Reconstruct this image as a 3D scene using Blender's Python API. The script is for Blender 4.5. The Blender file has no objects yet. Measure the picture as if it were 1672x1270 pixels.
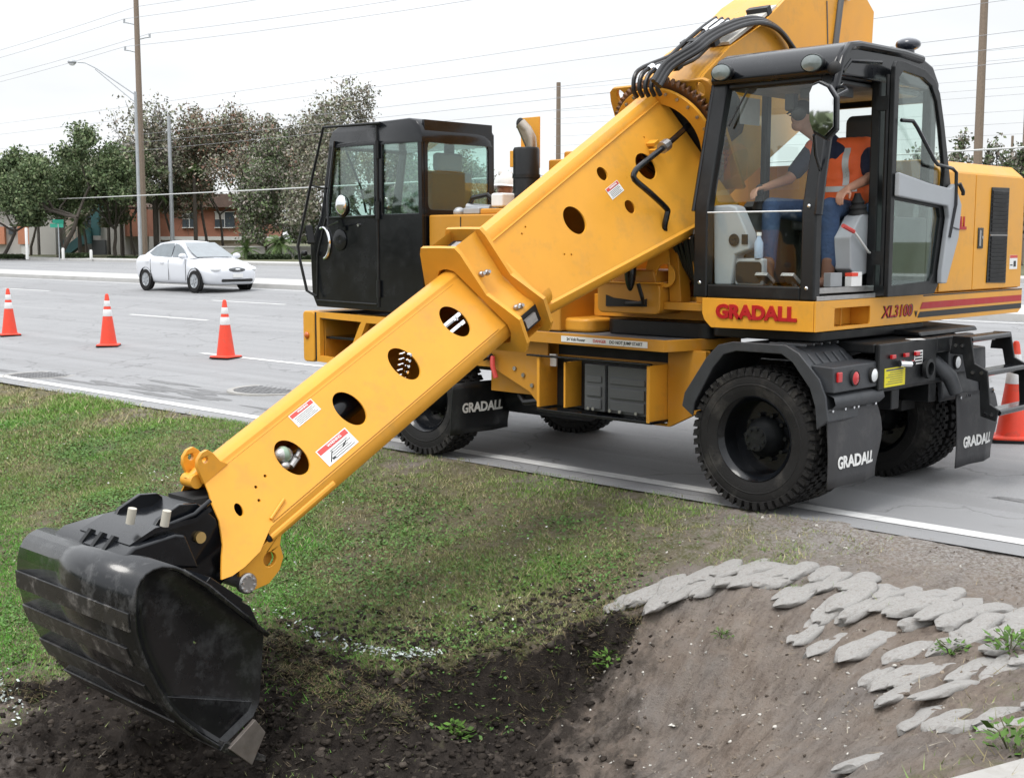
import bpy, bmesh, math, random
import numpy as np
from mathutils import Vector, Matrix, Euler
random.seed(7); rng = np.random.default_rng(7)
SC = bpy.context.scene
COL = SC.collection
# ------------------------------------------------------------------ camera
CAM = Vector((-4.923, 8.889, 1.93)); YAW = math.radians(46.344); PITCH = math.radians(6.648)
cam = bpy.data.cameras.new('camera'); camo = bpy.data.objects.new('camera', cam); COL.objects.link(camo)
FG = Vector((math.cos(YAW), -math.sin(YAW), 0)); RG = Vector((-math.sin(YAW), -math.cos(YAW), 0))
look = FG * math.cos(PITCH) - Vector((0, 0, math.sin(PITCH)))
camo.location = CAM; camo.rotation_euler = look.to_track_quat('-Z', 'Y').to_euler()
cam.sensor_width = 36; cam.lens = 2085 / 1672 * 36; cam.clip_start = .05; cam.clip_end = 2000
SC.camera = camo
# ------------------------------------------------------------------ world, sun, exposure
SUN_AZ = math.radians(92); SUN_EL = math.radians(62)      # direction the light comes from, measured from +X to +Y
W = bpy.data.worlds.new('World'); SC.world = W; W.use_nodes = True
nt = W.node_tree; nt.nodes.clear()
def N(t, **k):
    n = nt.nodes.new(t)
    for a, b in k.items(): setattr(n, a, b)
    return n
out = N('ShaderNodeOutputWorld'); bg = N('ShaderNodeBackground'); bg.inputs[1].default_value = 1.0
tc = N('ShaderNodeTexCoord'); sep = N('ShaderNodeSeparateXYZ'); nt.links.new(tc.outputs['Generated'], sep.inputs[0])
ramp = N('ShaderNodeValToRGB'); nt.links.new(sep.outputs['Z'], ramp.inputs[0])
cr = ramp.color_ramp; cr.elements[0].position = 0.0; cr.elements[0].color = (.53, .54, .55, 1)
cr.elements[1].position = 1.0; cr.elements[1].color = (1.30, 1.33, 1.38, 1)
e = cr.elements.new(.3); e.color = (.59, .60, .61, 1)
mp = N('ShaderNodeMapping'); mp.inputs['Scale'].default_value = (1.4, 1.4, 5.0); nt.links.new(tc.outputs['Generated'], mp.inputs[0])
nz = N('ShaderNodeTexNoise'); nz.inputs['Scale'].default_value = 2.6; nz.inputs['Detail'].default_value = 5; nt.links.new(mp.outputs[0], nz.inputs['Vector'])
mr = N('ShaderNodeMapRange'); mr.inputs[1].default_value = .35; mr.inputs[2].default_value = .65; mr.inputs[3].default_value = .93; mr.inputs[4].default_value = 1.07
nt.links.new(nz.outputs['Fac'], mr.inputs[0])
mul = N('ShaderNodeVectorMath', operation='SCALE'); nt.links.new(ramp.outputs[0], mul.inputs[0]); nt.links.new(mr.outputs[0], mul.inputs['Scale'])
sky = N('ShaderNodeTexSky'); sky.sky_type = 'NISHITA'; sky.sun_disc = False; sky.sun_elevation = SUN_EL; sky.sun_rotation = math.pi / 2 - SUN_AZ
ssc = N('ShaderNodeVectorMath', operation='SCALE'); ssc.inputs['Scale'].default_value = .08; nt.links.new(sky.outputs[0], ssc.inputs[0])
mx = N('ShaderNodeMix', data_type='RGBA'); mx.inputs[0].default_value = .06
nt.links.new(mul.outputs[0], mx.inputs[6]); nt.links.new(ssc.outputs[0], mx.inputs[7])
nt.links.new(mx.outputs[2], bg.inputs[0]); nt.links.new(bg.outputs[0], out.inputs[0])
sl = bpy.data.lights.new('sun', 'SUN'); sl.energy = .9; sl.angle = math.radians(22); sl.color = (1, .965, .91)
so = bpy.data.objects.new('sun', sl); COL.objects.link(so)
sd = Vector((math.cos(SUN_AZ) * math.cos(SUN_EL), math.sin(SUN_AZ) * math.cos(SUN_EL), math.sin(SUN_EL)))
so.rotation_euler = sd.to_track_quat('Z', 'Y').to_euler()
SC.view_settings.view_transform = 'Standard'; SC.view_settings.look = 'None'; SC.view_settings.gamma = 1
SC.view_settings.use_curve_mapping = False; SC.view_settings.exposure = .92
SC.render.engine = 'CYCLES'
try:
    SC.cycles.use_denoising = True; SC.cycles.max_bounces = 8; SC.cycles.transparent_max_bounces = 24
    SC.cycles.diffuse_bounces = 3; SC.cycles.glossy_bounces = 3; SC.cycles.caustics_reflective = False; SC.cycles.caustics_refractive = False
except Exception: pass

# ------------------------------------------------------------------ materials
def pm(name, c, rough=.5, metal=0., var=.12, scale=6., bump=0., bscale=60., coat=0., dirt=None, dirtamt=.3, dscale=3., attr=False, spec=.5):
    m = bpy.data.materials.new(name); m.use_nodes = True; t = m.node_tree; n = t.nodes; L = t.links
    b = n['Principled BSDF']; b.inputs['Roughness'].default_value = rough; b.inputs['Metallic'].default_value = metal
    b.inputs['Specular IOR Level'].default_value = spec
    if coat: b.inputs['Coat Weight'].default_value = coat; b.inputs['Coat Roughness'].default_value = .08
    t1 = n.new('ShaderNodeTexCoord')
    if attr:
        a = n.new('ShaderNodeAttribute'); a.attribute_name = 'Col'; src = a.outputs['Color']
    else:
        r = n.new('ShaderNodeRGB'); r.outputs[0].default_value = (*c, 1); src = r.outputs[0]
    if var:
        z = n.new('ShaderNodeTexNoise'); z.inputs['Scale'].default_value = scale; z.inputs['Detail'].default_value = 6; z.inputs['Roughness'].default_value = .65
        L.new(t1.outputs['Object'], z.inputs['Vector'])
        q = n.new('ShaderNodeMapRange'); q.inputs[1].default_value = .25; q.inputs[2].default_value = .75; q.inputs[3].default_value = 1 - var; q.inputs[4].default_value = 1 + var
        L.new(z.outputs['Fac'], q.inputs[0])
        s = n.new('ShaderNodeVectorMath'); s.operation = 'SCALE'; L.new(src, s.inputs[0]); L.new(q.outputs[0], s.inputs['Scale']); src = s.outputs[0]
        q2 = n.new('ShaderNodeMapRange'); q2.inputs[1].default_value = .3; q2.inputs[2].default_value = .7; q2.inputs[3].default_value = max(.02, rough - .1); q2.inputs[4].default_value = min(1, rough + .12)
        L.new(z.outputs['Fac'], q2.inputs[0]); L.new(q2.outputs[0], b.inputs['Roughness'])
    if dirt:
        z2 = n.new('ShaderNodeTexNoise'); z2.inputs['Scale'].default_value = dscale; z2.inputs['Detail'].default_value = 9; z2.inputs['Roughness'].default_value = .72
        L.new(t1.outputs['Object'], z2.inputs['Vector'])
        q3 = n.new('ShaderNodeMapRange'); q3.inputs[1].default_value = .52; q3.inputs[2].default_value = .72; q3.inputs[3].default_value = 0; q3.inputs[4].default_value = dirtamt
        L.new(z2.outputs['Fac'], q3.inputs[0])
        x = n.new('ShaderNodeMix'); x.data_type = 'RGBA'; L.new(q3.outputs[0], x.inputs[0]); L.new(src, x.inputs[6]); x.inputs[7].default_value = (*dirt, 1); src = x.outputs[2]
    L.new(src, b.inputs['Base Color'])
    if bump:
        z3 = n.new('ShaderNodeTexNoise'); z3.inputs['Scale'].default_value = bscale; z3.inputs['Detail'].default_value = 5
        L.new(t1.outputs['Object'], z3.inputs['Vector'])
        bp = n.new('ShaderNodeBump'); bp.inputs['Strength'].default_value = bump; bp.inputs['Distance'].default_value = .02
        L.new(z3.outputs['Fac'], bp.inputs['Height']); L.new(bp.outputs[0], b.inputs['Normal'])
    return m
def glass_mat(name, tint, refl=.12, rough=.02):
    m = bpy.data.materials.new(name); m.use_nodes = True; t = m.node_tree; n = t.nodes; L = t.links; n.clear()
    o = n.new('ShaderNodeOutputMaterial'); tr = n.new('ShaderNodeBsdfTransparent'); tr.inputs[0].default_value = (*tint, 1)
    g = n.new('ShaderNodeBsdfGlossy'); g.inputs['Roughness'].default_value = rough; g.inputs[0].default_value = (.95, 1, .98, 1)
    lw = n.new('ShaderNodeLayerWeight'); lw.inputs[0].default_value = .25
    q = n.new('ShaderNodeMapRange'); q.inputs[3].default_value = refl * .45; q.inputs[4].default_value = min(1, refl * 5); L.new(lw.outputs['Facing'], q.inputs[0])
    mxs = n.new('ShaderNodeMixShader'); L.new(q.outputs[0], mxs.inputs[0]); L.new(tr.outputs[0], mxs.inputs[1]); L.new(g.outputs[0], mxs.inputs[2]); L.new(mxs.outputs[0], o.inputs[0])
    return m
DUST = (.30, .25, .19)
YEL = pm('yellow_paint', (.74, .345, .036), .36, var=.08, scale=2.2, coat=.10, dirt=(.48, .26, .06), dirtamt=.6, dscale=3.2, spec=.32, bump=.03, bscale=9)
YEL2 = pm('yellow_paint_dull', (.55, .25, .022), .5, var=.08, scale=4, dirt=DUST, dirtamt=.25, dscale=4)
BLK = pm('black_gloss_paint', (.005, .006, .008), .2, var=.12, scale=3, coat=.25, dirt=(.03, .032, .036), dirtamt=.25, dscale=6, spec=.3)
BLKS = pm('black_satin_paint', (.009, .010, .011), .38, var=.15, scale=6, dirt=(.06, .06, .058), dirtamt=.3, dscale=5, spec=.35)
PLAS = pm('black_plastic', (.036, .039, .044), .45, var=.15, scale=10, bump=.12, bscale=220, dirt=(.13,.12,.11), dirtamt=.2, dscale=4)
RUB = pm('tyre_rubber', (.013, .0125, .0125), .7, var=.25, scale=9, bump=.25, bscale=90, spec=.3, dirt=(.11, .102, .09), dirtamt=.5, dscale=3.5)
FLAP = pm('flap_rubber', (.040, .040, .043), .6, var=.2, scale=5, bump=.1, bscale=60, dirt=(.12, .115, .11), dirtamt=.5, dscale=4)
HOSE = pm('hose_rubber', (.012, .012, .013), .35, var=.1)
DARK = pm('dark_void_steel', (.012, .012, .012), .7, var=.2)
STEEL = pm('bare_steel', (.42, .41, .40), .38, metal=.9, var=.2, scale=20, bump=.1)
CHROME = pm('chrome', (.85, .86, .88), .12, metal=1, var=.03)
MIRR = pm('mirror_glass', (.92, .94, .95), .02, metal=1, var=0)
GREYP = pm('grey_cab_plastic', (.36, .38, .40), .5, var=.06, scale=5, bump=.1, bscale=250)
GREYD = pm('dark_grey_plastic', (.10, .105, .11), .55, var=.1, bump=.1, bscale=200)
DECKM = pm('deck_grip', (.15, .15, .155), .8, var=.2, scale=14, bump=.4, bscale=180, dirt=DUST, dirtamt=.3)
REDL = pm('red_lens', (.50, .012, .015), .15, var=.05, coat=.6)
AMB = pm('amber_lens', (.55, .12, .01), .2, var=.05, coat=.5)
WLENS = pm('clear_lens', (.75, .77, .78), .12, var=.15, scale=40, coat=.6)
LAMPG = pm('lamp_glass', (.15, .18, .175), .08, var=.25, scale=14, coat=1)
REDT = pm('red_lettering', (.42, .008, .012), .45, var=.06)
WHT = pm('white_print', (.80, .80, .78), .55, var=.06, scale=30)
BLKT = pm('black_print', (.015, .015, .015), .5, var=0)
REDP = pm('red_print', (.60, .07, .06), .5, var=.06)
YELP = pm('yellow_sticker', (.72, .62, .02), .5, var=.05)
GLASS = glass_mat('cab_glass', (.82, .92, .89), .075)
GLASSC = glass_mat('clear_cab_glass', (.90, .95, .93), .045)
CARG = pm('car_window', (.16, .19, .21), .06, var=.2, scale=3, coat=1)
CARW = pm('white_car_paint', (.70, .72, .76), .25, var=0, coat=.6)
CONE = pm('cone_orange', (.80, .065, .03), .5, var=.1, scale=7, dirt=(.30, .09, .06), dirtamt=.8, dscale=7)
CONEW = pm('cone_reflective_white', (.78, .78, .78), .4, var=.06, dirt=(.4, .38, .36), dirtamt=.4, dscale=20)
SKIN = pm('skin', (.46, .24, .16), .5, var=.1, scale=12)
DENIM = pm('denim', (.028, .055, .115), .85, var=.25, scale=9, bump=.35, bscale=40)
NAVY = pm('navy_shirt', (.018, .022, .05), .85, var=.15, bump=.3, bscale=30)
VEST = pm('orange_vest', (.98, .16, .04), .65, var=.08, bump=.3, bscale=22)
REFL = pm('reflective_tape', (.55, .56, .55), .35, metal=.2, var=.1)
BOOT = pm('brown_boot', (.13, .06, .035), .6, var=.2)
WHITEH = pm('white_hat_plastic', (.82, .82, .80), .25, var=.03, coat=.4)
CONC = pm('concrete', (.36, .35, .33), .85, var=.12, scale=7, bump=.3, bscale=120, dirt=(.22, .20, .17), dirtamt=.5, dscale=5)
WOODP = pm('weathered_wood', (.22, .17, .13), .85, var=.2, scale=12, bump=.3, bscale=40)
GALV = pm('galvanised', (.42, .44, .46), .5, metal=.4, var=.1)
WIRE = pm('wire', (.30, .31, .33), .6, var=0)
WIREW = pm('pale_cable', (.55, .56, .55), .6, var=0)
LEAF = pm('leaves', (.06, .09, .03), .6, var=.25, scale=.8, attr=True, spec=.3)
GRASSM = pm('grass_blades', (.07, .10, .03), .65, var=.1, attr=True, spec=.25)
BARK = pm('bark', (.10, .085, .07), .9, var=.25, scale=6, bump=.4, bscale=20)

# ------------------------------------------------------------------ builders
def link(o): COL.objects.link(o); return o
def tag(o, label=None, cat=None, group=None, kind=None):
    if label: o['label'] = label
    if cat: o['category'] = cat
    if group: o['group'] = group
    if kind: o['kind'] = kind
    return o
def empty(name, loc=(0, 0, 0), label=None, cat=None, group=None):
    o = bpy.data.objects.new(name, None); o.empty_display_size = .2; o.location = loc; link(o); return tag(o, label, cat, group)
def setparent(o, p, local=False):
    if p is not None:
        o.parent = p
        if not local: o.matrix_parent_inverse = p.matrix_basis.inverted()
def copy_thing(o, loc=None, rotz=None, parent=None):
    c = o.copy(); COL.objects.link(c)
    if parent is not None: c.parent = parent
    if loc is not None: c.location = loc
    if rotz is not None: c.rotation_euler = (0, 0, rotz)
    for ch in list(o.children): copy_thing(ch, parent=c)
    return c
def smooth_path(pts, k=4):      # smooth curve through points
    P = [Vector(q) for q in pts]; P = [P[0]*2-P[1]] + P + [P[-1]*2-P[-2]]; o = []
    for i in range(1, len(P)-2):
        a, b_, c, d = P[i-1:i+3]
        for j in range(k):
            t = j/k; o.append(.5*((2*b_)+(c-a)*t+(2*a-5*b_+4*c-d)*t*t+(3*b_-a-3*c+d)*t**3))
    return o + [P[-2]]
class B:
    def __init__(s): s.v = []; s.f = []
    def add(s, vs, fs):
        o = len(s.v); s.v += [tuple(p) for p in vs]; s.f += [tuple(i + o for i in f) for f in fs]; return s
    def box(s, x0, x1, y0, y1, z0, z1):
        return s.add([(x0,y0,z0),(x1,y0,z0),(x1,y1,z0),(x0,y1,z0),(x0,y0,z1),(x1,y0,z1),(x1,y1,z1),(x0,y1,z1)],
                     [(0,3,2,1),(4,5,6,7),(0,1,5,4),(1,2,6,5),(2,3,7,6),(3,0,4,7)])
    def obox(s, c, ax, ay, az):
        c, ax, ay, az = map(Vector, (c, ax, ay, az))
        return s.add([c+sx*ax+sy*ay+sz*az for sz in (-1,1) for sx, sy in ((-1,-1),(1,-1),(1,1),(-1,1))],
                     [(0,3,2,1),(4,5,6,7),(0,1,5,4),(1,2,6,5),(2,3,7,6),(3,0,4,7)])
    def prism(s, poly, axis, a, b):
        n = len(poly)
        f = {'x': lambda p, t: (t, p[0], p[1]), 'y': lambda p, t: (p[0], t, p[1]), 'z': lambda p, t: (p[0], p[1], t)}[axis]
        return s.add([f(p, a) for p in poly] + [f(p, b) for p in poly],
                     [tuple(range(n))[::-1], tuple(range(n, 2*n))] + [(i, (i+1) % n, n+(i+1) % n, n+i) for i in range(n)])
    def strip(s, poly, fn, a, b):      # open polyline swept between two stations through fn(p, t)
        n = len(poly)
        return s.add([fn(p, a) for p in poly] + [fn(p, b) for p in poly], [(i, i+1, n+i+1, n+i) for i in range(n-1)])
    def loft(s, rings, closed=True, caps=True):
        n = len(rings[0]); o = len(s.v)
        for r in rings: s.v += [tuple(p) for p in r]
        m = n if closed else n-1
        for k in range(len(rings)-1):
            for i in range(m):
                j = (i+1) % n; s.f.append((o+k*n+i, o+k*n+j, o+(k+1)*n+j, o+(k+1)*n+i))
        if caps and closed:
            s.f.append(tuple(o+i for i in range(n))[::-1]); s.f.append(tuple(o+(len(rings)-1)*n+i for i in range(n)))
        return s
    def tube(s, pts, r, n=8, caps=True):
        pts = [Vector(p) for p in pts]; rr = r if isinstance(r, (list, tuple)) else [r]*len(pts)
        T = [(pts[min(i+1, len(pts)-1)] - pts[max(i-1, 0)]).normalized() for i in range(len(pts))]
        up = Vector((0, 0, 1)) if abs(T[0].z) < .9 else Vector((1, 0, 0)); u = T[0].cross(up).normalized(); rings = []
        for p, t, q in zip(pts, T, rr):
            u = (u - t*u.dot(t)).normalized(); w = t.cross(u)
            rings.append([p + q*(math.cos(2*math.pi*k/n)*u + math.sin(2*math.pi*k/n)*w) for k in range(n)])
        return s.loft(rings, True, caps)
    def cyl(s, a, b, r, n=16, r1=None): return s.tube([a, b], [r, r if r1 is None else r1], n)
    def lathe(s, prof, o, axis, n=32, close=False):
        o = Vector(o); ax = Vector(axis).normalized(); u = ax.orthogonal().normalized(); w = ax.cross(u)
        rings = [[o + ax*t + r*(math.cos(2*math.pi*k/n)*u + math.sin(2*math.pi*k/n)*w) for k in range(n)] for r, t in prof]
        if close: rings.append(rings[0])
        return s.loft(rings, True, False)
    def ell(s, c, r, n=12, m=8, R=None):
        c = Vector(c); rings = []
        for i in range(m+1):
            th = math.pi*i/m; q = max(math.sin(th), 1e-3)
            ring = []
            for k in range(n):
                p = Vector((r[0]*q*math.cos(2*math.pi*k/n), r[1]*q*math.sin(2*math.pi*k/n), -r[2]*math.cos(th)))
                ring.append(c + (R @ p if R else p))
            rings.append(ring)
        return s.loft(rings)
    def clusters(s):
        n = len(s.v); par = list(range(n))
        def fd(i):
            while par[i] != i: par[i] = par[par[i]]; i = par[i]
            return i
        for f in s.f:
            for q in f[1:]: par[fd(q)] = fd(f[0])
        isl = {}
        for i in range(n): isl.setdefault(fd(i), []).append(i)
        if len(isl) < 2 or len(isl) > 400: return None
        A = np.array(s.v); ks = list(isl); bb = np.array([[A[isl[k]].min(0)-.003, A[isl[k]].max(0)+.003] for k in ks]); m = len(ks); pc = list(range(m))
        def fc(i):
            while pc[i] != i: pc[i] = pc[pc[i]]; i = pc[i]
            return i
        for i in range(m):
            hit = np.all((bb[i, 0] <= bb[i+1:, 1]) & (bb[i, 1] >= bb[i+1:, 0]), axis=1)
            for j in np.nonzero(hit)[0]: pc[fc(i)] = fc(i+1+int(j))
        cl = {}
        for i, k in enumerate(ks): cl.setdefault(fc(i), []).extend(isl[k])
        return [sorted(c) for c in cl.values()]
    def obj(s, name, mat, parent=None, smooth=True, angle=35, bevel=0., local=False, seg=2, split=True):
        cl = s.clusters() if split and parent is not None else None; small = False
        if cl and len(cl) > 1:
            A = np.array(s.v); dims = sorted(float((A[c].max(0)-A[c].min(0)).max()) for c in cl); small = dims[len(dims)//2] < .05
            if not small and len(cl) <= 60:
                first = None
                for c in sorted(cl, key=lambda c: -len(c)):
                    ix = {i: k for k, i in enumerate(c)}; b_ = B(); b_.v = [s.v[i] for i in c]; b_.f = [tuple(ix[i] for i in f) for f in s.f if f[0] in ix]
                    o = b_.obj(name, mat, parent, smooth, angle, bevel, local, seg, False); first = first or o
                return first
        o = s.obj1(name, mat, parent, smooth, angle, bevel, local, seg)
        if small: o['kind'] = 'stuff'
        return o
    def obj1(s, name, mat, parent=None, smooth=True, angle=35, bevel=0., local=False, seg=2):
        me = bpy.data.meshes.new(name); me.from_pydata(s.v, [], s.f); me.validate(clean_customdata=False)
        bm = bmesh.new(); bm.from_mesh(me); bmesh.ops.recalc_face_normals(bm, faces=bm.faces); bm.to_mesh(me); bm.free()
        return finish(name, me, mat, parent, smooth, angle, bevel, local, seg)
def finish(name, me, mat, parent=None, smooth=True, angle=35, bevel=0., local=False, seg=2):
    me.materials.append(mat)
    if smooth:
        me.polygons.foreach_set('use_smooth', [True]*len(me.polygons)); me.set_sharp_from_angle(angle=math.radians(angle))
    o = link(bpy.data.objects.new(name, me)); setparent(o, parent, local)
    if bevel:
        md = o.modifiers.new('bevel', 'BEVEL'); md.width = bevel; md.segments = seg; md.limit_method = 'ANGLE'; md.angle_limit = math.radians(32)
        md.harden_normals = True
    return o
def curve_mesh(loops, thick, bev=0.):
    cu = bpy.data.curves.new('c', 'CURVE'); cu.dimensions = '2D'; cu.fill_mode = 'BOTH'; cu.extrude = thick/2; cu.bevel_depth = bev
    for lp in loops:
        sp = cu.splines.new('POLY'); sp.points.add(len(lp)-1); sp.use_cyclic_u = True
        for p, q in zip(sp.points, lp): p.co = (q[0], q[1], 0, 1)
    o = bpy.data.objects.new('c', cu); COL.objects.link(o)
    dg = bpy.context.evaluated_depsgraph_get(); me = bpy.data.meshes.new_from_object(o.evaluated_get(dg)); bpy.data.objects.remove(o); bpy.data.curves.remove(cu)
    return me
def plate(name, loops, thick, fn, mat, parent=None, smooth=False, bevel=0., angle=35):
    """flat plate with holes, made in 2D and carried into place by fn(a, b, t)"""
    me = curve_mesh(loops, thick)
    bm = bmesh.new(); bm.from_mesh(me); bmesh.ops.remove_doubles(bm, verts=bm.verts, dist=1e-5); 
    for v in bm.verts: v.co = Vector(fn(v.co.x, v.co.y, v.co.z))
    bmesh.ops.recalc_face_normals(bm, faces=bm.faces); bm.to_mesh(me); bm.free()
    return finish(name, me, mat, parent, smooth, angle, bevel)
def circ(a, b, r, n=28, ry=None, rot=0):
    ry = r if ry is None else ry; c, s_ = math.cos(rot), math.sin(rot)
    return [(a + r*math.cos(2*math.pi*k/n)*c - ry*math.sin(2*math.pi*k/n)*s_, b + r*math.cos(2*math.pi*k/n)*s_ + ry*math.sin(2*math.pi*k/n)*c) for k in range(n)]
def rrect(x0, x1, y0, y1, r, n=4):
    o = []
    for cx, cy, a0 in ((x1-r, y1-r, 0), (x0+r, y1-r, 90), (x0+r, y0+r, 180), (x1-r, y0+r, 270)):
        for k in range(n+1):
            a = math.radians(a0 + 90*k/n); o.append((cx + r*math.cos(a), cy + r*math.sin(a)))
    return o
def text(name, s, size, org, xa, ya, mat, parent=None, xs=1., thick=.003, bold=0., align='CENTER', shear=0., local=False):
    cu = bpy.data.curves.new('t', 'FONT'); cu.body = s; cu.size = size; cu.extrude = thick; cu.offset = bold; cu.align_x = align; cu.align_y = 'CENTER'; cu.shear = shear; cu.resolution_u = 3
    o = bpy.data.objects.new('t', cu); COL.objects.link(o)
    dg = bpy.context.evaluated_depsgraph_get(); me = bpy.data.meshes.new_from_object(o.evaluated_get(dg)); bpy.data.objects.remove(o); bpy.data.curves.remove(cu)
    xa = Vector(xa).normalized(); ya = Vector(ya).normalized(); za = xa.cross(ya)
    M = Matrix((( xa.x*xs, ya.x, za.x, org[0]), (xa.y*xs, ya.y, za.y, org[1]), (xa.z*xs, ya.z, za.z, org[2]), (0, 0, 0, 1)))
    me.transform(M)
    return finish(name, me, mat, parent, False, local=local)
def np_mesh(name, V, F, mat, col=None, parent=None, smooth=False, local=False):
    V = np.asarray(V, np.float32); F = np.asarray(F, np.int32); k = F.shape[1]
    me = bpy.data.meshes.new(name); me.vertices.add(len(V)); me.vertices.foreach_set('co', V.ravel())
    me.loops.add(F.size); me.loops.foreach_set('vertex_index', F.ravel()); me.polygons.add(len(F))
    me.polygons.foreach_set('loop_start', np.arange(0, F.size, k, dtype=np.int32)); me.polygons.foreach_set('loop_total', np.full(len(F), k, np.int32))
    if smooth: me.polygons.foreach_set('use_smooth', np.ones(len(F), bool))
    me.update(calc_edges=True)
    if col is not None:
        a = me.color_attributes.new('Col', 'FLOAT_COLOR', 'POINT'); c = np.ones((len(V), 4), np.float32); c[:, :3] = col; a.data.foreach_set('color', c.ravel())
    me.materials.append(mat); o = link(bpy.data.objects.new(name, me)); setparent(o, parent, local); return o
def noise2(x, y, seed=0):
    """smooth value noise in [-1,1]"""
    def h(i, j):
        n = (i.astype(np.int64)*374761393 + j.astype(np.int64)*668265263 + seed*1442695041) & 0x7fffffff
        n = (n ^ (n >> 13))*1274126177 & 0x7fffffff; return ((n ^ (n >> 16)) & 0xffff)/32767.5 - 1
    xi, yi = np.floor(x), np.floor(y); fx, fy = x-xi, y-yi; fx = fx*fx*(3-2*fx); fy = fy*fy*(3-2*fy)
    return (h(xi, yi)*(1-fx)+h(xi+1, yi)*fx)*(1-fy) + (h(xi, yi+1)*(1-fx)+h(xi+1, yi+1)*fx)*fy
def fbm(x, y, f, seed=0, o=4):
    s = 0; a = 1; t = 0
    for k in range(o): s = s + a*noise2(x*f, y*f, seed+k*17); t += a; a *= .55; f *= 2.07
    return s/t

# ================================================================== SETTING
def road_z(y):
    return np.interp(y, [-34, -31, -16.2, -13.9, -2.0, .2, 2], [.62, .60, .52, .487, .07, 0, 0])
def elev_z(ypx, D): return CAM.z + math.tan(math.atan((635-ypx)/2085) - PITCH)*D
def far_xy(px, D):
    p = CAM + FG*D + RG*((px-836)/2085*D/math.cos(PITCH)); return p.x, p.y
# ---- materials of the setting
def road_material():
    m = bpy.data.materials.new('road_surface'); m.use_nodes = True; t = m.node_tree; n = t.nodes; L = t.links; b = n['Principled BSDF']; b.inputs['Roughness'].default_value = .8
    b.inputs['Specular IOR Level'].default_value = .35
    tc = n.new('ShaderNodeTexCoord')
    def noise(scale, sc=(1, 1, 1), det=6, rough=.6):
        mp = n.new('ShaderNodeMapping'); mp.inputs['Scale'].default_value = sc; L.new(tc.outputs['Object'], mp.inputs[0])
        z = n.new('ShaderNodeTexNoise'); z.inputs['Scale'].default_value = scale; z.inputs['Detail'].default_value = det; z.inputs['Roughness'].default_value = rough; L.new(mp.outputs[0], z.inputs['Vector']); return z.outputs['Fac']
    def rng_(src, a, b_, c, d):
        q = n.new('ShaderNodeMapRange'); q.inputs[1].default_value = a; q.inputs[2].default_value = b_; q.inputs[3].default_value = c; q.inputs[4].default_value = d; L.new(src, q.inputs[0]); return q.outputs[0]
    def mixc(f, a, b_):
        x = n.new('ShaderNodeMix'); x.data_type = 'RGBA'; L.new(f, x.inputs[0])
        for i, c in ((6, a), (7, b_)):
            if isinstance(c, tuple): x.inputs[i].default_value = (*c, 1)
            else: L.new(c, x.inputs[i])
        return x.outputs[2]
    c = mixc(rng_(noise(.55, (.25, 1.6, 1)), .3, .7, 0, 1), (.315, .318, .325), (.39, .392, .40))
    c = mixc(rng_(noise(1.1, (.05, 2.2, 1), 4), .5, .75, 0, .45), c, (.21, .21, .212))
    c = mixc(rng_(noise(.9, (.02, 1.9, 1), 3), .5, .62, 0, .3), c, (.22, .22, .222))
    c = mixc(rng_(noise(.35, (1, 1, 1), 7, .7), .58, .66, 0, .35), c, (.21, .21, .212))
    c = mixc(rng_(noise(210, det=2), .35, .65, 0, .7), c, (.15, .15, .15))
    c = mixc(rng_(noise(3.0, (.5, 1.3, 1), 10, .75), .6, .68, 0, .5), c, (.13, .125, .12))
    # thin cracks
    v = n.new('ShaderNodeTexVoronoi'); v.feature = 'DISTANCE_TO_EDGE'; v.inputs['Scale'].default_value = .42
    dm = n.new('ShaderNodeVectorMath'); dm.operation = 'ADD'; zz = n.new('ShaderNodeTexNoise'); zz.inputs['Scale'].default_value = 1.6; zz.inputs['Detail'].default_value = 5
    L.new(tc.outputs['Object'], zz.inputs['Vector']); L.new(tc.outputs['Object'], dm.inputs[0]); L.new(zz.outputs['Color'], dm.inputs[1]); L.new(dm.outputs[0], v.inputs['Vector'])
    ck = rng_(v.outputs['Distance'], 0, .008, .55, 0)
    c = mixc(ck, c, (.09, .09, .09))
    L.new(c, b.inputs['Base Color'])
    bp = n.new('ShaderNodeBump'); bp.inputs['Strength'].default_value = .35; bp.inputs['Distance'].default_value = .01; L.new(noise(150, det=4), bp.inputs['Height']); L.new(bp.outputs[0], b.inputs['Normal'])
    return m
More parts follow.
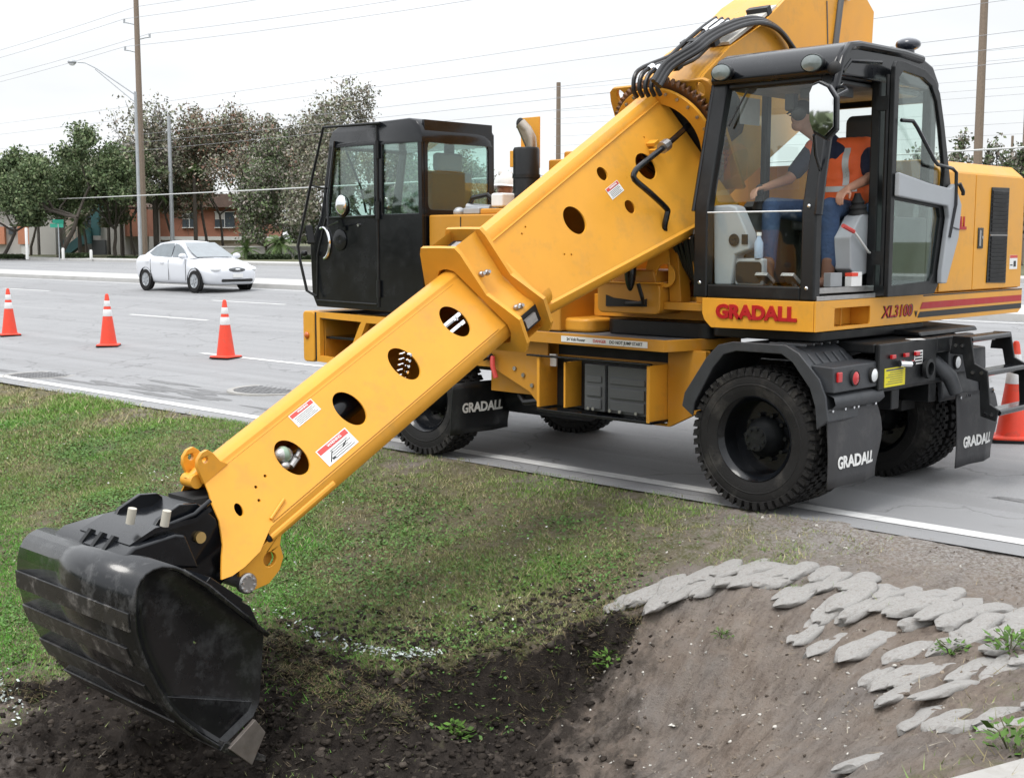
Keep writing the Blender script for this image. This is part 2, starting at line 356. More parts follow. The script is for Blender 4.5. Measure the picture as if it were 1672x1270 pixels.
def soil_material():
    m = bpy.data.materials.new('verge_soil'); m.use_nodes = True; t = m.node_tree; n = t.nodes; L = t.links; b = n['Principled BSDF']; b.inputs['Roughness'].default_value = .95; b.inputs['Specular IOR Level'].default_value = .15
    tc = n.new('ShaderNodeTexCoord'); at = n.new('ShaderNodeAttribute'); at.attribute_name = 'Col'; sp = n.new('ShaderNodeSeparateColor'); L.new(at.outputs['Color'], sp.inputs[0])
    def noise(scale, det=8, rough=.65):
        z = n.new('ShaderNodeTexNoise'); z.inputs['Scale'].default_value = scale; z.inputs['Detail'].default_value = det; z.inputs['Roughness'].default_value = rough; L.new(tc.outputs['Object'], z.inputs['Vector']); return z.outputs['Fac']
    def rng_(src, a, b_, c, d):
        q = n.new('ShaderNodeMapRange'); q.inputs[1].default_value = a; q.inputs[2].default_value = b_; q.inputs[3].default_value = c; q.inputs[4].default_value = d; L.new(src, q.inputs[0]); return q.outputs[0]
    def mixc(f, a, b_):
        x = n.new('ShaderNodeMix'); x.data_type = 'RGBA'; L.new(f, x.inputs[0])
        for i, c in ((6, a), (7, b_)):
            if isinstance(c, tuple): x.inputs[i].default_value = (*c, 1)
            else: L.new(c, x.inputs[i])
        return x.outputs[2]
    n1, n2, n3, n4 = noise(1.6), noise(9), noise(46), noise(170, 4)
    sand = mixc(rng_(n2, .3, .7, 0, 1), (.255, .203, .166), (.365, .31, .262))
    sand = mixc(rng_(n1, .42, .66, 0, .8), sand, (.27, .25, .235))
    sand = mixc(rng_(n3, .55, .7, 0, .6), sand, (.09, .072, .058))
    mpx = n.new('ShaderNodeMapping'); mpx.inputs['Rotation'].default_value = (0, 0, -.46); mpx.inputs['Scale'].default_value = (9, 1.6, 4); L.new(tc.outputs['Object'], mpx.inputs[0]); zs = n.new('ShaderNodeTexNoise'); zs.inputs['Scale'].default_value = 1.6; zs.inputs['Detail'].default_value = 7; zs.inputs['Roughness'].default_value = .7; L.new(mpx.outputs[0], zs.inputs['Vector'])
    sand = mixc(rng_(zs.outputs['Fac'], .5, .68, 0, .6), sand, (.125, .098, .08)); sand = mixc(rng_(zs.outputs['Fac'], .46, .30, 0, .45), sand, (.36, .33, .30))
    dark = mixc(rng_(n2, .35, .7, 0, 1), (.022, .018, .016), (.075, .062, .053))
    dark = mixc(rng_(n3, .58, .7, 0, .6), dark, (.11, .092, .078))
    turf = mixc(rng_(n2, .35, .65, 0, 1), (.215, .18, .125), (.14, .145, .065))
    turf = mixc(rng_(n3, .5, .68, 0, .7), turf, (.31, .27, .215))
    def soft(ch, src, w):   # break the zone edges up
        ad = n.new('ShaderNodeMath'); ad.operation = 'MULTIPLY_ADD'; L.new(rng_(src, .3, .7, -w, w), ad.inputs[0]); ad.inputs[1].default_value = 1; L.new(sp.outputs[ch], ad.inputs[2]); return rng_(ad.outputs[0], .3, .7, 0, 1)
    c = mixc(soft('Green', n2, .28), sand, dark)
    c = mixc(soft('Red', n2, .3), c, turf)
    bl = n.new('ShaderNodeMath'); bl.operation = 'MULTIPLY'; L.new(sp.outputs['Blue'], bl.inputs[0]); L.new(rng_(n3, .42, .6, 0, 1), bl.inputs[1])
    c = mixc(bl.outputs[0], c, (.50, .475, .45))
    L.new(c, b.inputs['Base Color'])
    ad = n.new('ShaderNodeMath'); ad.operation = 'ADD'; L.new(n3, ad.inputs[0]); L.new(n4, ad.inputs[1])
    bp = n.new('ShaderNodeBump'); bp.inputs['Strength'].default_value = .9; bp.inputs['Distance'].default_value = .03; L.new(ad.outputs[0], bp.inputs['Height']); L.new(bp.outputs[0], b.inputs['Normal'])
    return m
ROADM = road_material(); SOIL = soil_material()
LINEM = pm('road_line_paint', (.66, .66, .65), .7, var=.12, scale=4, dirt=(.33, .33, .33), dirtamt=.75, dscale=9)

def grid(name, xs, ys, zf, mat, colf=None, kind='structure', smooth=True):
    Xg, Yg = np.meshgrid(xs, ys, indexing='ij'); Zg = zf(Xg, Yg); nx, ny = Xg.shape
    V = np.stack([Xg, Yg, Zg], -1).reshape(-1, 3); i = np.arange(nx*ny).reshape(nx, ny)
    F = np.stack([i[:-1, :-1], i[1:, :-1], i[1:, 1:], i[:-1, 1:]], -1).reshape(-1, 4)
    o = np_mesh(name, V, F, mat, None if colf is None else colf(Xg, Yg).reshape(-1, 3), smooth=smooth)
    return tag(o, kind=kind)
road = grid('road', np.concatenate([np.arange(-60, 60, 2.), np.arange(60, 420, 12.)]), np.array([1.16, .2, -.6, -1.3, -2, -4, -6, -8, -10, -12, -13.9]), lambda x, y: road_z(y), ROADM)
far_road = grid('far_road', np.concatenate([np.arange(-60, 60, 4.), np.arange(60, 420, 12.)]), np.array([-16.2, -20, -25, -31]), lambda x, y: road_z(y), ROADM)
b = B(); b.prism([(-16.2, .45), (-16.2, .655), (-16.12, .672), (-13.98, .632), (-13.9, .615), (-13.9, .40)], 'x', -60, 420)
KERB = pm('kerb_concrete', (.46, .455, .44), .85, var=.1, scale=2, dirt=(.33, .32, .30), dirtamt=.5, dscale=1.5)
tag(b.obj('median_kerb', KERB), kind='structure')
b = B(); b.prism([(-31, .4), (-31, .735), (-31.15, .745), (-33.2, .76), (-33.2, .4)], 'x', -60, 420); tag(b.obj('far_pavement', KERB), kind='structure')
GRASSY = pm('far_turf', (.09, .095, .045), .95, var=.3, scale=1.2, dirt=(.20, .16, .11), dirtamt=.6, dscale=.6)
tag(grid('far_ground', np.array([-300, -60, 0, 60, 120, 300, 900.]), np.array([-33.2, -60, -120, -300, -900]), lambda x, y: .74 + 0*x, GRASSY), kind='structure')
def marking(x0, x1, y, w=.11):
    m = B(); ys = (y-w/2, y+w/2); n = max(1, int((x1-x0)/6))
    for k in range(n):
        a, c = x0+(x1-x0)*k/n, x0+(x1-x0)*(k+1)/n
        z = [float(road_z(q)) + .005 for q in ys]
        m.add([(a, ys[0], z[0]), (c, ys[0], z[0]), (c, ys[1], z[1]), (a, ys[1], z[1])], [(0, 1, 2, 3)])
    return m
marking(-40, 300, .80, .16).obj('edge_line', LINEM, road, False)
for y, x0 in ((-2.65, 9.9), (-6.35, 18.6), (-10.0, 20.8)):
    for k in range(-3, 9):
        a = x0 + 12.2*k; marking(a, a+3.2, y).obj('lane_dash', LINEM, road, False)
marking(-40, 300, -13.5, .11).obj('edge_line', LINEM, road, False)
for k in range(0, 9): marking(10+12.2*k, 13.2+12.2*k, -23.4).obj('lane_dash', LINEM, far_road, False)

# ---- the verge and the dug hole
CPO = np.array([(-0.13,1.67,-0.01,0.5,0.0),(-1.98,1.37,-0.03,0.2,0.0),(-0.91,1.42,-0.01,0.2,0.0),(1.18,0.99,-0.03,0.6,0.0),(2.62,1.26,-0.03,0.8,0.0),(5.06,1.71,-0.04,1.0,0.0),(9.51,1.61,-0.03,1.0,0.0),(8.68,2.75,-0.12,1.0,0.0),(6.24,2.66,-0.12,1.0,0.0),(4.65,2.98,-0.22,1.0,0.0),(2.66,2.58,-0.25,0.9,0.0),(1.75,2.14,-0.18,1.0,0.0),(0.85,1.78,-0.1,0.9,0.0),(1.7,3.39,-0.4,0.9,0.0),(0.91,2.99,-0.33,1.0,0.0),(0.35,2.71,-0.28,1.0,0.0),(0.24,2.19,-0.15,0.9,0.0),(0.36,1.7,-0.08,0.7,0.0),(6.6,3.72,-0.38,0.9,0.0),(5.39,4.27,-0.5,1.0,0.0),(4.37,4.75,-0.68,1.0,0.0),(3.5,5.16,-0.82,1.0,0.0),(5.84,3.2,-0.35,0.9,0.0),(-0.05,3.0,-0.36,0.7,0.1),(0.07,3.31,-0.45,1.0,0.0),(0.32,3.59,-0.5,1.0,0.0),(0.47,3.95,-0.52,1.0,0.0),(0.76,4.18,-0.55,1.0,0.0),(1.37,4.25,-0.5,1.0,0.0),(1.78,4.14,-0.47,1.0,0.0),(2.83,5.23,-0.9,0.6,0.2)])
CPB = np.array([(-0.5,2.21,-0.1,0.5,0.0),(-1.35,2.21,-0.06,0.2,0.0),(-2.31,2.18,-0.05,0.1,0.0),(-2.82,3.46,0.0,0.3,0.0),(-3.06,4.76,0.07,0.4,0.0),(-3.2,4.41,0.07,0.4,0.0),(-0.26,2.53,-0.2,0.2,0.0),(-0.08,2.74,-0.33,0.4,0.0)])
CPI = np.array([(1.07,4.11,-0.68,0.2,1.0),(0.92,3.95,-0.78,0.05,1.0),(0.63,3.81,-0.88,0.05,1.0),(0.38,4.04,-0.92,0.05,1.0),(0.5,3.62,-0.8,0.05,1.0),(0.4,3.23,-0.78,0.05,1.0),(0.21,3.04,-0.72,0.05,1.0),(0.03,2.96,-0.6,0.0,1.0),(0.21,3.7,-0.95,0.05,0.9),(0.12,3.25,-0.9,0.0,0.85),(-0.22,3.89,-1.05,0.0,0.7),(-0.71,3.68,-0.97,0.0,0.5),(-0.48,3.4,-0.85,0.0,0.5),(1.37,4.37,-0.53,0.5,0.6),(0.69,4.51,-0.57,0.35,0.8),(0.25,4.42,-0.68,0.2,1.0),(-0.05,4.29,-0.88,0.1,1.0),(1.16,4.6,-0.71,0.2,1.0),(0.69,4.69,-0.8,0.1,1.0),(0.21,4.64,-0.93,0.1,1.0),(0.96,4.79,-0.92,0.1,1.0),(1.29,5.11,-1.12,0.1,1.0),(1.5,5.37,-1.1,0.1,1.0),(2.2,5.39,-1.05,0.1,0.9),(2.72,5.28,-0.98,0.2,0.6),(2.65,5.55,-0.97,0.3,0.4),(1.96,5.88,-1.06,0.1,0.6),(1.49,4.35,-0.6,0.4,0.8),(-0.75,3.19,-0.62,0.0,0.25),(-0.91,2.83,-0.2,0.0,0.1),(-0.42,2.74,-0.32,0.1,0.1),(-0.38,2.99,-0.5,0.0,0.4),(-1.54,3.19,-0.42,0.0,0.1),(-2.04,4.01,-0.45,0.0,0.2),(-1.3,3.66,-0.78,0.0,0.3),(-2.67,4.38,-0.15,0.1,0.1),(-2.34,3.45,-0.15,0.1,0.1),(-0.89,3.37,-0.78,0.0,0.3)])
LIP =  [(2.89, 5.44), (2.72, 5.28), (2.04, 4.62), (1.59, 4.28), (1.33, 4.29), (1.05, 4.27), (0.7, 4.22), (0.44, 4.08), (0.36, 3.85), (0.26, 3.64), (0.17, 3.47), (0.02, 3.37), (-0.01, 3.12), (-0.06, 2.98), (-0.17, 2.84)]
ex = []
for X in (11, 15, 20, 28, 40, 60, 100):
    for Y, z in ((1.1, -.02), (2, -.1), (3, -.22), (4, -.42), (5, -.68), (6, -.92), (7, -1.0), (8.4, -.7), (10, -.2), (12, .1)): ex.append((X, Y, z, 1, 0))
for X in (-5, -3.5, -2, -1, 0, .8, 2, 3.5, 5.5, 8): ex.append((X, 1.12, -.015, .45 if X > 0 else .15, 0))
for X, Y, z in ((-5, 2, 0), (-5, 3, 0), (-4, 5, .06), (-4, 7, .15), (-5, 9, .28), (-2, 7, -.2), (-1.5, 5.4, -.75), (0, 5.2, -1.0), (0, 6.5, -.95), (1.5, 6.8, -1.05), (3, 6.6, -1.1), (5, 6.3, -1.05), (7.5, 6.3, -1.0), (7.5, 4.6, -.58), (3, 8.2, -.6), (0, 8.2, -.2), (-2.5, 9.5, .15), (0, 11, .2), (5, 9.5, -.2), (5, 12, .1), (8, 8.2, -.7)): ex.append((X, Y, z, .6, .1))
ex = np.array(ex); EXO = ex; EXI = ex[(ex[:, 1] > 5) | (ex[:, 0] < -.5)]
class Field:
    def __init__(s, P, lam=.03):
        s.P = P; n = len(P); d = np.sqrt(((P[:, None, :2]-P[None, :, :2])**2).sum(-1) + .02**2); M = np.zeros((n+3, n+3)); M[:n, :n] = -d + np.eye(n)*lam; Q = np.c_[np.ones(n), P[:, :2]]; M[:n, n:] = Q; M[n:, :n] = Q.T
        s.w = np.linalg.solve(M, np.r_[P[:, 2], 0, 0, 0])
    def __call__(s, c):
        n = len(s.P); d = np.sqrt(((c[:, None, :]-s.P[None, :, :2])**2).sum(-1) + .02**2); k = 1/(d**3.5 + 1e-4); k /= k.sum(1)[:, None]
        return -d @ s.w[:n] + s.w[n] + c @ s.w[n+1:], k @ s.P[:, 3:5]
FO = Field(np.vstack([CPO, CPB, EXO])); FI = Field(np.vstack([CPI, CPB, EXI])); CP = np.vstack([CPO, CPB, CPI])
LP = np.array([(9, 9), (4.5, 6.6)] + LIP + [(-.35, 2.6), (-.6, 2.45), (-1.2, 2.45), (-2.2, 2.5), (-3.0, 3.3), (-3.3, 4.4), (-3.6, 9)])
def lip_dist(c):
    best = np.full(len(c), 1e9); sg = np.ones(len(c))
    for A, Bq in zip(LP[:-1], LP[1:]):
        e = Bq-A; t = np.clip(((c-A) @ e)/(e @ e), 0, 1); v = c-(A+t[:, None]*e); d = np.hypot(v[:, 0], v[:, 1]); s_ = np.sign(e[0]*v[:, 1]-e[1]*v[:, 0]); m = d < best - 1e-9; best[m] = d[m]; sg[m] = s_[m]
    return -best*sg      # positive on the dug side
def base_field(X, Y):
    sh = X.shape; q = np.c_[X.ravel(), Y.ravel()]; z = np.empty(len(q)); zn = np.empty((len(q), 2))
    for a in range(0, len(q), 16000):
        c = q[a:a+16000]; zo, go = FO(c); zi, gi = FI(c); d = lip_dist(c) + .05*fbm(c[:, 0], c[:, 1], 4.5, 61, 4) + .02*fbm(c[:, 0], c[:, 1], 15, 62, 2)
        w = np.clip((d+.01)/.10, 0, 1); w = w*w*(3-2*w); z[a:a+16000] = zo*(1-w)+zi*w; w2 = np.clip((d+.035)/.05, 0, 1)[:, None]; gi = gi.copy(); near = np.exp(-(d/.16)**2)*(c[:, 0] > -.25)*(c[:, 0] < 3.1); gi[:, 1] = np.maximum(gi[:, 1], near); gi[:, 0] *= 1-.8*near
        zn[a:a+16000] = go*(1-w2)+gi*w2
    return z.reshape(sh), zn[:, 0].reshape(sh), zn[:, 1].reshape(sh)
def blur(a, n=2):
    for _ in range(n):
        p = np.pad(a, 1, mode='edge'); a = (p[1:-1, 1:-1]*2 + p[:-2, 1:-1] + p[2:, 1:-1] + p[1:-1, :-2] + p[1:-1, 2:])/6
    return a
tx = np.concatenate([np.arange(-7, -3.6, .25), np.arange(-3.6, 4.4, .025), np.arange(4.4, 9, .06), np.arange(9, 20, .25), np.arange(20, 60, 1.5), np.arange(60, 420, 20)])
ty = np.concatenate([np.arange(.96, 6.0, .025), np.arange(6.0, 6.3, .05), np.arange(6.3, 8, .08), np.arange(8, 13, .5), np.array([13, 16, 22, 40, 120])])
TX, TY = np.meshgrid(tx, ty, indexing='ij'); TZ, TG, TD = base_field(TX, np.minimum(TY, 12)); TZ = blur(TZ, 1)
rough = .012 + .06*np.clip(TD, 0, 1) + .012*(1-TG)
TZ = TZ + (1-TG)*.010*fbm(TX, TY, 24, 13, 2) + (1-TG)*.02*fbm(TX, TY, 9, 14, 3) + rough*fbm(TX, TY, 5, 3) + rough*.7*fbm(TX, TY, 17, 9, 3) + .03*fbm(TX, TY, 1.3, 5, 3)
TZ = TZ + np.clip(TD, 0, 1)*(.10*np.maximum(fbm(TX, TY, 3.2, 31, 3), 0) + .05*np.abs(fbm(TX, TY, 7.5, 32, 3)))
cs_ = .9*TX-.45*TY; al_ = .45*TX+.9*TY
TZ = TZ - np.clip((1-TG)*(1-.6*TD), 0, 1)*np.clip((TY-2.5)/.5, 0, 1)*np.clip((1.4-TX)/1., 0, 1)*(.055*np.abs(fbm(cs_*5.5, al_*.9, 1, 43, 3)) + .024*np.abs(fbm(cs_*14, al_*2.4, 1, 44, 3)))
gul = np.clip((1-TG)*(1-TD), 0, 1)*np.exp(-((TX+.9)**2+(TY-3.4)**2)/1.3)        # rain gullies down the bare slope
TZ = TZ - gul*.05*np.maximum(0, fbm(TX*1.6+TY*.35, TY*.25, 5, 41, 3))
edge = np.clip((TY-1.0)/.26, 0, 1)
TZ = TZ*edge + (.022*fbm(TX, TY, 3.2, 71, 5) - .010 + .05*(TY-1.06))*(1-edge)
tz_ip = (tx, ty, TZ)
def terr(x, y):
    x = np.asarray(x, float); y = np.asarray(y, float)
    i = np.clip(np.searchsorted(tx, x)-1, 0, len(tx)-2); j = np.clip(np.searchsorted(ty, y)-1, 0, len(ty)-2)
    fx = (x-tx[i])/(tx[i+1]-tx[i]); fy = (y-ty[j])/(ty[j+1]-ty[j])
    return (TZ[i, j]*(1-fx)+TZ[i+1, j]*fx)*(1-fy)+(TZ[i, j+1]*(1-fx)+TZ[i+1, j+1]*fx)*fy
def zone(A, x, y):
    i = np.clip(np.searchsorted(tx, x)-1, 0, len(tx)-2); j = np.clip(np.searchsorted(ty, y)-1, 0, len(ty)-2); return A[i, j]
shoulder = np.clip(1-(TY-1.3)/1.1, 0, 1)*np.clip((.9-TX)/1.6, 0, 1)
Vt = np.stack([TX, TY, TZ], -1).reshape(-1, 3); ii = np.arange(TX.size).reshape(TX.shape)
Ft = np.stack([ii[:-1, :-1], ii[1:, :-1], ii[1:, 1:], ii[:-1, 1:]], -1).reshape(-1, 4)
tag(np_mesh('verge_ground', Vt, Ft, SOIL, np.stack([TG, TD, shoulder], -1).reshape(-1, 3), smooth=True), kind='structure')

# ---- grass: tapered blades, one countless mass
def tri_blades(n, xlo, xhi, ylo, yhi, hmin, hmax, wid, thr, seed, keep=None):
    r = np.random.default_rng(seed); x = r.uniform(xlo, xhi, n); y = r.uniform(ylo, yhi, n)
    g = zone(TG, x, y); pt = .5 + .5*fbm(x, y, 1.5, 77, 4); fine = .5+.5*fbm(x, y, 6.5, 78, 3)
    pr = np.clip(g*1.15-.12, 0, 1)*np.clip((pt*.65+fine*.65-thr-.13*np.clip((2.5-y)/1.2, -.6, 1))*5.5, .05, 1)
    k = r.uniform(0, 1, n) < pr
    if keep is not None: k &= keep(x, y)
    x, y, pt, g, fine = x[k], y[k], pt[k], g[k], fine[k]; n = len(x); z = terr(x, y)
    h = r.uniform(hmin, hmax, n)*(.55+.75*pt)*r.choice([1, 1, 1, 1.6], n); a = r.uniform(0, 2*math.pi, n); ln = r.uniform(.3, 1.3, n)*h
    p = np.stack([x, y, z-.005], -1); wv = np.stack([np.cos(a), np.sin(a), 0*a], -1)*(wid*r.uniform(.6, 1.4, n))[:, None]
    b_ = r.uniform(0, 2*math.pi, n); tip = p + np.stack([np.cos(b_)*ln, np.sin(b_)*ln, h], -1)
    V = np.stack([p-wv, p+wv, tip], 1).reshape(-1, 3); F = np.arange(3*n).reshape(-1, 3)
    mixv = np.clip(pt*2.6-.9 + r.normal(0, .22, n), 0, 1)[:, None]
    col = np.array([.29, .25, .14])*(1-mixv) + np.array([.135, .26, .045])*mixv
    lush = (np.clip(fbm(x, y, .9, 99, 2)*1.9+.22, 0, 1)*np.clip((y-1.9)/1.2, .12, 1) + .8*np.clip((x-2.2)/1.2, 0, 1)*np.clip((y-3.6)/.8, 0, 1))[:, None]; lush = np.clip(lush, 0, 1); col = col*(1-lush) + np.array([.10, .30, .035])*lush
    dry = r.uniform(0, 1, n) < .14; col[dry] = np.array([.42, .36, .22])
    col *= r.uniform(.8, 1.45, n)[:, None]
    return V, F, np.repeat(col, 3, 0)
parts = [tri_blades(520000, -1.2, 7, 1.1, 5.9, .012, .032, .0032, .47, 1), tri_blades(230000, 7, 16, 1.1, 6.8, .02, .045, .0065, .40, 2), tri_blades(90000, 16, 40, 1.1, 8, .03, .08, .014, .3, 3),
         tri_blades(26000, -4.6, -1.2, 2.1, 6.0, .02, .06, .003, .52, 4)]
Vs, Fs, Cs, o_ = [], [], [], 0
for v_, f_, c_ in parts: Vs.append(v_); Fs.append(f_+o_); Cs.append(c_); o_ += len(v_)
tag(np_mesh('grass', np.vstack(Vs), np.vstack(Fs), GRASSM, np.vstack(Cs)), 'short patchy green and dry grass covering the sloping verge', 'grass', kind='stuff')
# broad-leaved clover between the blades
def leaf_patch(n, seed, pts, sig, size, col, up=.04):
    r = np.random.default_rng(seed); c = pts[r.integers(0, len(pts), n)]; x = c[:, 0]+r.normal(0, sig, n); y = np.maximum(c[:, 1]+r.normal(0, sig, n), 1.15); z = terr(x, y)+r.uniform(.005, up, n)
    a = r.uniform(0, 2*math.pi, n); s_ = size*r.uniform(.5, 1.4, n); t1 = np.stack([np.cos(a), np.sin(a), r.normal(0, .35, n)], -1)*s_[:, None]; t2 = np.stack([-np.sin(a), np.cos(a), r.normal(0, .35, n)], -1)*s_[:, None]*.7
    p = np.stack([x, y, z], -1); V = np.stack([p-t1, p-t2, p+t1, p+t2], 1).reshape(-1, 3)
    cc = np.array(col)*r.uniform(.6, 1.35, n)[:, None]; return V, np.arange(4*n).reshape(-1, 4), np.repeat(cc, 4, 0)
r_ = np.random.default_rng(5)
cl = np.c_[r_.uniform(-.2, 10, 300), r_.uniform(1.9, 5.2, 300)]; cl = cl[zone(TG, cl[:, 0], cl[:, 1]) > .75]
v_, f_, c_ = leaf_patch(42000, 6, cl, .17, .011, (.09, .18, .045))
tag(np_mesh('clover', v_, f_, GRASSM, c_), 'low clumps of broad-leaved clover in the grass', 'clover', kind='stuff')
fl = np.c_[r_.uniform(.2, 10, 34), r_.uniform(2.0, 5.0, 34)]
v_, f_, c_ = leaf_patch(340, 8, fl, .18, .009, (.62, .62, .60), .06)
tag(np_mesh('clover_flowers', v_, f_, GRASSM, c_), 'tiny white flowers dotted through the grass', 'flowers', kind='stuff')
# sprayed white marking line on the trench lip
def path_pts(P, n, sig, seed):
    r = np.random.default_rng(seed); P = np.array(P); t = r.uniform(0, len(P)-1, n); i = np.minimum(t.astype(int), len(P)-2); f = (t-i)[:, None]; q = P[i]*(1-f)+P[i+1]*f; return q + r.normal(0, sig, (n, 2))
q = path_pts([(1.75, 4.12), (1.35, 4.17), (1.1, 4.17), (.95, 4.14), (.8, 4.1), (.68, 4.06), (.6, 3.98), (.52, 3.92), (.47, 3.88)], 300, .03, 3)
q2 = path_pts([(3.15, 5.35), (2.85, 5.42), (2.5, 5.5)], 90, .035, 4)
v_, f_, c_ = leaf_patch(430, 9, np.vstack([q, q2]), .008, .011, (.48, .53, .51), .03)
tag(np_mesh('sprayed_line', v_, f_, GRASSM, c_), 'broken line of white spray paint along the lip of the hole', 'paint line', kind='stuff')
# loose clods
def lumps(n, seed, pts, sig, s0, s1, cols, flat=.7):
    r = np.random.default_rng(seed); c = pts[r.integers(0, len(pts), n)]; x = c[:, 0]+r.normal(0, sig, n); y = np.maximum(c[:, 1]+r.normal(0, sig, n), 1.3)
    phi = (1+5**.5)/2; ico = np.array([(-1,phi,0),(1,phi,0),(-1,-phi,0),(1,-phi,0),(0,-1,phi),(0,1,phi),(0,-1,-phi),(0,1,-phi),(phi,0,-1),(phi,0,1),(-phi,0,-1),(-phi,0,1)])/1.9
    tri = np.array([(0,11,5),(0,5,1),(0,1,7),(0,7,10),(0,10,11),(1,5,9),(5,11,4),(11,10,2),(10,7,6),(7,1,8),(3,9,4),(3,4,2),(3,2,6),(3,6,8),(3,8,9),(4,9,5),(2,4,11),(6,2,10),(8,6,7),(9,8,1)])
    s_ = np.exp(r.uniform(math.log(s0), math.log(s1), n)); V = ico[None]*s_[:, None, None]*r.uniform(.35, 1.45, (n, 12, 1))*r.uniform(.6, 1.3, (n, 1, 3)); V[..., 2] *= flat
    V[..., 0] += x[:, None]; V[..., 1] += y[:, None]; V[..., 2] += (terr(x, y)+s_*.15)[:, None]
    cc = np.array(cols)[r.integers(0, len(cols), n)]*r.uniform(.6, 1.4, n)[:, None]
    return V.reshape(-1, 3), (tri[None]+12*np.arange(n)[:, None, None]).reshape(-1, 3), np.repeat(cc, 12, 0)
CLODM = pm('soil_clods', (.05, .04, .03), .95, var=.3, scale=30, bump=.6, bscale=120, attr=True, spec=.15)
dk = np.array([p[:2] for p in CP if p[4] > .55 and p[1] < 6])
v_, f_, c_ = lumps(5200, 11, dk, 0.22, .003, .034, [(.036, .029, .024), (.05, .041, .034), (.026, .021, .018), (.065, .054, .045)], .6)
tag(np_mesh('soil_clods', v_, f_, CLODM, c_), 'dark crumbled clods of freshly dug soil in the hole', 'soil', kind='stuff')
tn = np.array([(-.75, 3.2), (-1.3, 3.3), (-1.0, 3.7), (-1.8, 3.6), (-.5, 2.9), (-2, 3.2), (-.6, 1.9), (-1.6, 1.7), (-2.3, 2.6), (0, 1.9), (.8, 3.0), (2.6, 3.1), (4, 4)])
v_, f_, c_ = lumps(1500, 12, tn, .4, .003, .014, [(.22, .18, .14), (.13, .105, .085), (.30, .27, .23), (.5, .48, .44)])
tag(np_mesh('pebbles', v_, f_, CLODM, c_, smooth=True), 'scattered pebbles and shell bits on the sandy soil', 'pebbles', kind='stuff')
# cut turf, roots and litter hanging over the lip of the hole
def straws(n, pts, sig, L0, L1, wid, cols, seed, lift=.05):
    r = np.random.default_rng(seed); c = pts[r.integers(0, len(pts), n)]; x = c[:, 0]+r.normal(0, sig, n); y = np.maximum(c[:, 1]+r.normal(0, sig, n), 1.2)
    p = np.stack([x, y, terr(x, y)+r.uniform(0, lift, n)], -1); a = r.uniform(0, 2*math.pi, n); l = r.uniform(L0, L1, n); d = np.stack([np.cos(a)*l, np.sin(a)*l, r.normal(0, .35, n)*l], -1)
    w = np.stack([-np.sin(a), np.cos(a), 0*a], -1)*wid; V = np.stack([p-w, p+w, p+d], 1).reshape(-1, 3); cc = np.array(cols)[r.integers(0, len(cols), n)]*r.uniform(.6, 1.4, n)[:, None]
    return V, np.arange(3*n).reshape(-1, 3), np.repeat(cc, 3, 0)
lip = np.vstack([np.array(LIP)+np.array(o_) for o_ in ((0, 0), (-.02, .05), (.02, -.03))] + [np.array([(.69, 4.5), (1.0, 4.42), (1.3, 4.38), (.45, 4.45), (.25, 4.4), (.85, 4.48), (1.15, 4.45), (1.45, 4.4), (.6, 4.55)])]*3)
v_, f_, c_ = straws(7000, lip, .06, .015, .075, .0018, [(.16, .12, .06), (.09, .075, .035), (.20, .16, .09), (.07, .10, .025)], 21)
tag(np_mesh('cut_turf', v_, f_, GRASSM, c_), 'torn turf, roots and dry straw along the edge of the dug hole', 'turf', kind='stuff')
allp = np.c_[r_.uniform(-3, 4, 300), r_.uniform(1.5, 5.6, 300)]
v_, f_, c_ = straws(2600, allp, .2, .02, .08, .0016, [(.30, .24, .15), (.18, .14, .09), (.4, .36, .28)], 22, .02)
tag(np_mesh('dry_straw', v_, f_, GRASSM, c_), 'thin dry straw scattered over bare soil', 'straw', kind='stuff')
# weeds that can be told apart
def weed(x, y, rad, n, seed, label):
    r = np.random.default_rng(seed); z = float(terr(x, y)); o = empty('weed_plant', (x, y, z), label, 'weed')
    a = r.uniform(0, 2*math.pi, n); d = r.uniform(.1, 1, n)**.7*rad; p = np.stack([np.cos(a)*d, np.sin(a)*d, rad*r.uniform(.15, .95, n)*(1.1-d/rad*.6)], -1); s_ = rad*.17*r.uniform(.6, 1.3, n)
    t1 = np.stack([np.cos(a), np.sin(a), r.normal(.2, .4, n)], -1)*s_[:, None]; t2 = np.stack([-np.sin(a), np.cos(a), r.normal(0, .4, n)], -1)*s_[:, None]*.55
    V = np.stack([p-t1, p-t2, p+t1, p+t2], 1).reshape(-1, 3); c = np.array([.085, .17, .03])*r.uniform(.55, 1.3, n)[:, None]
    np_mesh('foliage', V, np.arange(4*n).reshape(-1, 4), GRASSM, np.repeat(c, 4, 0), o, local=True)
    m = B()
    for k in range(6):
        t = r.uniform(0, 2*math.pi); m.tube([(0, 0, -.02), (math.cos(t)*rad*.3, math.sin(t)*rad*.3, rad*.4), (math.cos(t)*rad*.7, math.sin(t)*rad*.7, rad*.6)], .0025, 4)
    m.obj('stem', GRASSY, o, local=True)
for k, w in enumerate(((-0.9, 2.93, 0.07, 46, 'small bright green weed alone on the bare slope of the hole'), (-0.01, 3.34, 0.06, 30, 'pale yellow-green weed in the dark bottom of the hole'), (0.41, 3.31, 0.06, 26, 'small weed rooted high on the dark wall of the hole'), (0.23, 3.99, 0.13, 80, 'tall leafy weed hanging down the dark earth ridge'), (-0.17, 3.05, 0.12, 80, 'clump of green weed on the lip beside the first concrete bags'), (-2.22, 2.85, 0.1, 70, 'bright green weed between the right-hand concrete bags'), (-3.1, 4.28, 0.14, 80, 'leafy green weed beside the corner of the concrete slab'), (-2.54, 2.91, 0.13, 80, 'green weed among the bags at the right edge of the picture'),)): weed(*w[:3], w[3], 50+k, w[4])

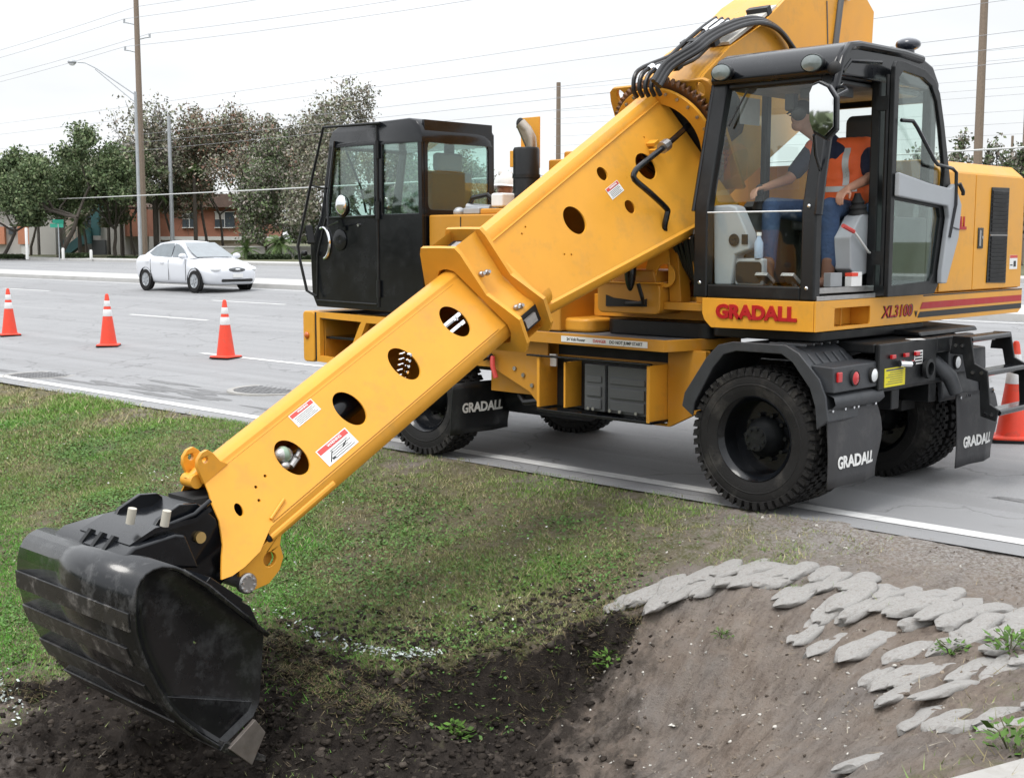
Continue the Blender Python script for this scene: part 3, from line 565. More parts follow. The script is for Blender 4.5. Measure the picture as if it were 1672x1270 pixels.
# worn, patched asphalt by the edge line
PATCH = pm('worn_asphalt', (.17, .17, .172), .9, var=.3, scale=14, bump=.5, bscale=60, dirt=(.30, .30, .30), dirtamt=.8, dscale=6)
rp_ = random.Random(3)
for (x, y, a, b_) in ((10.6, .25, .9, .10), (9.6, .05, .8, .12), (9.2, .45, .7, .08), (8.6, .2, .5, .10), (10.2, -.3, .6, .06), (11.6, .4, .7, .07), (8.9, -.15, .5, .06), (14.2, .45, 1.1, .10), (6.9, .3, .6, .07), (-1.6, -.4, .7, .05)):
    q = [(x + a*math.cos(t)*(1+.3*math.sin(3*t+x)+rp_.uniform(-.15, .15)), y + b_*math.sin(t)*(1+.3*math.sin(5*t+y)+rp_.uniform(-.2, .2))) for t in np.linspace(0, 2*math.pi, 26)[:-1]]
    m = B(); m.add([(u, v, float(road_z(v))+.003) for u, v in q], [tuple(range(25))]); m.obj('worn_patch', PATCH, road, False)

# ================================================================== riprap of concrete-filled bags
BAGS = [(-0.13,2.72,0.27),(-0.13,2.54,0.23),(-0.24,2.57,0.27),(-0.23,2.41,0.26),(-0.29,2.32,0.28),(-0.33,2.16,0.26),(-0.5,2.17,0.25),(-0.56,2.4,0.23),(-0.72,2.41,0.2),(-0.69,2.21,0.21),(-0.87,2.36,0.22),(-0.87,2.2,0.23),(-1.07,2.72,0.21),(-1.1,2.57,0.19),(-1.15,2.42,0.22),(-1.15,2.2,0.2),(-1.31,2.52,0.21),(-1.31,2.31,0.23),(-1.35,2.18,0.18),(-1.49,2.5,0.19),(-1.49,2.32,0.23),(-1.52,2.16,0.19),(-1.61,2.38,0.19),(-1.66,2.23,0.21),(-1.82,2.26,0.21),(-1.89,2.14,0.19),(-1.89,2.66,0.18),(-1.91,2.42,0.18),(-1.98,2.65,0.19),(-1.86,2.72,0.2),(-2.12,3.03,0.13),(-1.99,2.3,0.2),(-2.11,2.34,0.22),(-2.13,2.13,0.2),(-2.07,2.53,0.21),(-2.2,2.56,0.21),(-2.27,2.46,0.19),(-2.32,2.31,0.19),(-2.35,2.76,0.2),(-2.45,2.71,0.18),(-2.37,2.94,0.18),(-2.52,3.02,0.19),(-2.6,2.97,0.18),(-2.49,3.21,0.14),(-2.61,3.27,0.15),(-2.71,3.27,0.15),(-2.85,3.66,0.16),(-2.98,4.12,0.14),(-3.04,4.05,0.13),(-2.61,3.42,0.12)]
BAGM = pm('concrete_bag', (.335, .325, .31), .9, var=.22, scale=14, bump=.5, bscale=70, dirt=(.20, .17, .145), dirtamt=.85, dscale=5)
rip = empty('bag_riprap', (-1.4, 2.5, -.15), 'low revetment of grey hardened concrete bags along the rim of the dug hole', 'riprap')
def bag_mesh(seed):
    r = random.Random(seed); m = B(); R_ = []; ph = [r.uniform(0, 6.28) for _ in range(6)]
    for i in range(11):
        t = -1 + 2*i/10; q = max(0.1, (1-abs(t)**(3.5+seed % 3)))**.5*(1+.14*math.sin(2.6*t+ph[0])); sh = .12*math.sin(1.9*t+ph[1]); ring = []
        for k in range(14):
            a = 2*math.pi*k/14; c, s_ = math.cos(a), math.sin(a); wob = 1 + .07*math.sin(2*a+ph[2]+t*3) + .04*math.sin(5*a+ph[3]+t*6) + r.uniform(-.02, .02)
            ring.append((sh+.5*q*wob*math.copysign(abs(c)**.62, c), t*(1 + .10*math.sin(a*2+ph[4])), .5*q*wob*math.copysign(abs(s_)**.55, s_)*(1+.15*math.sin(4*t+ph[5]+c*2))))
        R_.append(ring)
    m.loft(R_); me = bpy.data.meshes.new('concrete_bag'); me.from_pydata(m.v, [], m.f); me.polygons.foreach_set('use_smooth', [True]*len(me.polygons)); me.set_sharp_from_angle(angle=math.radians(38)); me.materials.append(BAGM); return me
BM = [bag_mesh(k) for k in range(14)]
rb = random.Random(4); RIM = [(-.02, 2.80), (-.22, 2.50), (-.5, 2.30), (-.9, 2.22), (-1.3, 2.22), (-1.7, 2.24), (-2.1, 2.26), (-2.6, 2.3), (-3.0, 2.4)]
def rim_at(d):
    for A, Bq in zip(RIM[:-1], RIM[1:]):
        A, Bq = Vector(A), Vector(Bq); L = (Bq-A).length
        if d < L: return A.lerp(Bq, d/L)
        d -= L
    return None
rows = [(0, 0., 0), (.19, .12, 7), (.26, 1.0, 1), (.52, 1.55, 2), (.80, 1.85, 3), (1.10, 2.15, 4), (1.42, 2.35, 5), (1.75, 2.5, 6)]; cnt = 0
for off_, start, rn in rows:
    d = start + (.07 if rn % 2 else 0)
    while True:
        q = rim_at(d); d += rb.uniform(.115, .15)
        if q is None: break
        if rn and rb.random() < (.46 if rn != 7 else .10): continue
        x, y = q.x + rb.uniform(-.02, .02), q.y + off_ + rb.uniform(-.05, .05)
        if x < -3.05 + .1*max(0, y-3.4): continue
        z = float(terr(x, y)); dd = .12; gy = (float(terr(x, y+dd)) - float(terr(x, y-dd)))/(2*dd); gx = (float(terr(x+dd, y)) - float(terr(x-dd, y)))/(2*dd)
        o = link(bpy.data.objects.new('concrete_bag', BM[cnt % 14])); cnt += 1; o.parent = rip; o.matrix_parent_inverse = rip.matrix_basis.inverted()
        o.location = (x, y, z + .008 - (.004 if rn in (0, 7) else rb.uniform(.010, .034))); o.scale = (rb.uniform(.12, .165), rb.uniform(.15, .23), rb.uniform(.042, .062)); o.rotation_euler = (math.atan(gy)*.85+.05, -math.atan(gx)*.85, rb.uniform(-.25, .1) - .12 + .35*max(0, (x+.6)))
m = B(); m.prism([(-3.05, 4.98), (-3.25, 4.38), (-3.42, 3.9), (-4.9, 4.1), (-4.5, 6.2)], 'z', -.1, .1)
slab = m.obj('concrete_slab', CONC, bevel=.012); tag(slab, 'corner of a pale concrete slab at the near right edge of the hole', 'slab')

# ================================================================== far side of the road
BRICK = pm('orange_brick', (.36, .16, .105), .9, var=.2, scale=1.2, bump=.3, bscale=8)
STUC = pm('pale_stucco', (.52, .50, .47), .9, var=.08, scale=.8)
STUCT = pm('tan_stucco', (.46, .38, .32), .9, var=.08, scale=.8)
TEAL = pm('teal_metal', (.06, .16, .17), .6, var=.15, scale=.7)
ORNG = pm('orange_panel', (.58, .24, .14), .7, var=.1)
ROOFM = pm('shingle_roof', (.16, .11, .09), .9, var=.25, scale=2)
WING = pm('dark_window', (.07, .085, .10), .15, var=.3, scale=.4, coat=.5)
TRIM = pm('white_trim', (.70, .70, .68), .7, var=.05)
def building(name, D, label, cat='building'):
    x, y = far_xy(836, D); o = empty(name, (x, y, .74), label, cat); o.rotation_euler = (0, 0, math.atan2(RG.y, RG.x)); return o, (lambda px: (px-836)/2085*D/math.cos(PITCH)), (lambda py: elev_z(py, D)-.74)
# apartment block left
D = 104; bl, X_, Z_ = building('apartment_building', 104, 'two-storey apartment block of grey stucco and orange panels behind the left-hand trees')
def bx(nm, mat, px0, px1, py0, py1, y0, y1, par): m = B(); m.box(X_(px0), X_(px1), y0, y1, max(Z_(py1), 0) if py1 < 430 else 0, Z_(py0)); return m.obj(nm, mat, par, local=True)
bx('wall', STUC, -40, 240, 338, 440, 2.0, 9, bl); bx('wall', STUC, 55, 68, 345, 440, .4, 1.99, bl); bx('wall', STUC, 73, 98, 340, 440, .4, 1.99, bl)
bx('wall', STUCT, 112, 137, 350, 440, .8, 1.99, bl); bx('wall', STUC, 172, 182, 343, 440, .3, 1.99, bl); bx('wall', STUC, 188, 210, 338, 440, .2, 1.99, bl)
w = bx('brick_wall', BRICK, 210.2, 248, 342, 386, .5, 1.99, bl); bx('window', WING, 226, 236, 388, 412, 1.9, 1.98, bl)
p_ = bx('panel', ORNG, 28, 49, 368, 399, 1.6, 1.98, bl); bx('panel', ORNG, -12, 6, 370, 399, 1.6, 1.98, bl); bx('door', TRIM, 32, 47, 400, 418, 1.7, 1.98, bl)
for a, c, e_, f_ in ((11, 22, 371, 383), (68.5, 72.5, 352, 390), (140, 150, 350, 366), (192, 200, 345, 356), (150, 158, 395, 418)):
    f = bx('window', WING, a, c, e_, f_, 1.85, 1.98, bl); bx('frame', TRIM, a-.8, c+.8, e_-1.2, e_-.2, 1.8, 1.97, f)
m = B(); m.prism([(X_(112), Z_(410)), (X_(160), Z_(372)), (X_(160), Z_(398)), (X_(148), Z_(399)), (X_(124), Z_(417)), (X_(112), Z_(417))], 'y', -.8, .2); m.obj('stair', TEAL, bl, local=True)
m = B()
for k in range(9): m.box(X_(114+k*5.2), X_(114.8+k*5.2), -.95, -.9, Z_(408-k*4.2), Z_(396-k*4.2))
m.obj('stair_railing', TEAL, bl, local=True)
bx('stair_tower', TEAL, 160, 172, 330, 385, -.2, 1.9, bl); bx('stair_door', GREYD, 159, 181, 392, 440, -.1, .25, bl)
m = B(); m.prism([(X_(-45), Z_(338)), (X_(245), Z_(338)), (X_(230), Z_(312)), (X_(-30), Z_(312))], 'y', 1.2, 9.5); m.obj('roof', ROOFM, bl, local=True)
# brick block right of the tall pole
br, X_, Z_ = building('brick_building', 108, 'two-storey orange brick block with a white band seen above the white car')
bx('wall', BRICK, 250.3, 436, 338, 386, 1.5, 9, br); bx('lower_wall', STUCT, 250.3, 436, 392.3, 440, 1.7, 9, br); bx('band', TRIM, 250.3, 436, 386.2, 392.2, 1.42, 8, br)
for a, c in ((299, 322), (352, 384), (402, 418)):
    f = bx('window', WING, a, c, 346, 371, 1.38, 1.49, br); bx('frame', TRIM, a-1, c+1, 344.8, 346, 1.33, 1.48, f); bx('frame', TRIM, a-1, c+1, 371, 372.4, 1.33, 1.48, f); bx('mullion', TRIM, (a+c)/2-.5, (a+c)/2+.5, 346.1, 370.9, 1.34, 1.375, f)
    bx('blind', STUC, a+.5, (a+c)/2-.8, 346.5, 358, 1.36, 1.37, f)
for a, c in ((262, 276), (330, 345)): bx('window', WING, a, c, 399, 416, 1.6, 1.69, br)
m = B(); m.prism([(X_(246), Z_(338)), (X_(442), Z_(338)), (X_(425), Z_(316)), (X_(262), Z_(316))], 'y', .9, 9.5); m.obj('roof', ROOFM, br, local=True)
wl, X_, Z_ = building('boundary_wall', 90, 'low pale boundary wall behind the palms and hedges', 'wall')
bx('wall', STUC, 330, 640, 404, 440, 0, .25, wl); bx('coping', TRIM, 329, 641, 402, 403.8, -.05, .3, wl)
# trees: recursive limbs carrying leaf sprays
def tree(px, D, htop, width, seed, cols, nleaf, lsize, label,  group='trees across the road', name='tree', crown_bot=.32, trunk_r=.16, lift=1., sig=.5, twig=1., levels=4, lean=0):
    nleaf = int(nleaf*(4.2 if sig < .6 else 3.0)); lsize *= .68; sig *= .72; twig *= 1.2; r = np.random.default_rng(seed); x, y = far_xy(px, D); o = empty(name, (x, y, .72), label, 'tree', group); h = elev_z(htop, D)-.72; w = width/2085*D
    segs, ends = [], []
    def grow(p, d, L, rad, lv):
        n = 3 if lv < levels else 2; q = p; 
        for k in range(n):
            d = d + r.normal(0, .14, 3) + np.array([0, 0, .05*lift]); d = d/np.linalg.norm(d); q2 = q + d*L/n; r2 = rad*(1-.28*(k+1)/n); segs.append((q, q2, rad*(1-.28*k/n), r2)); q = q2
            if lv >= levels-1: ends.append(q)
        if lv >= levels: return
        for k in range(int(r.integers(3, 5))):
            a = r.uniform(0, 2*math.pi); sp = r.uniform(.45, 1.0); u = np.cross(d, [0, 0, 1] if abs(d[2]) < .9 else [1, 0, 0]); u = u/np.linalg.norm(u); v = np.cross(d, u)
            nd = d*math.cos(sp) + (u*math.cos(a)+v*math.sin(a))*math.sin(sp); grow(q, nd, L*r.uniform(.55, .85), rad*.6, lv+1)
    grow(np.zeros(3), np.array([lean, 0, 1.]), 1.0, 1.0, 0)
    E_ = np.array(ends); zt = np.percentile(E_[:, 2], 97); zb = np.percentile(E_[:, 2], 3); rr = np.percentile(np.linalg.norm(E_[:, :2]-E_[:, :2].mean(0), axis=1), 90); cxy = E_[:, :2].mean(0)
    def mapp(P):
        P = np.array(P, float); z = P[..., 2].copy(); zz = np.where(z < zb, z/zb*crown_bot*h, (crown_bot + (z-zb)/(zt-zb)*(1-crown_bot))*h)
        f = np.clip(z/zb, 0, 1)[..., None]; xy = (P[..., :2]-cxy*f)*(w/2/rr); return np.concatenate([xy, zz[..., None]], -1)
    m = B(); tr = trunk_r*1.
    V, F = [], []
    for p, q, a, b_ in segs:
        P, Q = mapp(p), mapp(q); d = Q-P; d = d/(np.linalg.norm(d)+1e-9); u = np.cross(d, [.3, .9, .1]); u /= np.linalg.norm(u)+1e-9; v = np.cross(d, u); a, b_ = max(a*tr, .012*twig), max(b_*tr, .01*twig); k0 = len(V)*1
        for c_, rd in ((P, a), (Q, b_)):
            for t in range(5): V.append(c_ + rd*(u*math.cos(t*1.2566)+v*math.sin(t*1.2566)))
        for t in range(5): F.append((k0+t, k0+(t+1) % 5, k0+5+(t+1) % 5, k0+5+t))
    np_mesh('trunk', V, F, BARK, None, o, smooth=True, local=True)
    EM = mapp(E_); n = nleaf; c = EM[r.integers(0, len(EM), n)] + r.normal(0, sig*w/8, (n, 3))*np.array([1, 1, .75]); c[:, 2] = np.maximum(c[:, 2], h*crown_bot*.8)
    t1 = r.normal(0, 1, (n, 3)); t1 /= np.linalg.norm(t1, axis=1)[:, None]; t2 = np.cross(t1, r.normal(0, 1, (n, 3))); t2 /= np.linalg.norm(t2, axis=1)[:, None]; s_ = (lsize*r.uniform(.5, 1.4, n))[:, None]
    V = np.stack([c-t1*s_, c-t2*s_*.6, c+t1*s_, c+t2*s_*.6], 1).reshape(-1, 3); ci = np.array(cols)[np.minimum((r.uniform(0, 1, n)**1.0*len(cols)).astype(int), len(cols)-1)]*r.uniform(.6, 1.4, n)[:, None]
    np_mesh('crown', V, np.arange(4*n).reshape(-1, 4), LEAF, np.repeat(ci, 4, 0), o, local=True); return o
G1 = [(.116, .171, .073), (.140, .189, .085), (.171, .201, .104), (.085, .122, .061)]; G2 = [(.207, .226, .140), (.232, .226, .159), (.159, .183, .110), (.268, .232, .171)]; RD = [(.26, .15, .11), (.23, .19, .13), (.17, .18, .11), (.28, .16, .11)]; GY = [(.268, .256, .220), (.305, .275, .238), (.207, .220, .159), (.244, .207, .177)]  # leaf palettes; greens and greys lightened to put distance haze into the colour
tree(14, 88, 262, 130, 31, G1, 6500, .17, 'dense dark green tree cut by the left edge of the picture', crown_bot=.38, trunk_r=.14)
tree(104, 86, 234, 185, 32, G1, 11500, .16, 'broad dark oak with forked trunks behind the green street sign', crown_bot=.36, trunk_r=.18, lift=.6)
tree(196, 92, 262, 130, 33, G1+G2, 6500, .16, 'mid green tree between the oak and the tall pole', crown_bot=.4, trunk_r=.15)
tree(262, 96, 186, 150, 34, G2+GY, 2600, .17, 'loose thin-leaved grey-green tree behind the tall wooden pole', crown_bot=.35, trunk_r=.14, sig=.75)
tree(345, 98, 196, 120, 35, G2+RD, 3000, .16, 'tall loose tree with russet leaves above the brick block', crown_bot=.4, trunk_r=.13, sig=.7)
tree(408, 93, 188, 150, 36, GY+G2+RD, 3600, .16, 'bare-twigged tree with reddish tips right of the brick windows', crown_bot=.3, trunk_r=.14, sig=.75)
tree(452, 88, 250, 150, 37, GY+G1, 8000, .15, 'bushy grey-green tree low behind the palm shrubs', crown_bot=.18, trunk_r=.12)
tree(533, 84, 172, 150, 38, G2+GY, 3300, .16, 'tall grey-green tree rising left of the black carrier cab', crown_bot=.28, trunk_r=.15, sig=.75)
tree(600, 88, 166, 120, 39, G2+GY, 3600, .16, 'grey-green tree whose top shows above the black carrier cab', crown_bot=.28, trunk_r=.14, sig=.75)
tree(668, 90, 255, 130, 40, GY+G1, 4200, .16, 'dull green tree seen through the carrier cab windows', crown_bot=.25)
tree(770, 92, 270, 150, 41, GY+G2, 4200, .16, 'hazy grey tree seen behind the rear of the carrier cab', crown_bot=.2)
tree(838, 96, 296, 110, 42, GY+G1, 3000, .16, 'low green tree between the carrier cab and the exhaust stack', crown_bot=.2)
for k, (px, hp, w_, cols_, lb) in enumerate(((60, 268, 120, G1, 'dark green tree filling the gap behind the street sign'), (150, 258, 120, G1, 'dark green tree right behind the broad oak'), (228, 250, 110, G1+G2, 'green tree directly left of the tall pole'), (300, 232, 120, G1+G2, 'mid green tree behind the grey pole'), (372, 225, 130, GY+G2, 'grey-green tree filling the gap above the white car'), (490, 205, 120, GY+G2, 'grey tree filling the gap left of the carrier cab'))):
    tree(px, 99, hp, w_, 80+k, cols_, 3600, .16, lb, crown_bot=.52, trunk_r=.12)
for k, (px, hp, w_, lb) in enumerate(((1562, 240, 60, 'low dark bush tree just right of the open cab door'), (1615, 250, 55, 'low bush tree between the two right-hand poles'), (1660, 246, 60, 'low bush tree at the right edge behind the thin pole'), (1500, 258, 90, 'pale bush tree seen through the open cab door glass'))):
    tree(px, 60, hp, w_, 60+k, G1+GY, 1500, .14, lb, 'bushes beyond the road on the right', crown_bot=.2, trunk_r=.08, sig=.8)
def palm(px, D, pbase, ptop, rad, seed, label, nf=34, group='palms and palm shrubs across the road', drop=1.):
    r = np.random.default_rng(seed); x, y = far_xy(px, D); o = empty('palm_shrub', (x, y, .73), label, 'palm', group); zc = elev_z(pbase, D)-.73; m = B(); m.tube([(0, 0, -.05), (.03, 0, zc*.5), (0, .02, zc)], [.17, .14, .12], 8); m.obj('trunk', BARK, o, local=True)
    R_ = rad/2085*D; up = elev_z(ptop, D)-.73-zc; V, F, Cc = [], [], []
    for k in range(nf):
        a = r.uniform(0, 2*math.pi); el = r.uniform(-.35, 1.2); prev = None; L = R_*r.uniform(.75, 1.1); cc = np.array([.075, .12, .035])*r.uniform(.6, 1.5)
        for j in range(7):
            t = j/6; d = L*t; p = np.array([math.cos(a)*d*math.cos(el), math.sin(a)*d*math.cos(el), zc + up*.9*math.sin(el)*t*1.2 - drop*.45*L*t*t])
            if prev is not None:
                sd_ = np.array([-math.sin(a), math.cos(a), 0]); 
                for sg in (-1, 1):
                    for u_ in (0, .5):
                        b0 = prev+(p-prev)*u_; i = len(V); tip = b0 + sg*sd_*L*.26*(1-t*.5) + (p-prev)*.9 + np.array([0, 0, -.10*L]); V += [b0, b0+(p-prev)*.42, tip]; F.append((i, i+1, i+2)); Cc += [cc]*3
            prev = p
    np_mesh('fronds', V, F, LEAF, np.array(Cc), o, local=True); return o
palm(462, 80, 398, 366, 36, 71, 'round green palm shrub in front of the pale wall', 46)
palm(407, 81, 408, 378, 26, 72, 'smaller darker palm shrub left of the round palm', 34)
palm(140, 92, 366, 342, 24, 73, 'dark palm in front of the teal stair', 30)
palm(327, 95, 280, 252, 26, 74, 'tall thin palm in front of the brick windows', 26, drop=1.2)
palm(208, 96, 300, 280, 26, 75, 'palm with a tall trunk left of the tall pole', 26, drop=1.2)
palm(262, 95, 310, 285, 30, 76, 'palm head right of the tall pole', 30, drop=1.2)
def hedge(px0, px1, ptop, D, seed, label):
    x, y = far_xy((px0+px1)/2, D); o = empty('hedge', (x, y, .72), label, 'hedge', 'clipped hedges across the road'); o.rotation_euler = (0, 0, math.atan2(RG.y, RG.x)); r = np.random.default_rng(seed); w = (px1-px0)/2085*D; h = elev_z(ptop, D)-.72; n = 2600
    c = np.c_[r.uniform(-w/2, w/2, n), r.uniform(-.5, .5, n), r.uniform(.02, 1, n)*h*(.85+.15*r.uniform(0, 1, n))]; t1 = r.normal(0, 1, (n, 3)); t1 /= np.linalg.norm(t1, axis=1)[:, None]; t2 = np.cross(t1, r.normal(0, 1, (n, 3))); t2 /= np.linalg.norm(t2, axis=1)[:, None]
    V = np.stack([c-t1*.11, c-t2*.08, c+t1*.11, c+t2*.08], 1).reshape(-1, 3); np_mesh('foliage', V, np.arange(4*n).reshape(-1, 4), LEAF, np.repeat(np.array([.04, .06, .025])*r.uniform(.5, 1.4, n)[:, None], 4, 0), o, local=True)
    m = B(); 
    for k in range(5): m.tube([(-w/2+w*(k+.5)/5, 0, -.05), (-w/2+w*(k+.5)/5, .05, h*.8)], .03, 5)
    m.obj('stem', BARK, o, local=True)
hedge(412, 478, 416, 79, 1, 'dark clipped hedge under the round palm shrub'); hedge(488, 545, 417, 79, 2, 'dark hedge next to the black carrier cab'); hedge(110, 152, 414, 84, 3, 'low hedge under the teal stair'); hedge(2, 46, 416, 86, 4, 'low hedge at the left edge under the orange panel'); hedge(186, 240, 420, 86, 5, 'low hedge left of the white car')
# poles, lamp, signs, bollards
def pole(px, D, pbase, ptop, r0, r1, mat, label, name='utility_pole', group='utility poles'):
    x, y = far_xy(px, D); zb = .7 if pbase is None else elev_z(pbase, D); o = empty(name, (x, y, zb), label, 'pole', group); m = B(); h = elev_z(ptop, D)-zb; m.tube([(0, 0, -.3), (0, 0, h*.5), (0, 0, h)], [r0, (r0+r1)/2, r1], 10); m.obj('shaft', mat, o, local=True); return o, h
AX = Vector((1, 0, 0))
o, h = pole(243, 84, None, -60, .24, .15, WOODP, 'very tall brown wooden utility pole beside the street lamp')
ARMZ = [elev_z(38, 84)-.7, elev_z(62, 84)-.7, elev_z(83, 84)-.7, elev_z(18, 84)-.7]
for k, z in enumerate(ARMZ[:3]):
    s_ = (1, -1, 1)[k]; m = B(); m.tube([(0, 0, z-.12), s_*RG*-.5+Vector((0, 0, z)), s_*RG*-.85+Vector((0, 0, z+.05))], .05, 6); m.cyl(s_*RG*-.8+Vector((0, 0, z)), s_*RG*-.8+Vector((0, 0, z+.25)), .07, 8); m.obj('insulator_arm', GALV, o, local=True)
xP, yP = far_xy(243, 84)
o, h = pole(237, 83, None, 150, .13, .09, GALV, 'grey metal street lamp pole with a long arm reaching left', 'street_lamp', None)
m = B(); L_ = -RG; z1 = elev_z(103, 83)-.7; a0 = elev_z(155, 83)-.7
m.tube([(0, 0, a0), L_*1.1+Vector((0, 0, a0+(z1-a0)*.38)), L_*2.4+Vector((0, 0, a0+(z1-a0)*.82)), L_*3.1+Vector((0, 0, z1)), L_*3.6+Vector((0, 0, z1+.05))], .045, 6); m.tube([(0, 0, a0-.5), L_*1.2+Vector((0, 0, a0-.1+(z1-a0)*.3)), L_*2.5+Vector((0, 0, a0+(z1-a0)*.80))], .03, 6); m.obj('arm', GALV, o, local=True)
m = B(); m.ell(L_*3.95+Vector((0, 0, z1+.05)), (.28, .28, .16), 12, 8); lh = m.obj('lamp_head', GALV, o, local=True); m = B(); m.ell(L_*3.95+Vector((0, 0, z1-.06)), (.2, .2, .12), 12, 6); m.obj('lens', WLENS, lh, local=True)
pole(289, 92, None, 190, .16, .12, GALV, 'grey pole in front of the brick windows'); pole(910, 90, None, 135, .2, .15, WOODP, 'weathered pole rising behind the boom right of the exhaust stack')
rp1, _ = pole(1581, 54, None, -60, .20, .15, WOODP, 'brown wooden pole right of the open cab door'); pole(1656, 66, None, 60, .17, .12, WOODP, 'greyer wooden pole at the right edge of the picture'); pole(1635, 95, None, 222, .12, .09, WOODP, 'short distant pole between the two right-hand poles')
def wire(p, q, sag, r, mat, label, grp='overhead wires'):
    p, q = Vector(p), Vector(q); m = B(); m.tube([p.lerp(q, t/14)-Vector((0, 0, sag*4*(t/14)*(1-t/14))) for t in range(15)], r, 4); tag(m.obj('overhead_wire', mat), label, 'wire', grp)
for k, z in enumerate(ARMZ):
    s_ = (1, -1, 1, .0)[k]; P0 = Vector((xP, yP, z+.95)) - RG*.8*s_
    for sg in (-1, 1): wire(P0, P0+AX*sg*95, 1.2, .011, WIRE, ('highest', 'second', 'third', 'fourth')[(1, 2, 3, 0)[k]] + ' overhead wire strung from the tall brown pole to its ' + ('right' if sg < 0 else 'left'))
for (pz, py0, D0, rr, mt, lab) in ((306, 0, 80, .030, WIREW, 'thick pale cable crossing low in front of the left-hand trees'), (207, 0, 84, .009, WIRE, 'upper of the three thin wires just above the left-hand treetops'), (220, 0, 84, .009, WIRE, 'middle of the three thin wires just above the left-hand treetops'), (233, 0, 84, .009, WIRE, 'lowest of the three thin wires just above the left-hand treetops'), (180, 0, 88, .009, WIRE, 'lower thin wire passing behind the carrier cab and the boom'), (160, 0, 90, .009, WIRE, 'upper thin wire passing behind the carrier cab and the boom')):
    x, y = far_xy(243, D0); z = elev_z(pz, D0); wire((x+70, y, z), (x-75, y, z), .5, rr, mt, lab)
for nth, py in zip(('highest', 'second', 'third', 'fourth', 'fifth', 'sixth', 'seventh', 'lowest'), (75, 92, 122, 138, 150, 176, 196, 214)):
    x, y = far_xy(1581, 54); z = elev_z(py, 54); wire((x+24, y-.3, z+.15), (x-40, y-.3, z), .3, .006, WIRE, nth + ' of the thin wires crossing the two right-hand poles', 'overhead wires on the right')
o, h = pole(106, 82, None, 366, .035, .035, GALV, 'street sign post with two green name blades', 'street_sign', None); o['category'] = 'sign'
SIGNG = pm('sign_green', (.03, .32, .22), .5, var=.05)
m = B(); m.obox(Vector((0, 0, h-.1))+RG*-.1, RG*.42, FG*.015, Vector((0, 0, .12))); m.obj('sign_blade', SIGNG, o, local=True); m = B(); m.obox(Vector((0, 0, h+.16)), (RG*.5+FG*.866)*.42, (FG*.5-RG*.866)*.015, Vector((0, 0, .12))); m.obj('sign_blade', SIGNG, o, local=True)
def bollard(px, ptop, label):
    x, y = far_xy(px, 80); o = empty('bollard', (x, y, .73), label, 'bollard', 'white bollards at the far kerb'); h = elev_z(ptop, 80)-.73; m = B(); m.lathe([(.001, 0), (.09, 0), (.09, h-.05), (.06, h), (.001, h+.01)], (0, 0, 0), (0, 0, 1), 12); m.obj('post', TRIM, o, local=True)
bollard(112, 405, 'white bollard beside the green street sign'); bollard(157, 408, 'white bollard left of the wide tree trunk'); bollard(54, 372, 'tall thin white post left of the street sign'); bollard(5, 378, 'tall thin white post at the left edge'); bollard(413, 417, 'short white post in front of the hedge')
# manholes in the kerb lane
IRON = pm('worn_iron_cover', (.13, .13, .132), .7, var=.2, dirt=(.28, .28, .28), dirtamt=.7, dscale=5)
for (x, y, r, lb) in ((12.6, .35, .45, 'dark round manhole cover by the edge line at the far left'), (8.5, -.75, .5, 'dark round manhole cover just left of the boom')):
    z = float(road_z(y)); o = empty('manhole_cover', (x, y, z), lb, 'manhole'); m = B(); m.lathe([(r, .004), (r*1.16, .006), (r*1.17, -.02)], (0, 0, 0), (0, 0, 1), 36); m.obj('rim', CONC, o, local=True); m = B(); m.lathe([(.001, .003), (r*.98, .003), (r*.99, -.02)], (0, 0, 0), (0, 0, 1), 36)
    for k in range(-4, 5):
        for j in range(-4, 5):
            if math.hypot(k, j) < 4.6: m.box(k*.085*r/.42-.02, k*.085*r/.42+.02, j*.085*r/.42-.02, j*.085*r/.42+.02, .003, .007)
    m.obj('lid', IRON, o, local=True)
# ---- traffic cones
def make_cone():
    o = empty('traffic_cone', (0, 0, 0), 'c', 'cone', 'traffic cones along the lane line')
    H = .92; rb_, rt = .145, .028; f = lambda z: rb_+(rt-rb_)*(z-.04)/(H-.04)
    m = B(); m.prism(rrect(-.19, .19, -.19, .19, .03), 'z', 0.004, .022); m.obj('base_edge', BLKS, o, local=True)
    m = B(); m.prism(rrect(-.185, .185, -.185, .185, .035), 'z', .0225, .045); m.obj('base', CONE, o, local=True, bevel=.006)
    m = B(); m.lathe([(f(.04)+.012, .044), (f(.05), .056), (f(.5), .5), (f(H-.03), H-.03), (rt*.8, H-.005), (.012, H), (.010, H-.02)], (0, 0, 0), (0, 0, 1), 28); m.obj('body', CONE, o, local=True)
    for a, c in ((.53, .65), (.70, .80)): m = B(); m.lathe([(f(a)+.001, a), (f(a)+.003, a+.004), (f(c)+.003, c-.004), (f(c)+.001, c)], (0, 0, 0), (0, 0, 1), 28); m.obj('reflective_collar', CONEW, o, local=True)
    return o
c0 = make_cone()
for k, (x, y, rz, lb) in enumerate(((12.1, -2.45, .3, 'orange cone nearest to the black carrier cab'), (15.55, -2.35, .9, 'middle orange cone of the three on the left'), (19.25, -2.3, 1.3, 'orange cone at the far left edge of the picture'), (-.22, -2.72, .5, 'orange cone behind the rear steps of the excavator'))):
    o = c0 if k == 0 else copy_thing(c0); o.location = (x, y, float(road_z(y))); o.rotation_euler = (0, 0, rz); o['label'] = lb
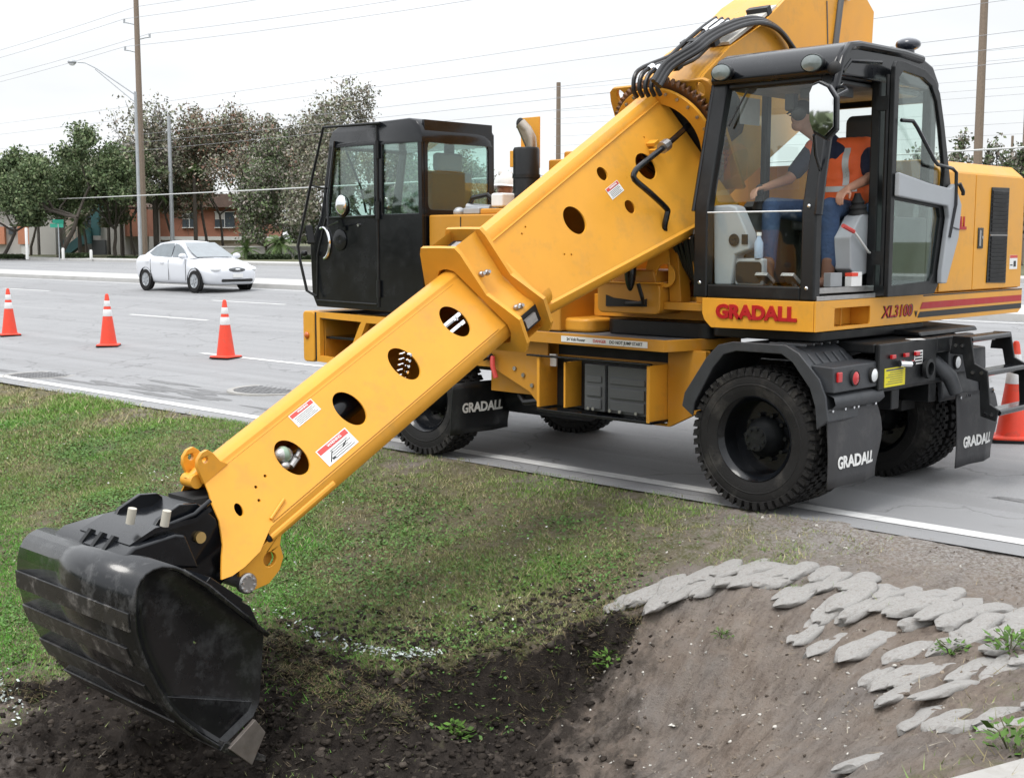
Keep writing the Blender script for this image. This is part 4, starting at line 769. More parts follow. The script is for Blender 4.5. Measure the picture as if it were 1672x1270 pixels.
# ---- white saloon
def sedan(loc):
    o = empty('saloon_car', (0, 0, 0), 'white four-door saloon driving past on the far lanes', 'car')
    # stations: x, half width sill, half width belt, z bottom, z belt, z deck, half width deck
    S = [(2.22, .40, .50, .30, .52, .60, .40), (2.16, .62, .66, .22, .55, .69, .56), (1.95, .76, .80, .20, .60, .80, .66), (1.5, .83, .86, .20, .68, .90, .72), (.95, .855, .88, .20, .78, .985, .76), (.6, .86, .885, .20, .84, 1.0, .76), (0, .86, .89, .20, .87, 1.0, .76), (-.8, .86, .89, .20, .90, 1.02, .76), (-1.4, .85, .88, .20, .91, 1.05, .74), (-1.85, .80, .83, .24, .90, 1.06, .68), (-2.15, .70, .73, .34, .86, 1.02, .60), (-2.25, .55, .62, .45, .75, .90, .5)]
    m = B(); rings = []
    for x, ws, wb, zb, zl, zd, wd in S:
        half = [(ws*.5, zb), (ws*.9, zb+.01), (ws, zb+.09), ((ws+wb)/2+.012, (zb+zl)*.5), (wb+.012, zl-.06), (wb, zl), ((wb+wd)/2+.01, (zl+zd)/2+.03), (wd, zd), (wd*.5, zd+.025)]
        rings.append([(x, -a, z) for a, z in half] + [(x, a, z) for a, z in half[::-1]])
    m.loft(rings); body = m.obj('body', CARW, o, angle=50, local=True); body.modifiers.new('s', 'SUBSURF').levels = 1; body.modifiers['s'].render_levels = 2
    G_ = [(1.12, .68, .97, .70), (.78, .66, 1.10, .68), (.25, .58, 1.40, .60), (-.1, .57, 1.465, .56), (-.5, .56, 1.475, .55), (-.95, .56, 1.43, .56), (-1.45, .60, 1.22, .60), (-1.82, .62, 1.06, .62)]
    m = B(); m.loft([[(x, -.76 if 0 else -.77, .96), (x, -(w+.06), (.96+z)/2), (x, -w, z-.03), (x, -w*.75, z), (x, 0, z+.02), (x, w*.75, z), (x, w, z-.03), (x, (w+.06), (.96+z)/2), (x, .77, .96)] for x, w, z, _ in G_]); rf = m.obj('roof', CARW, o, angle=50, local=True)
    def pane(nm, pts, par=o): mm = B(); mm.add(pts, [tuple(range(len(pts)))]); return mm.obj(nm, CARG, par, local=True)
    pane('windscreen', [(1.13, -.64, 1.005), (1.13, .64, 1.005), (.80, .61, 1.15), (.30, .52, 1.425), (.30, -.52, 1.425), (.80, -.61, 1.15)])
    pane('rear_window', [(-1.80, -.55, 1.10), (-1.80, .55, 1.10), (-1.05, .5, 1.43), (-1.05, -.5, 1.43)])
    for sg in (-1, 1):
        f = lambda x, z: (x, sg*(.785-(z-.96)*.36), z)
        pane('side_window', [f(.86, 1.0), f(.02, 1.0), f(.02, 1.39), f(.22, 1.36), f(.5, 1.24)]); pane('side_window', [f(-.05, 1.0), f(-1.0, 1.02), f(-1.30, 1.10), f(-1.0, 1.30), f(-.7, 1.38), f(-.05, 1.40)])
        m = B(); m.ell((.82, sg*.93, 1.03), (.09, .13, .085), 12, 8); m.obj('wing_mirror', CARW, o, local=True)
        m = B(); m.ell((2.0, sg*.60, .66), (.20, .16, .09), 12, 8); m.obj('headlight', WLENS, o, local=True)
        m = B()
        for x, z in ((-.35, .83), (-1.2, .86)): m.tube([(x-.1, sg*.905, z), (x, sg*.925, z), (x+.1, sg*.905, z)], .012, 6)
        m.obj('door_handle', CARW, o, local=True)
        m = B()
        for x in (.9, -.02, -1.02): m.box(x-.006, x+.006, sg*.893-.006, sg*.893+.006, .32, .95)
        m.obj('door_gap', GREYD, o, local=True)
    for x in (1.33, -1.32):
        for sg in (-1, 1):
            m = B(); m.lathe([(.36, 0), (.36, .05*1)], (x, sg*.845, .33), (0, sg, 0), 28); m.lathe([(.01, .02), (.365, .02)], (x, sg*.845, .34), (0, sg, 0), 28); m.obj('wheel_arch', DARK, o, local=True)
            m = B(); m.lathe([(.19, -.1), (.27, -.11), (.315, -.08), (.32, 0), (.30, .06), (.20, .065)], (x, sg*.83, .32), (0, sg, 0), 28); wh = m.obj('wheel', RUB, o, local=True); m = B(); m.lathe([(.205, .065), (.19, .05), (.07, .045), (.001, .06)], (x, sg*.83, .32), (0, sg, 0), 28)
            for k in range(7): a = 2*math.pi*k/7; m.obox((x+.12*math.cos(a), sg*.885, .32+.12*math.sin(a)), (.07*math.cos(a), 0, .07*math.sin(a)), (0, .008, 0), (-.022*math.sin(a), 0, .022*math.cos(a)))
            m.obj('rim', GALV, wh, local=True)
    m = B(); m.ell((2.175, 0, .64), (.07, .30, .075), 16, 8); gr = m.obj('grille', GREYD, o, local=True); m = B(); m.ell((2.24, 0, .655), (.015, .09, .025), 12, 6); m.obj('badge', CHROME, gr, local=True)
    m = B(); m.box(2.02, 2.235, -.52, .52, .30, .385); m.obj('lower_grille', DARK, o, local=True, bevel=.03); m = B(); m.box(2.22, 2.26, -.16, .16, .43, .53); m.obj('number_plate', WHT, o, local=True)
    o.location = loc; o.rotation_euler = (0, 0, math.pi); return o
sedan((28.55, -12.4, .433))

# wood added behind the camera, only for reflections in mirrors and glass
r = np.random.default_rng(90); n = 26000; cx_ = r.uniform(-70, 90, 60); cy_ = r.uniform(46, 60, 60); ch_ = r.uniform(2.2, 5.0, 60); k = r.integers(0, 60, n)
c = np.c_[cx_[k], cy_[k], ch_[k]*.62] + r.normal(0, 1, (n, 3))*np.array([2.2, 1.8, 1])*np.array([1, 1, 1.]) * np.c_[np.ones(n), np.ones(n), ch_[k]*.2]; c[:, 2] = np.abs(c[:, 2])
t1 = r.normal(0, 1, (n, 3)); t1 /= np.linalg.norm(t1, axis=1)[:, None]; t2 = np.cross(t1, r.normal(0, 1, (n, 3))); t2 /= np.linalg.norm(t2, axis=1)[:, None]
V = np.stack([c-t1*.42, c-t2*.3, c+t1*.42, c+t2*.3], 1).reshape(-1, 3)
tag(np_mesh('reflection_wood', V, np.arange(4*n).reshape(-1, 4), LEAF, np.repeat(np.array([.10, .125, .06])*r.uniform(.5, 1.4, n)[:, None], 4, 0)), 'wood added behind the photographer for the cab mirror to reflect', 'wood', kind='stuff')

# ================================================================== THE EXCAVATOR
EX = empty('truck_excavator', (1.7, .1, 0), 'yellow telescopic-boom highway excavator with two black cabs digging beside the road', 'excavator')
def part(m, name, mat, parent=EX, **k): return m.obj(name, mat, parent, **k)
# ---- wheels
def make_wheel(x, y0, y1, R=.52, dish=1, outer=1, steer=0.):
    """tyre between y0<y1; outer=+1 when the outside faces +Y"""
    yc = (y0+y1)/2; hw = (y1-y0)/2
    m = B(); m.lathe([(.155*R/.52, dish*.02*outer-.09*outer), (.16, -.06*outer), (.275, -.06*outer), (.285, .02*outer), (.272, .09*outer), (.285, (hw-.035)*outer), (.305, (hw-.015)*outer), (.315, (hw-.03)*outer), (.30, (hw-.06)*outer), (.29, -hw*outer*.9)], (x, yc, R), (0, 1, 0), 40)
    m.lathe([(.001, -.058*outer), (.19, -.058*outer), (.19, -.075*outer)], (x, yc, R), (0, 1, 0), 30)
    w = part(m, 'wheel', BLK, angle=30)
    m = B(); pr = [(.31, -hw*.86), (.36, -hw*.98), (.43, -hw*1.0), (.475, -hw*.93), (.497, -hw*.80), (.502, -hw*.5), (.503, 0), (.502, hw*.5), (.497, hw*.80), (.475, hw*.93), (.43, hw*1.0), (.36, hw*.98), (.31, hw*.86)]
    m.lathe([(r*R/.52, t) for r, t in pr], (x, yc, R), (0, 1, 0), 56)
    for sg in (-1, 1): m.lathe([(.385*R/.52, sg*hw*.985), (.39*R/.52, sg*hw*1.012), (.40*R/.52, sg*hw*.99)], (x, yc, R), (0, 1, 0), 56); m.lathe([(.45*R/.52, sg*hw*.96), (.455*R/.52, sg*hw*1.005), (.462*R/.52, sg*hw*.95)], (x, yc, R), (0, 1, 0), 56)
    n = 46
    for k in range(n):
        for row, (c0, wd, ph) in enumerate(((-.78, .2, 0), (-.36, .17, .5), (0, .13, 0), (.36, .17, .5), (.78, .2, 0))):
            a = 2*math.pi*(k+ph)/n; d = Vector((math.cos(a), 0, math.sin(a))); t = Vector((-math.sin(a), 0, math.cos(a))); rr = R*.97 if abs(c0) < .6 else R*.955
            m.obox(Vector((x, yc+c0*hw, R)) + d*rr, t*.023 + Vector((0, .01*(1 if row % 2 else -1), 0)), Vector((0, wd*hw, 0)), d*.013)
            if abs(c0) > .6: m.obox(Vector((x, yc+math.copysign(hw*.95, c0), R)) + d*R*.925, t*.019, Vector((0, .008, 0)), d*.026)
    part(m, 'tyre', RUB, w, angle=28)
    m = B(); m.lathe([(.15, -.058*outer), (.145, .0), (.12, .035*outer), (.10, .075*outer), (.09, .10*outer), (.001, .105*outer)], (x, yc, R), (0, 1, 0), 24); hb = part(m, 'hub', BLKS, w)
    m = B()
    for k in range(10):
        a = 2*math.pi*k/10; m.cyl((x+.165*math.cos(a), yc-.06*outer, R+.165*math.sin(a)), (x+.165*math.cos(a), yc-.02*outer, R+.165*math.sin(a)), .016, 6)
    for k in range(8):
        a = 2*math.pi*k/8+.2; m.cyl((x+.07*math.cos(a), yc+.10*outer, R+.07*math.sin(a)), (x+.07*math.cos(a), yc+.118*outer, R+.07*math.sin(a)), .012, 6)
    part(m, 'wheel_nuts', BLKS, w)
    return w
make_wheel(.05, .91, 1.2, outer=1); make_wheel(.05, .57, .86, outer=-1); make_wheel(.05, -.85, -.56, outer=1); make_wheel(.05, -1.2, -.91, outer=-1)
make_wheel(3.53, .90, 1.2, outer=1); make_wheel(3.40, -.93, -.62, outer=-1)
m = B(); m.box(-.55, 5.0, .18, .30, .70, 1.0); m.box(-.55, 5.0, -.42, -.30, .70, 1.0); m.box(.9, 1.1, -.4, .28, .72, .98); m.box(2.6, 2.8, -.4, .28, .72, .98); part(m, 'chassis_rails', BLKS, bevel=.01)
m = B(); m.cyl((.05, -.9, .52), (.05, .9, .52), .09, 16); m.ell((.05, -.02, .52), (.2, .22, .2), 16, 10); m.cyl((3.5, -.7, .50), (3.5, .95, .50), .07, 12); m.cyl((.2, -.02, .55), (3.0, -.02, .72), .05, 10); part(m, 'axles', DARK)
m = B(); m.box(-.35, .45, .12, .36, .62, .70); m.box(-.35, .45, -.48, -.26, .62, .70)
for y in (.14, .30, -.30, -.44):
    for x in (-.03, .13): m.cyl((x, y, .40), (x, y, .80), .012, 6)
m.box(-.1, .2, .10, .36, .385, .41); m.box(-.1, .2, -.48, -.26, .385, .41); part(m, 'leaf_springs', DARK)
# ---- rear fenders with lights and flaps
def fender(y0, y1, out, lights):
    arch = [(.62, .70), (.60, .80), (.42, 1.07), (.32, 1.17), (.2, 1.20), (-.22, 1.20), (-.32, 1.15), (-.48, .98), (-.53, .86), (-.55, .70)]
    inn = [(x*.93+.0, z-.03) for x, z in arch]
    m = B(); m.prism(arch + inn[::-1], 'y', y0, y1); f = part(m, 'fender', PLAS, angle=50, bevel=.012)
    m = B(); yo = (y1, y1+.022) if out > 0 else (y0-.022, y0); m.prism([(x*1.035, z+.012) for x, z in arch] + [(x*.88, z-.055) for x, z in arch][::-1], 'y', *yo); part(m, 'fender_lip', PLAS, f, bevel=.008)
    m = B()
    for k in range(5):
        y = y0 + (y1-y0)*(k+1)/6; m.box(-.31, -.02, y-.012, y+.012, 1.195, 1.213); m.obox((-.40, y, 1.07), (.075, 0, .075), (0, .012, 0), (-.006, 0, .006))
    part(m, 'ribs', PLAS, f, bevel=.004)
    ya, yb = y0-.02, y1-.02
    m = B(); m.prism([(-.40, 1.085), (-.575, 1.075), (-.585, .90), (-.50, .895)], 'y', ya, yb); tb = part(m, 'light_box', PLAS, f, bevel=.01)
    return f, tb, ya, yb
fl_, tb_, ya, yb = fender(.56, 1.215, 1, 1)
def round_light(x, y, z, r, mat, parent, name):
    m = B(); m.lathe([(r*1.18, .004), (r*1.2, .022), (r*1.02, .024)], (x, y, z), (-1, 0, 0), 24); ring = part(m, name, DARK, parent); m = B(); m.lathe([(r*1.02, .010), (r*.98, .022), (r*.6, .032), (.001, .035)], (x, y, z), (-1, 0, 0), 24); part(m, 'lens', mat, ring)
XL = -.578
round_light(XL, .925, .985, .047, REDL, fl_, 'tail_light'); round_light(XL, .66, .985, .047, WLENS, fl_, 'reversing_light')
m = B(); m.box(XL-.02, XL, 1.10, 1.16, .97, 1.04); part(m, 'side_marker', REDL, fl_, bevel=.008)
def flap(x, y0, y1, z0, z1, sway, name='mud_flap', tsize=.12, tz=.3, mat=FLAP, tmat=WHT):
    m = B(); n = 8; R_ = []
    for k in range(n+1):
        t = k/n; z = z1+(z0-z1)*t; xx = x - sway*math.sin(t*2.6)*.5 - sway*t*.6; bow = .03*math.sin(t*5)
        R_.append([(xx-bow, y0, z), (xx-.015, (y0*2+y1)/3, z), (xx+.012, (y0+2*y1)/3, z), (xx, y1+.02*t, z)])
    m.loft(R_, closed=False, caps=False); f = part(m, name, mat, angle=80); sd_ = f.modifiers.new('t', 'SOLIDIFY'); sd_.thickness = .012; sd_.offset = 0
    t = (z1-tz)/(z1-z0); xx = x - sway*math.sin(t*2.6)*.5 - sway*t*.6
    tx_ = text('lettering', 'GRADALL', tsize, (0, (y0+y1)/2, tz), (0, -1, 0), (0, 0, 1), tmat, f, xs=.95, thick=.0015, bold=.004)
    for v in tx_.data.vertices:
        t = (z1-v.co.z)/(z1-z0); xs_ = x - sway*math.sin(t*2.6)*.5 - sway*t*.6; v.co.x += xs_ - .011 + float(np.interp((v.co.y-y0)/(y1-y0), [0, 1/3, 2/3, 1], [-.03*math.sin(t*5), -.015, .012, 0]))
    return f
f1 = flap(-.52, .50, 1.19, .24, .80, .05, tsize=.115, tz=.40)
m = B()
for y in (1.15, .98, .86, .80, .55): m.cyl((-.56, y, .775), (-.53, y, .775), .012, 8)
part(m, 'flap_bolts', CHROME, f1)
m = B(); m.loft([[(-.50, .50, .90), (-.50, 1.19, .90)], [(-.585, .50, .87), (-.585, 1.19, .87)], [(-.60, .50, .82), (-.60, 1.19, .82)], [(-.56, .50, .78), (-.56, 1.19, .78)]], closed=False, caps=False); part(m, 'flap_hanger', PLAS, angle=80)
fr_, tbr, yar, ybr = fender(-1.215, -.54, -1, 1)
round_light(XL, -.93, .985, .047, REDL, fr_, 'tail_light'); round_light(XL, -.68, .985, .047, WLENS, fr_, 'reversing_light')
f2 = flap(-.66, -1.20, -.53, .18, .75, .03, tsize=.115, tz=.36)
m = B()
for y in (-.56, -.72, -.98, -1.17): m.cyl((-.69, y, .725), (-.665, y, .725), .012, 8)
part(m, 'flap_bolts', CHROME, f2)
flap(2.98, .62, 1.34, .25, .70, -.02, tsize=.115, tz=.47, mat=BLKS)
m = B(); m.tube([(-.30, -.30, 1.12), (-.45, -.42, 1.05), (-.62, -.50, .88), (-.66, -.53, .76)], [.06, .07, .06, .05], 12); part(m, 'fender_stay', PLAS)
# ---- rear frame, markers, steps
m = B(); m.box(-.60, -.56, -.30, .60, .87, 1.20); m.prism([(-.56, .60), (-.1, .60), (-.1, -.30), (-.56, -.30)], 'z', 1.13, 1.20); m.box(-.60, -.52, -.95, -.30, 1.08, 1.20); rp = part(m, 'rear_plate', BLKS, bevel=.012)
for y in (.42, .22, .05): m = B(); m.box(-.625, -.60, y-.03, y+.03, 1.085, 1.115); part(m, 'marker_light', REDL, rp, bevel=.006)
m = B(); m.tube([(-.62, .33, 1.045), (-.66, .25, 1.04), (-.64, .17, 1.04)], .025, 8); part(m, 'licence_lamp', CHROME, rp)
m = B(); m.box(-.604, -.6, .21, .52, .885, 1.02); ys = part(m, 'yellow_sticker', YELP, rp)
m = B(); 
for k in range(6): m.box(-.6052, -.604, .25, .50-.03*(k % 3), .905+.016*k, .909+.016*k)
m.box(-.6052, -.604, .24, .50, 1.0, 1.012); part(m, 'print', GREYD, ys)
m = B(); m.box(-.604, -.6, -.06, .07, 1.02, 1.12); st = part(m, 'white_sticker', WHT, rp); m = B()
for k in range(4): m.box(-.6052, -.604, -.05, .06, 1.03+.022*k, 1.042+.022*k)
part(m, 'print', BLKT, st)
m = B(); m.obox((-.58, .02, 1.202), (.03, -.02, 0), (.03, .06, 0), (0, 0, .002)); part(m, 'white_sticker', WHT, rp)
m = B(); m.lathe([(.055, 0), (.075, .02), (.075, .05), (.05, .055), (.045, .02), (.001, .02)], (-.60, -.10, .98), (-1, 0, 0), 24); part(m, 'trailer_socket', BLKS, rp)
m = B(); m.cyl((-.55, .6, .865), (-.55, -.5, .865), .022, 10); part(m, 'rear_crossbar', BLKS)
lad = B(); lad.prism([(-.62, 1.20), (-.60, 1.06), (-.70, 1.06), (-.74, .88), (-.84, .86), (-.86, .60), (-.98, .57), (-1.0, .66), (-.93, .70), (-.90, .95), (-.80, 1.0), (-.76, 1.2)], 'y', -.545, -.52)
lad.prism([(-.62, 1.20), (-.60, 1.06), (-.70, 1.06), (-.74, .88), (-.84, .86), (-.86, .60), (-.98, .57), (-1.0, .66), (-.93, .70), (-.90, .95), (-.80, 1.0), (-.76, 1.2)], 'y', -1.28, -1.255)
ld = part(lad, 'rear_steps', BLKS, bevel=.006)
for x, z in ((-.70, 1.175), (-.83, .925), (-.94, .635)):
    m = B(); m.cyl((x-.05, -1.253, z), (x-.05, -.547, z), .022, 10); m.box(x-.05, x+.06, -1.253, -.547, z+.004, z+.022); part(m, 'step_tread', BLK, ld)
m = B()
for x, z in ((-.65, 1.13), (-.70, 1.13), (-.79, .93), (-.86, .93), (-.90, .62), (-.95, .62)): m.cyl((x, -.519, z), (x, -.509, z), .014, 8)
part(m, 'bolts', CHROME, ld)
m = B(); m.prism([(-.52, 1.205), (-.5, 1.24), (-.05, 1.26), (.45, 1.26), (.45, 1.205)], 'y', -1.2, -.2); part(m, 'rear_deck', BLKS, bevel=.012)
# ---- deck, tool box, side panels
m = B(); m.prism([(.62, .55), (.80, 1.26), (2.16, 1.20), (5.0, 1.18), (5.0, -1.15), (.62, -1.15)], 'z', 1.168, 1.182); dk_ = part(m, 'deck', DECKM)
m = B(); m.prism([(.79, 1.262), (2.16, 1.202), (3.3, 1.19), (3.3, 1.16), (2.16, 1.17), (.82, 1.23)], 'z', 1.10, 1.188); m.prism([(.79, 1.262), (.58, .56), (.61, .55), (.82, 1.23)], 'z', 1.10, 1.187); part(m, 'deck_edge', YEL2, dk_, bevel=.003)
A_ = Vector((.95, 1.257, 1.145)); Bv = Vector((1.85, 1.218, 1.145)); dv = (A_-Bv).normalized(); nv = Vector((-dv.y, dv.x, 0)); nv = nv if nv.y > 0 else -nv
m = B(); m.obox((A_+Bv)/2+nv*.001, (A_-Bv)/2, (0, 0, .024), nv*.001); lbs = part(m, 'warning_strip', WHT, dk_)
for s_, p_, mt in (('24 Volt Power', .18, BLKT), ('DANGER', .46, REDP), ('DO NOT JUMP START', .76, BLKT)): text('lettering', s_, .034, Bv.lerp(A_, p_)+nv*.003, dv, (0, 0, 1), mt, lbs, xs=1.0, thick=.0005, bold=.0006)
m = B(); m.prism([(.60, .66), (.60, 1.10), (.95, 1.10), (.95, .52), (1.10, .52), (1.10, .50), (.93, .50)], 'y', .96, 1.0); m.box(.60, 2.9, .93, .955, .62, 1.10); sp = part(m, 'side_skirt', YEL2, bevel=.004)
m = B(); m.box(.955, .985, .96, 1.22, .545, .985); m.box(2.085, 2.115, .96, 1.22, .57, .985); m.box(1.82, 1.84, .96, 1.20, .585, .955); tbx = part(m, 'battery_box', YEL, bevel=.004)
m = B(); m.box(.95, 2.22, 1.19, 1.235, .985, 1.0); m.box(.94, 2.12, .96, 1.215, .535, .558); part(m, 'box_rail', BLK, tbx, bevel=.004)
for a, c in ((1.02, 1.42), (1.45, 1.66)):
    m = B(); m.box(a, c, 1.0, 1.15, .58, .95); m.box(a+.03, c-.03, 1.15, 1.165, .60, .68); m.box(a+.03, c-.03, 1.15, 1.165, .70, .78); m.box(a+.03, c-.03, 1.15, 1.16, .81, .86); part(m, 'battery', GREYD, tbx, bevel=.008)
m = B()
for x in (1.12, 1.28, 1.38, 1.55, 1.60): m.cyl((x, 1.165, .60), (x, 1.178, .60), .014, 8)
part(m, 'box_bolts', STEEL, tbx)
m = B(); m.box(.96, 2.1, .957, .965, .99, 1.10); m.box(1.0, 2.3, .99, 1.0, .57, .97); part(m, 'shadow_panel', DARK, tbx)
m = B(); m.prism([(3.3, 1.11), (2.13, 1.11), (2.115, .58), (2.25, .585), (2.34, .665), (2.78, .84), (3.3, .84)], 'y', 1.05, 1.07); part(m, 'side_plate', YEL2, bevel=.004)
m = B()
for x, z in ((2.22, .97), (2.3, .72), (2.2, .66), (2.5, .85), (2.4, .80)): m.cyl((x, 1.07, z), (x, 1.085, z), .018, 8)
part(m, 'plate_bolts', STEEL)
m = B(); m.box(2.02, 2.09, 1.075, 1.09, .90, 1.0); part(m, 'white_sticker', WHT)
m = B(); m.tube([(2.72, 1.12, .94), (2.70, 1.14, .86), (2.67, 1.13, .76)], .022, 8); part(m, 'red_coupling', REDP); m = B(); m.tube([(2.85, 1.1, .92), (2.76, 1.12, .95), (2.73, 1.13, .93)], .03, 8); m.tube([(2.6, .9, .6), (2.5, .95, .55), (2.3, .9, .58), (2.0, .8, .6)], .03, 8); part(m, 'air_hose', HOSE)
m = B(); m.cyl((2.1, .55, .55), (3.0, .55, .55), .17, 20); part(m, 'air_tank', BLKS)
m = B(); m.prism(rrect(1.72, 2.9, -.4, 1.02, .1), 'z', 1.184, 1.30); part(m, 'deck_curb', YEL, bevel=.03)
m = B(); m.prism(rrect(.62, 1.66, -.75, .92, .12), 'z', 1.184, 1.305); m.prism(rrect(-.30, .618, -.75, .95, .1), 'z', 1.215, 1.290); part(m, 'swing_bearing', BLKS, bevel=.012)
# ---- engine hood behind the carrier cab
m = B(); m.box(2.72, 3.545, -.9, 1.09, 1.19, 2.15); m.box(1.98, 2.715, -.9, 1.085, 1.19, 1.95); m.box(2.66, 2.99, .80, 1.0, 2.15, 2.2); hd = part(m, 'engine_hood', YEL2, bevel=.015)
m = B(); m.box(2.735, 2.745, 1.09, 1.0935, 1.25, 2.13); m.box(3.13, 3.14, 1.09, 1.0935, 1.25, 2.13); part(m, 'panel_gap', DARK, hd)
m = B(); m.box(1.95, 2.6, -.35, .55, 1.95, 2.62); m.cyl((2.45, .42, 2.62), (2.45, .42, 2.69), .06, 14); part(m, 'hydraulic_tank', YEL2, bevel=.015)
m = B(); m.box(3.02, 3.22, .74, .98, 2.155, 2.21); m.cyl((3.0, .85, 2.2), (3.25, .9, 2.22), .035, 12); m.ell((3.32, .93, 2.175), (.055, .055, .045), 12, 8); part(m, 'filter_housing', GALV, bevel=.01)
m = B(); m.box(2.74, 2.88, .78, .98, 2.21, 2.33); part(m, 'coolant_bottle', WHT, bevel=.02); m = B(); m.tube([(2.9, .8, 2.2), (3.0, .9, 2.32), (3.15, .92, 2.30), (3.3, .85, 2.2)], .022, 8); m.tube([(2.75, .7, 2.25), (2.9, .7, 2.3), (3.1, .75, 2.28)], .03, 8); part(m, 'intake_hose', HOSE)
m = B(); m.lathe([(.115, 0), (.115, .54), (.105, .56), (.06, .56)], (2.70, .72, 2.16), (0, 0, 1), 28); m.lathe([(.122, .30), (.122, .33)], (2.70, .72, 2.16), (0, 0, 1), 28); ek = part(m, 'exhaust_stack', BLKS)
m = B(); m.tube([(2.66, .70, 2.70), (2.66, .71, 2.80), (2.69, .73, 2.87), (2.735, .76, 2.925)], .05, 14, caps=False); m.tube([(2.73, .757, 2.92), (2.66, .70, 2.72)], .046, 10, caps=False); part(m, 'tail_pipe', pm('heat_tinted_steel', (.45, .40, .34), .35, metal=.8, var=.25), ek); m = B(); m.ell((2.735, .76, 2.925), (.045, .022, .048), 12, 8); part(m, 'pipe_mouth', DARK, ek)
m = B(); m.box(2.66, 2.88, .585, .60, 2.55, 2.99); m.box(2.80, 2.88, .60, .74, 2.56, 2.70); part(m, 'pipe_bracket', YEL, ek, bevel=.004)
# ---- front bumper and step frame
out_ = [(5.05, .75), (5.05, 1.235), (3.6, 1.215), (3.6, 1.0), (4.35, .78), (4.45, .74)]
plate('step_frame', [out_, [(5.0, .81), (5.0, 1.18), (4.37, 1.165), (4.40, 1.13), (4.60, .79)], [(4.30, 1.16), (3.7, 1.15), (3.7, 1.05), (4.42, .86), (4.43, .93)]], .05, lambda a, b_, t: (a, 1.175+t, b_), YEL, EX, bevel=.006)
m = B(); m.box(3.7, 5.04, .72, .75, .76, 1.2); m.box(4.99, 5.04, .75, 1.14, .76, 1.2); m.box(4.3, 5.0, .75, 1.14, .765, .785); m.box(4.35, 4.37, .75, 1.14, .79, 1.16); part(m, 'step_well', YEL2)
m = B(); m.box(4.38, 4.98, .78, 1.14, .975, 1.0); part(m, 'step_tread', BLK, bevel=.004)
m = B(); m.prism(rrect(5.09, 5.27, .74, 1.24, .04), 'y', -1.1, 1.2); part(m, 'front_bumper', YEL, bevel=.015); m = B(); m.ell((5.20, 1.205, 1.0), (.035, .02, .035), 14, 8); part(m, 'marker_light', AMB)
m = B(); m.box(5.055, 5.085, .2, 1.19, .76, 1.23); m.box(4.75, 5.0, .9, 1.1, .40, .74); part(m, 'bumper_mount', BLKS)
# ---- carrier cab (half-width, black)
prof = [(3.56, 1.265), (5.10, 1.285), (5.17, 1.40), (5.19, 1.88), (5.02, 2.15), (4.86, 2.86), (4.80, 2.94), (4.70, 2.975), (3.72, 3.0), (3.63, 2.97), (3.57, 2.90)]
win1 = [(4.775, 2.88), (4.225, 2.90), (4.225, 2.16), (4.90, 2.145), (4.885, 2.25)]; win2 = [(4.10, 2.94), (3.66, 2.955), (3.625, 2.92), (3.615, 2.17), (4.11, 2.165)]
def off(P, d):
    c = Vector((sum(p[0] for p in P)/len(P), sum(p[1] for p in P)/len(P))); return [tuple((Vector(p)-c)*(1-d)+c) for p in P]
cc = plate('carrier_cab', [prof, win1, win2], .035, lambda a, b_, t: (a, 1.135+t, b_), BLK, EX, bevel=.008)
plate('far_side', [prof, win1, win2], .03, lambda a, b_, t: (a, .245+t, b_), BLK, cc, bevel=.006)
for nm, w_ in (('door_glass', win1), ('rear_side_glass', win2)): plate(nm, [off(w_, -.02)], .006, lambda a, b_, t: (a, 1.128+t, b_), GLASS, cc)
for w_ in (win1, win2): plate('far_side_glass', [off(w_, -.02)], .006, lambda a, b_, t: (a, .245+t, b_), GLASS, cc)
plate('rear_wall', [[(.26, 1.265), (1.117, 1.265), (1.117, 2.99), (.26, 2.99)], rrect(.31, 1.075, 2.2, 2.80, .05)], .03, lambda a, b_, t: (3.58+t, a, b_), BLK, cc, bevel=.004)
plate('rear_glass', [rrect(.30, 1.085, 2.19, 2.81, .05)], .006, lambda a, b_, t: (3.575+t, a, b_), GLASS, cc)
m = B(); pts = [(4.87, 2.80), (4.85, 2.88), (4.81, 2.95), (4.72, 2.985), (4.2, 3.0), (3.72, 3.008), (3.63, 2.985), (3.575, 2.93), (3.555, 2.86), (3.55, 2.80)]
def rr_(d): return [(4.2+(x_-4.2)*(1-d*.25), z_-d*max(0, (z_-2.79))/.22) for x_, z_ in pts]
m.loft([[(x_, y_, z_) for x_, z_ in rr_(d)] + [(x_, y_, 2.79) for x_, z_ in rr_(d)[::-1][:1]] for y_, d in ((1.158, .012), (1.15, 0), (.46, 0), (.36, .015), (.29, .06), (.25, .12), (.235, .2))]); part(m, 'cab_roof', BLK, cc, angle=60)
m = B(); m.prism([(5.10, 1.285), (5.17, 1.40), (5.19, 1.88), (5.02, 2.15), (4.99, 2.13), (5.15, 1.86), (5.13, 1.42), (5.07, 1.31)], 'y', .26, 1.117); m.prism([(4.87, 2.80), (4.84, 2.92), (4.80, 2.90), (4.83, 2.78)], 'y', .26, 1.117); part(m, 'front_wall', BLK, cc)
m = B(); m.add([(5.01, .28, 2.15), (5.01, 1.11, 2.15), (4.855, 1.11, 2.80), (4.855, .28, 2.80)], [(0, 1, 2, 3)]); part(m, 'windscreen', GLASS, cc)
m = B()
for z0_, z1_, x_ in ((1.285, 2.16, 5.0),): pass
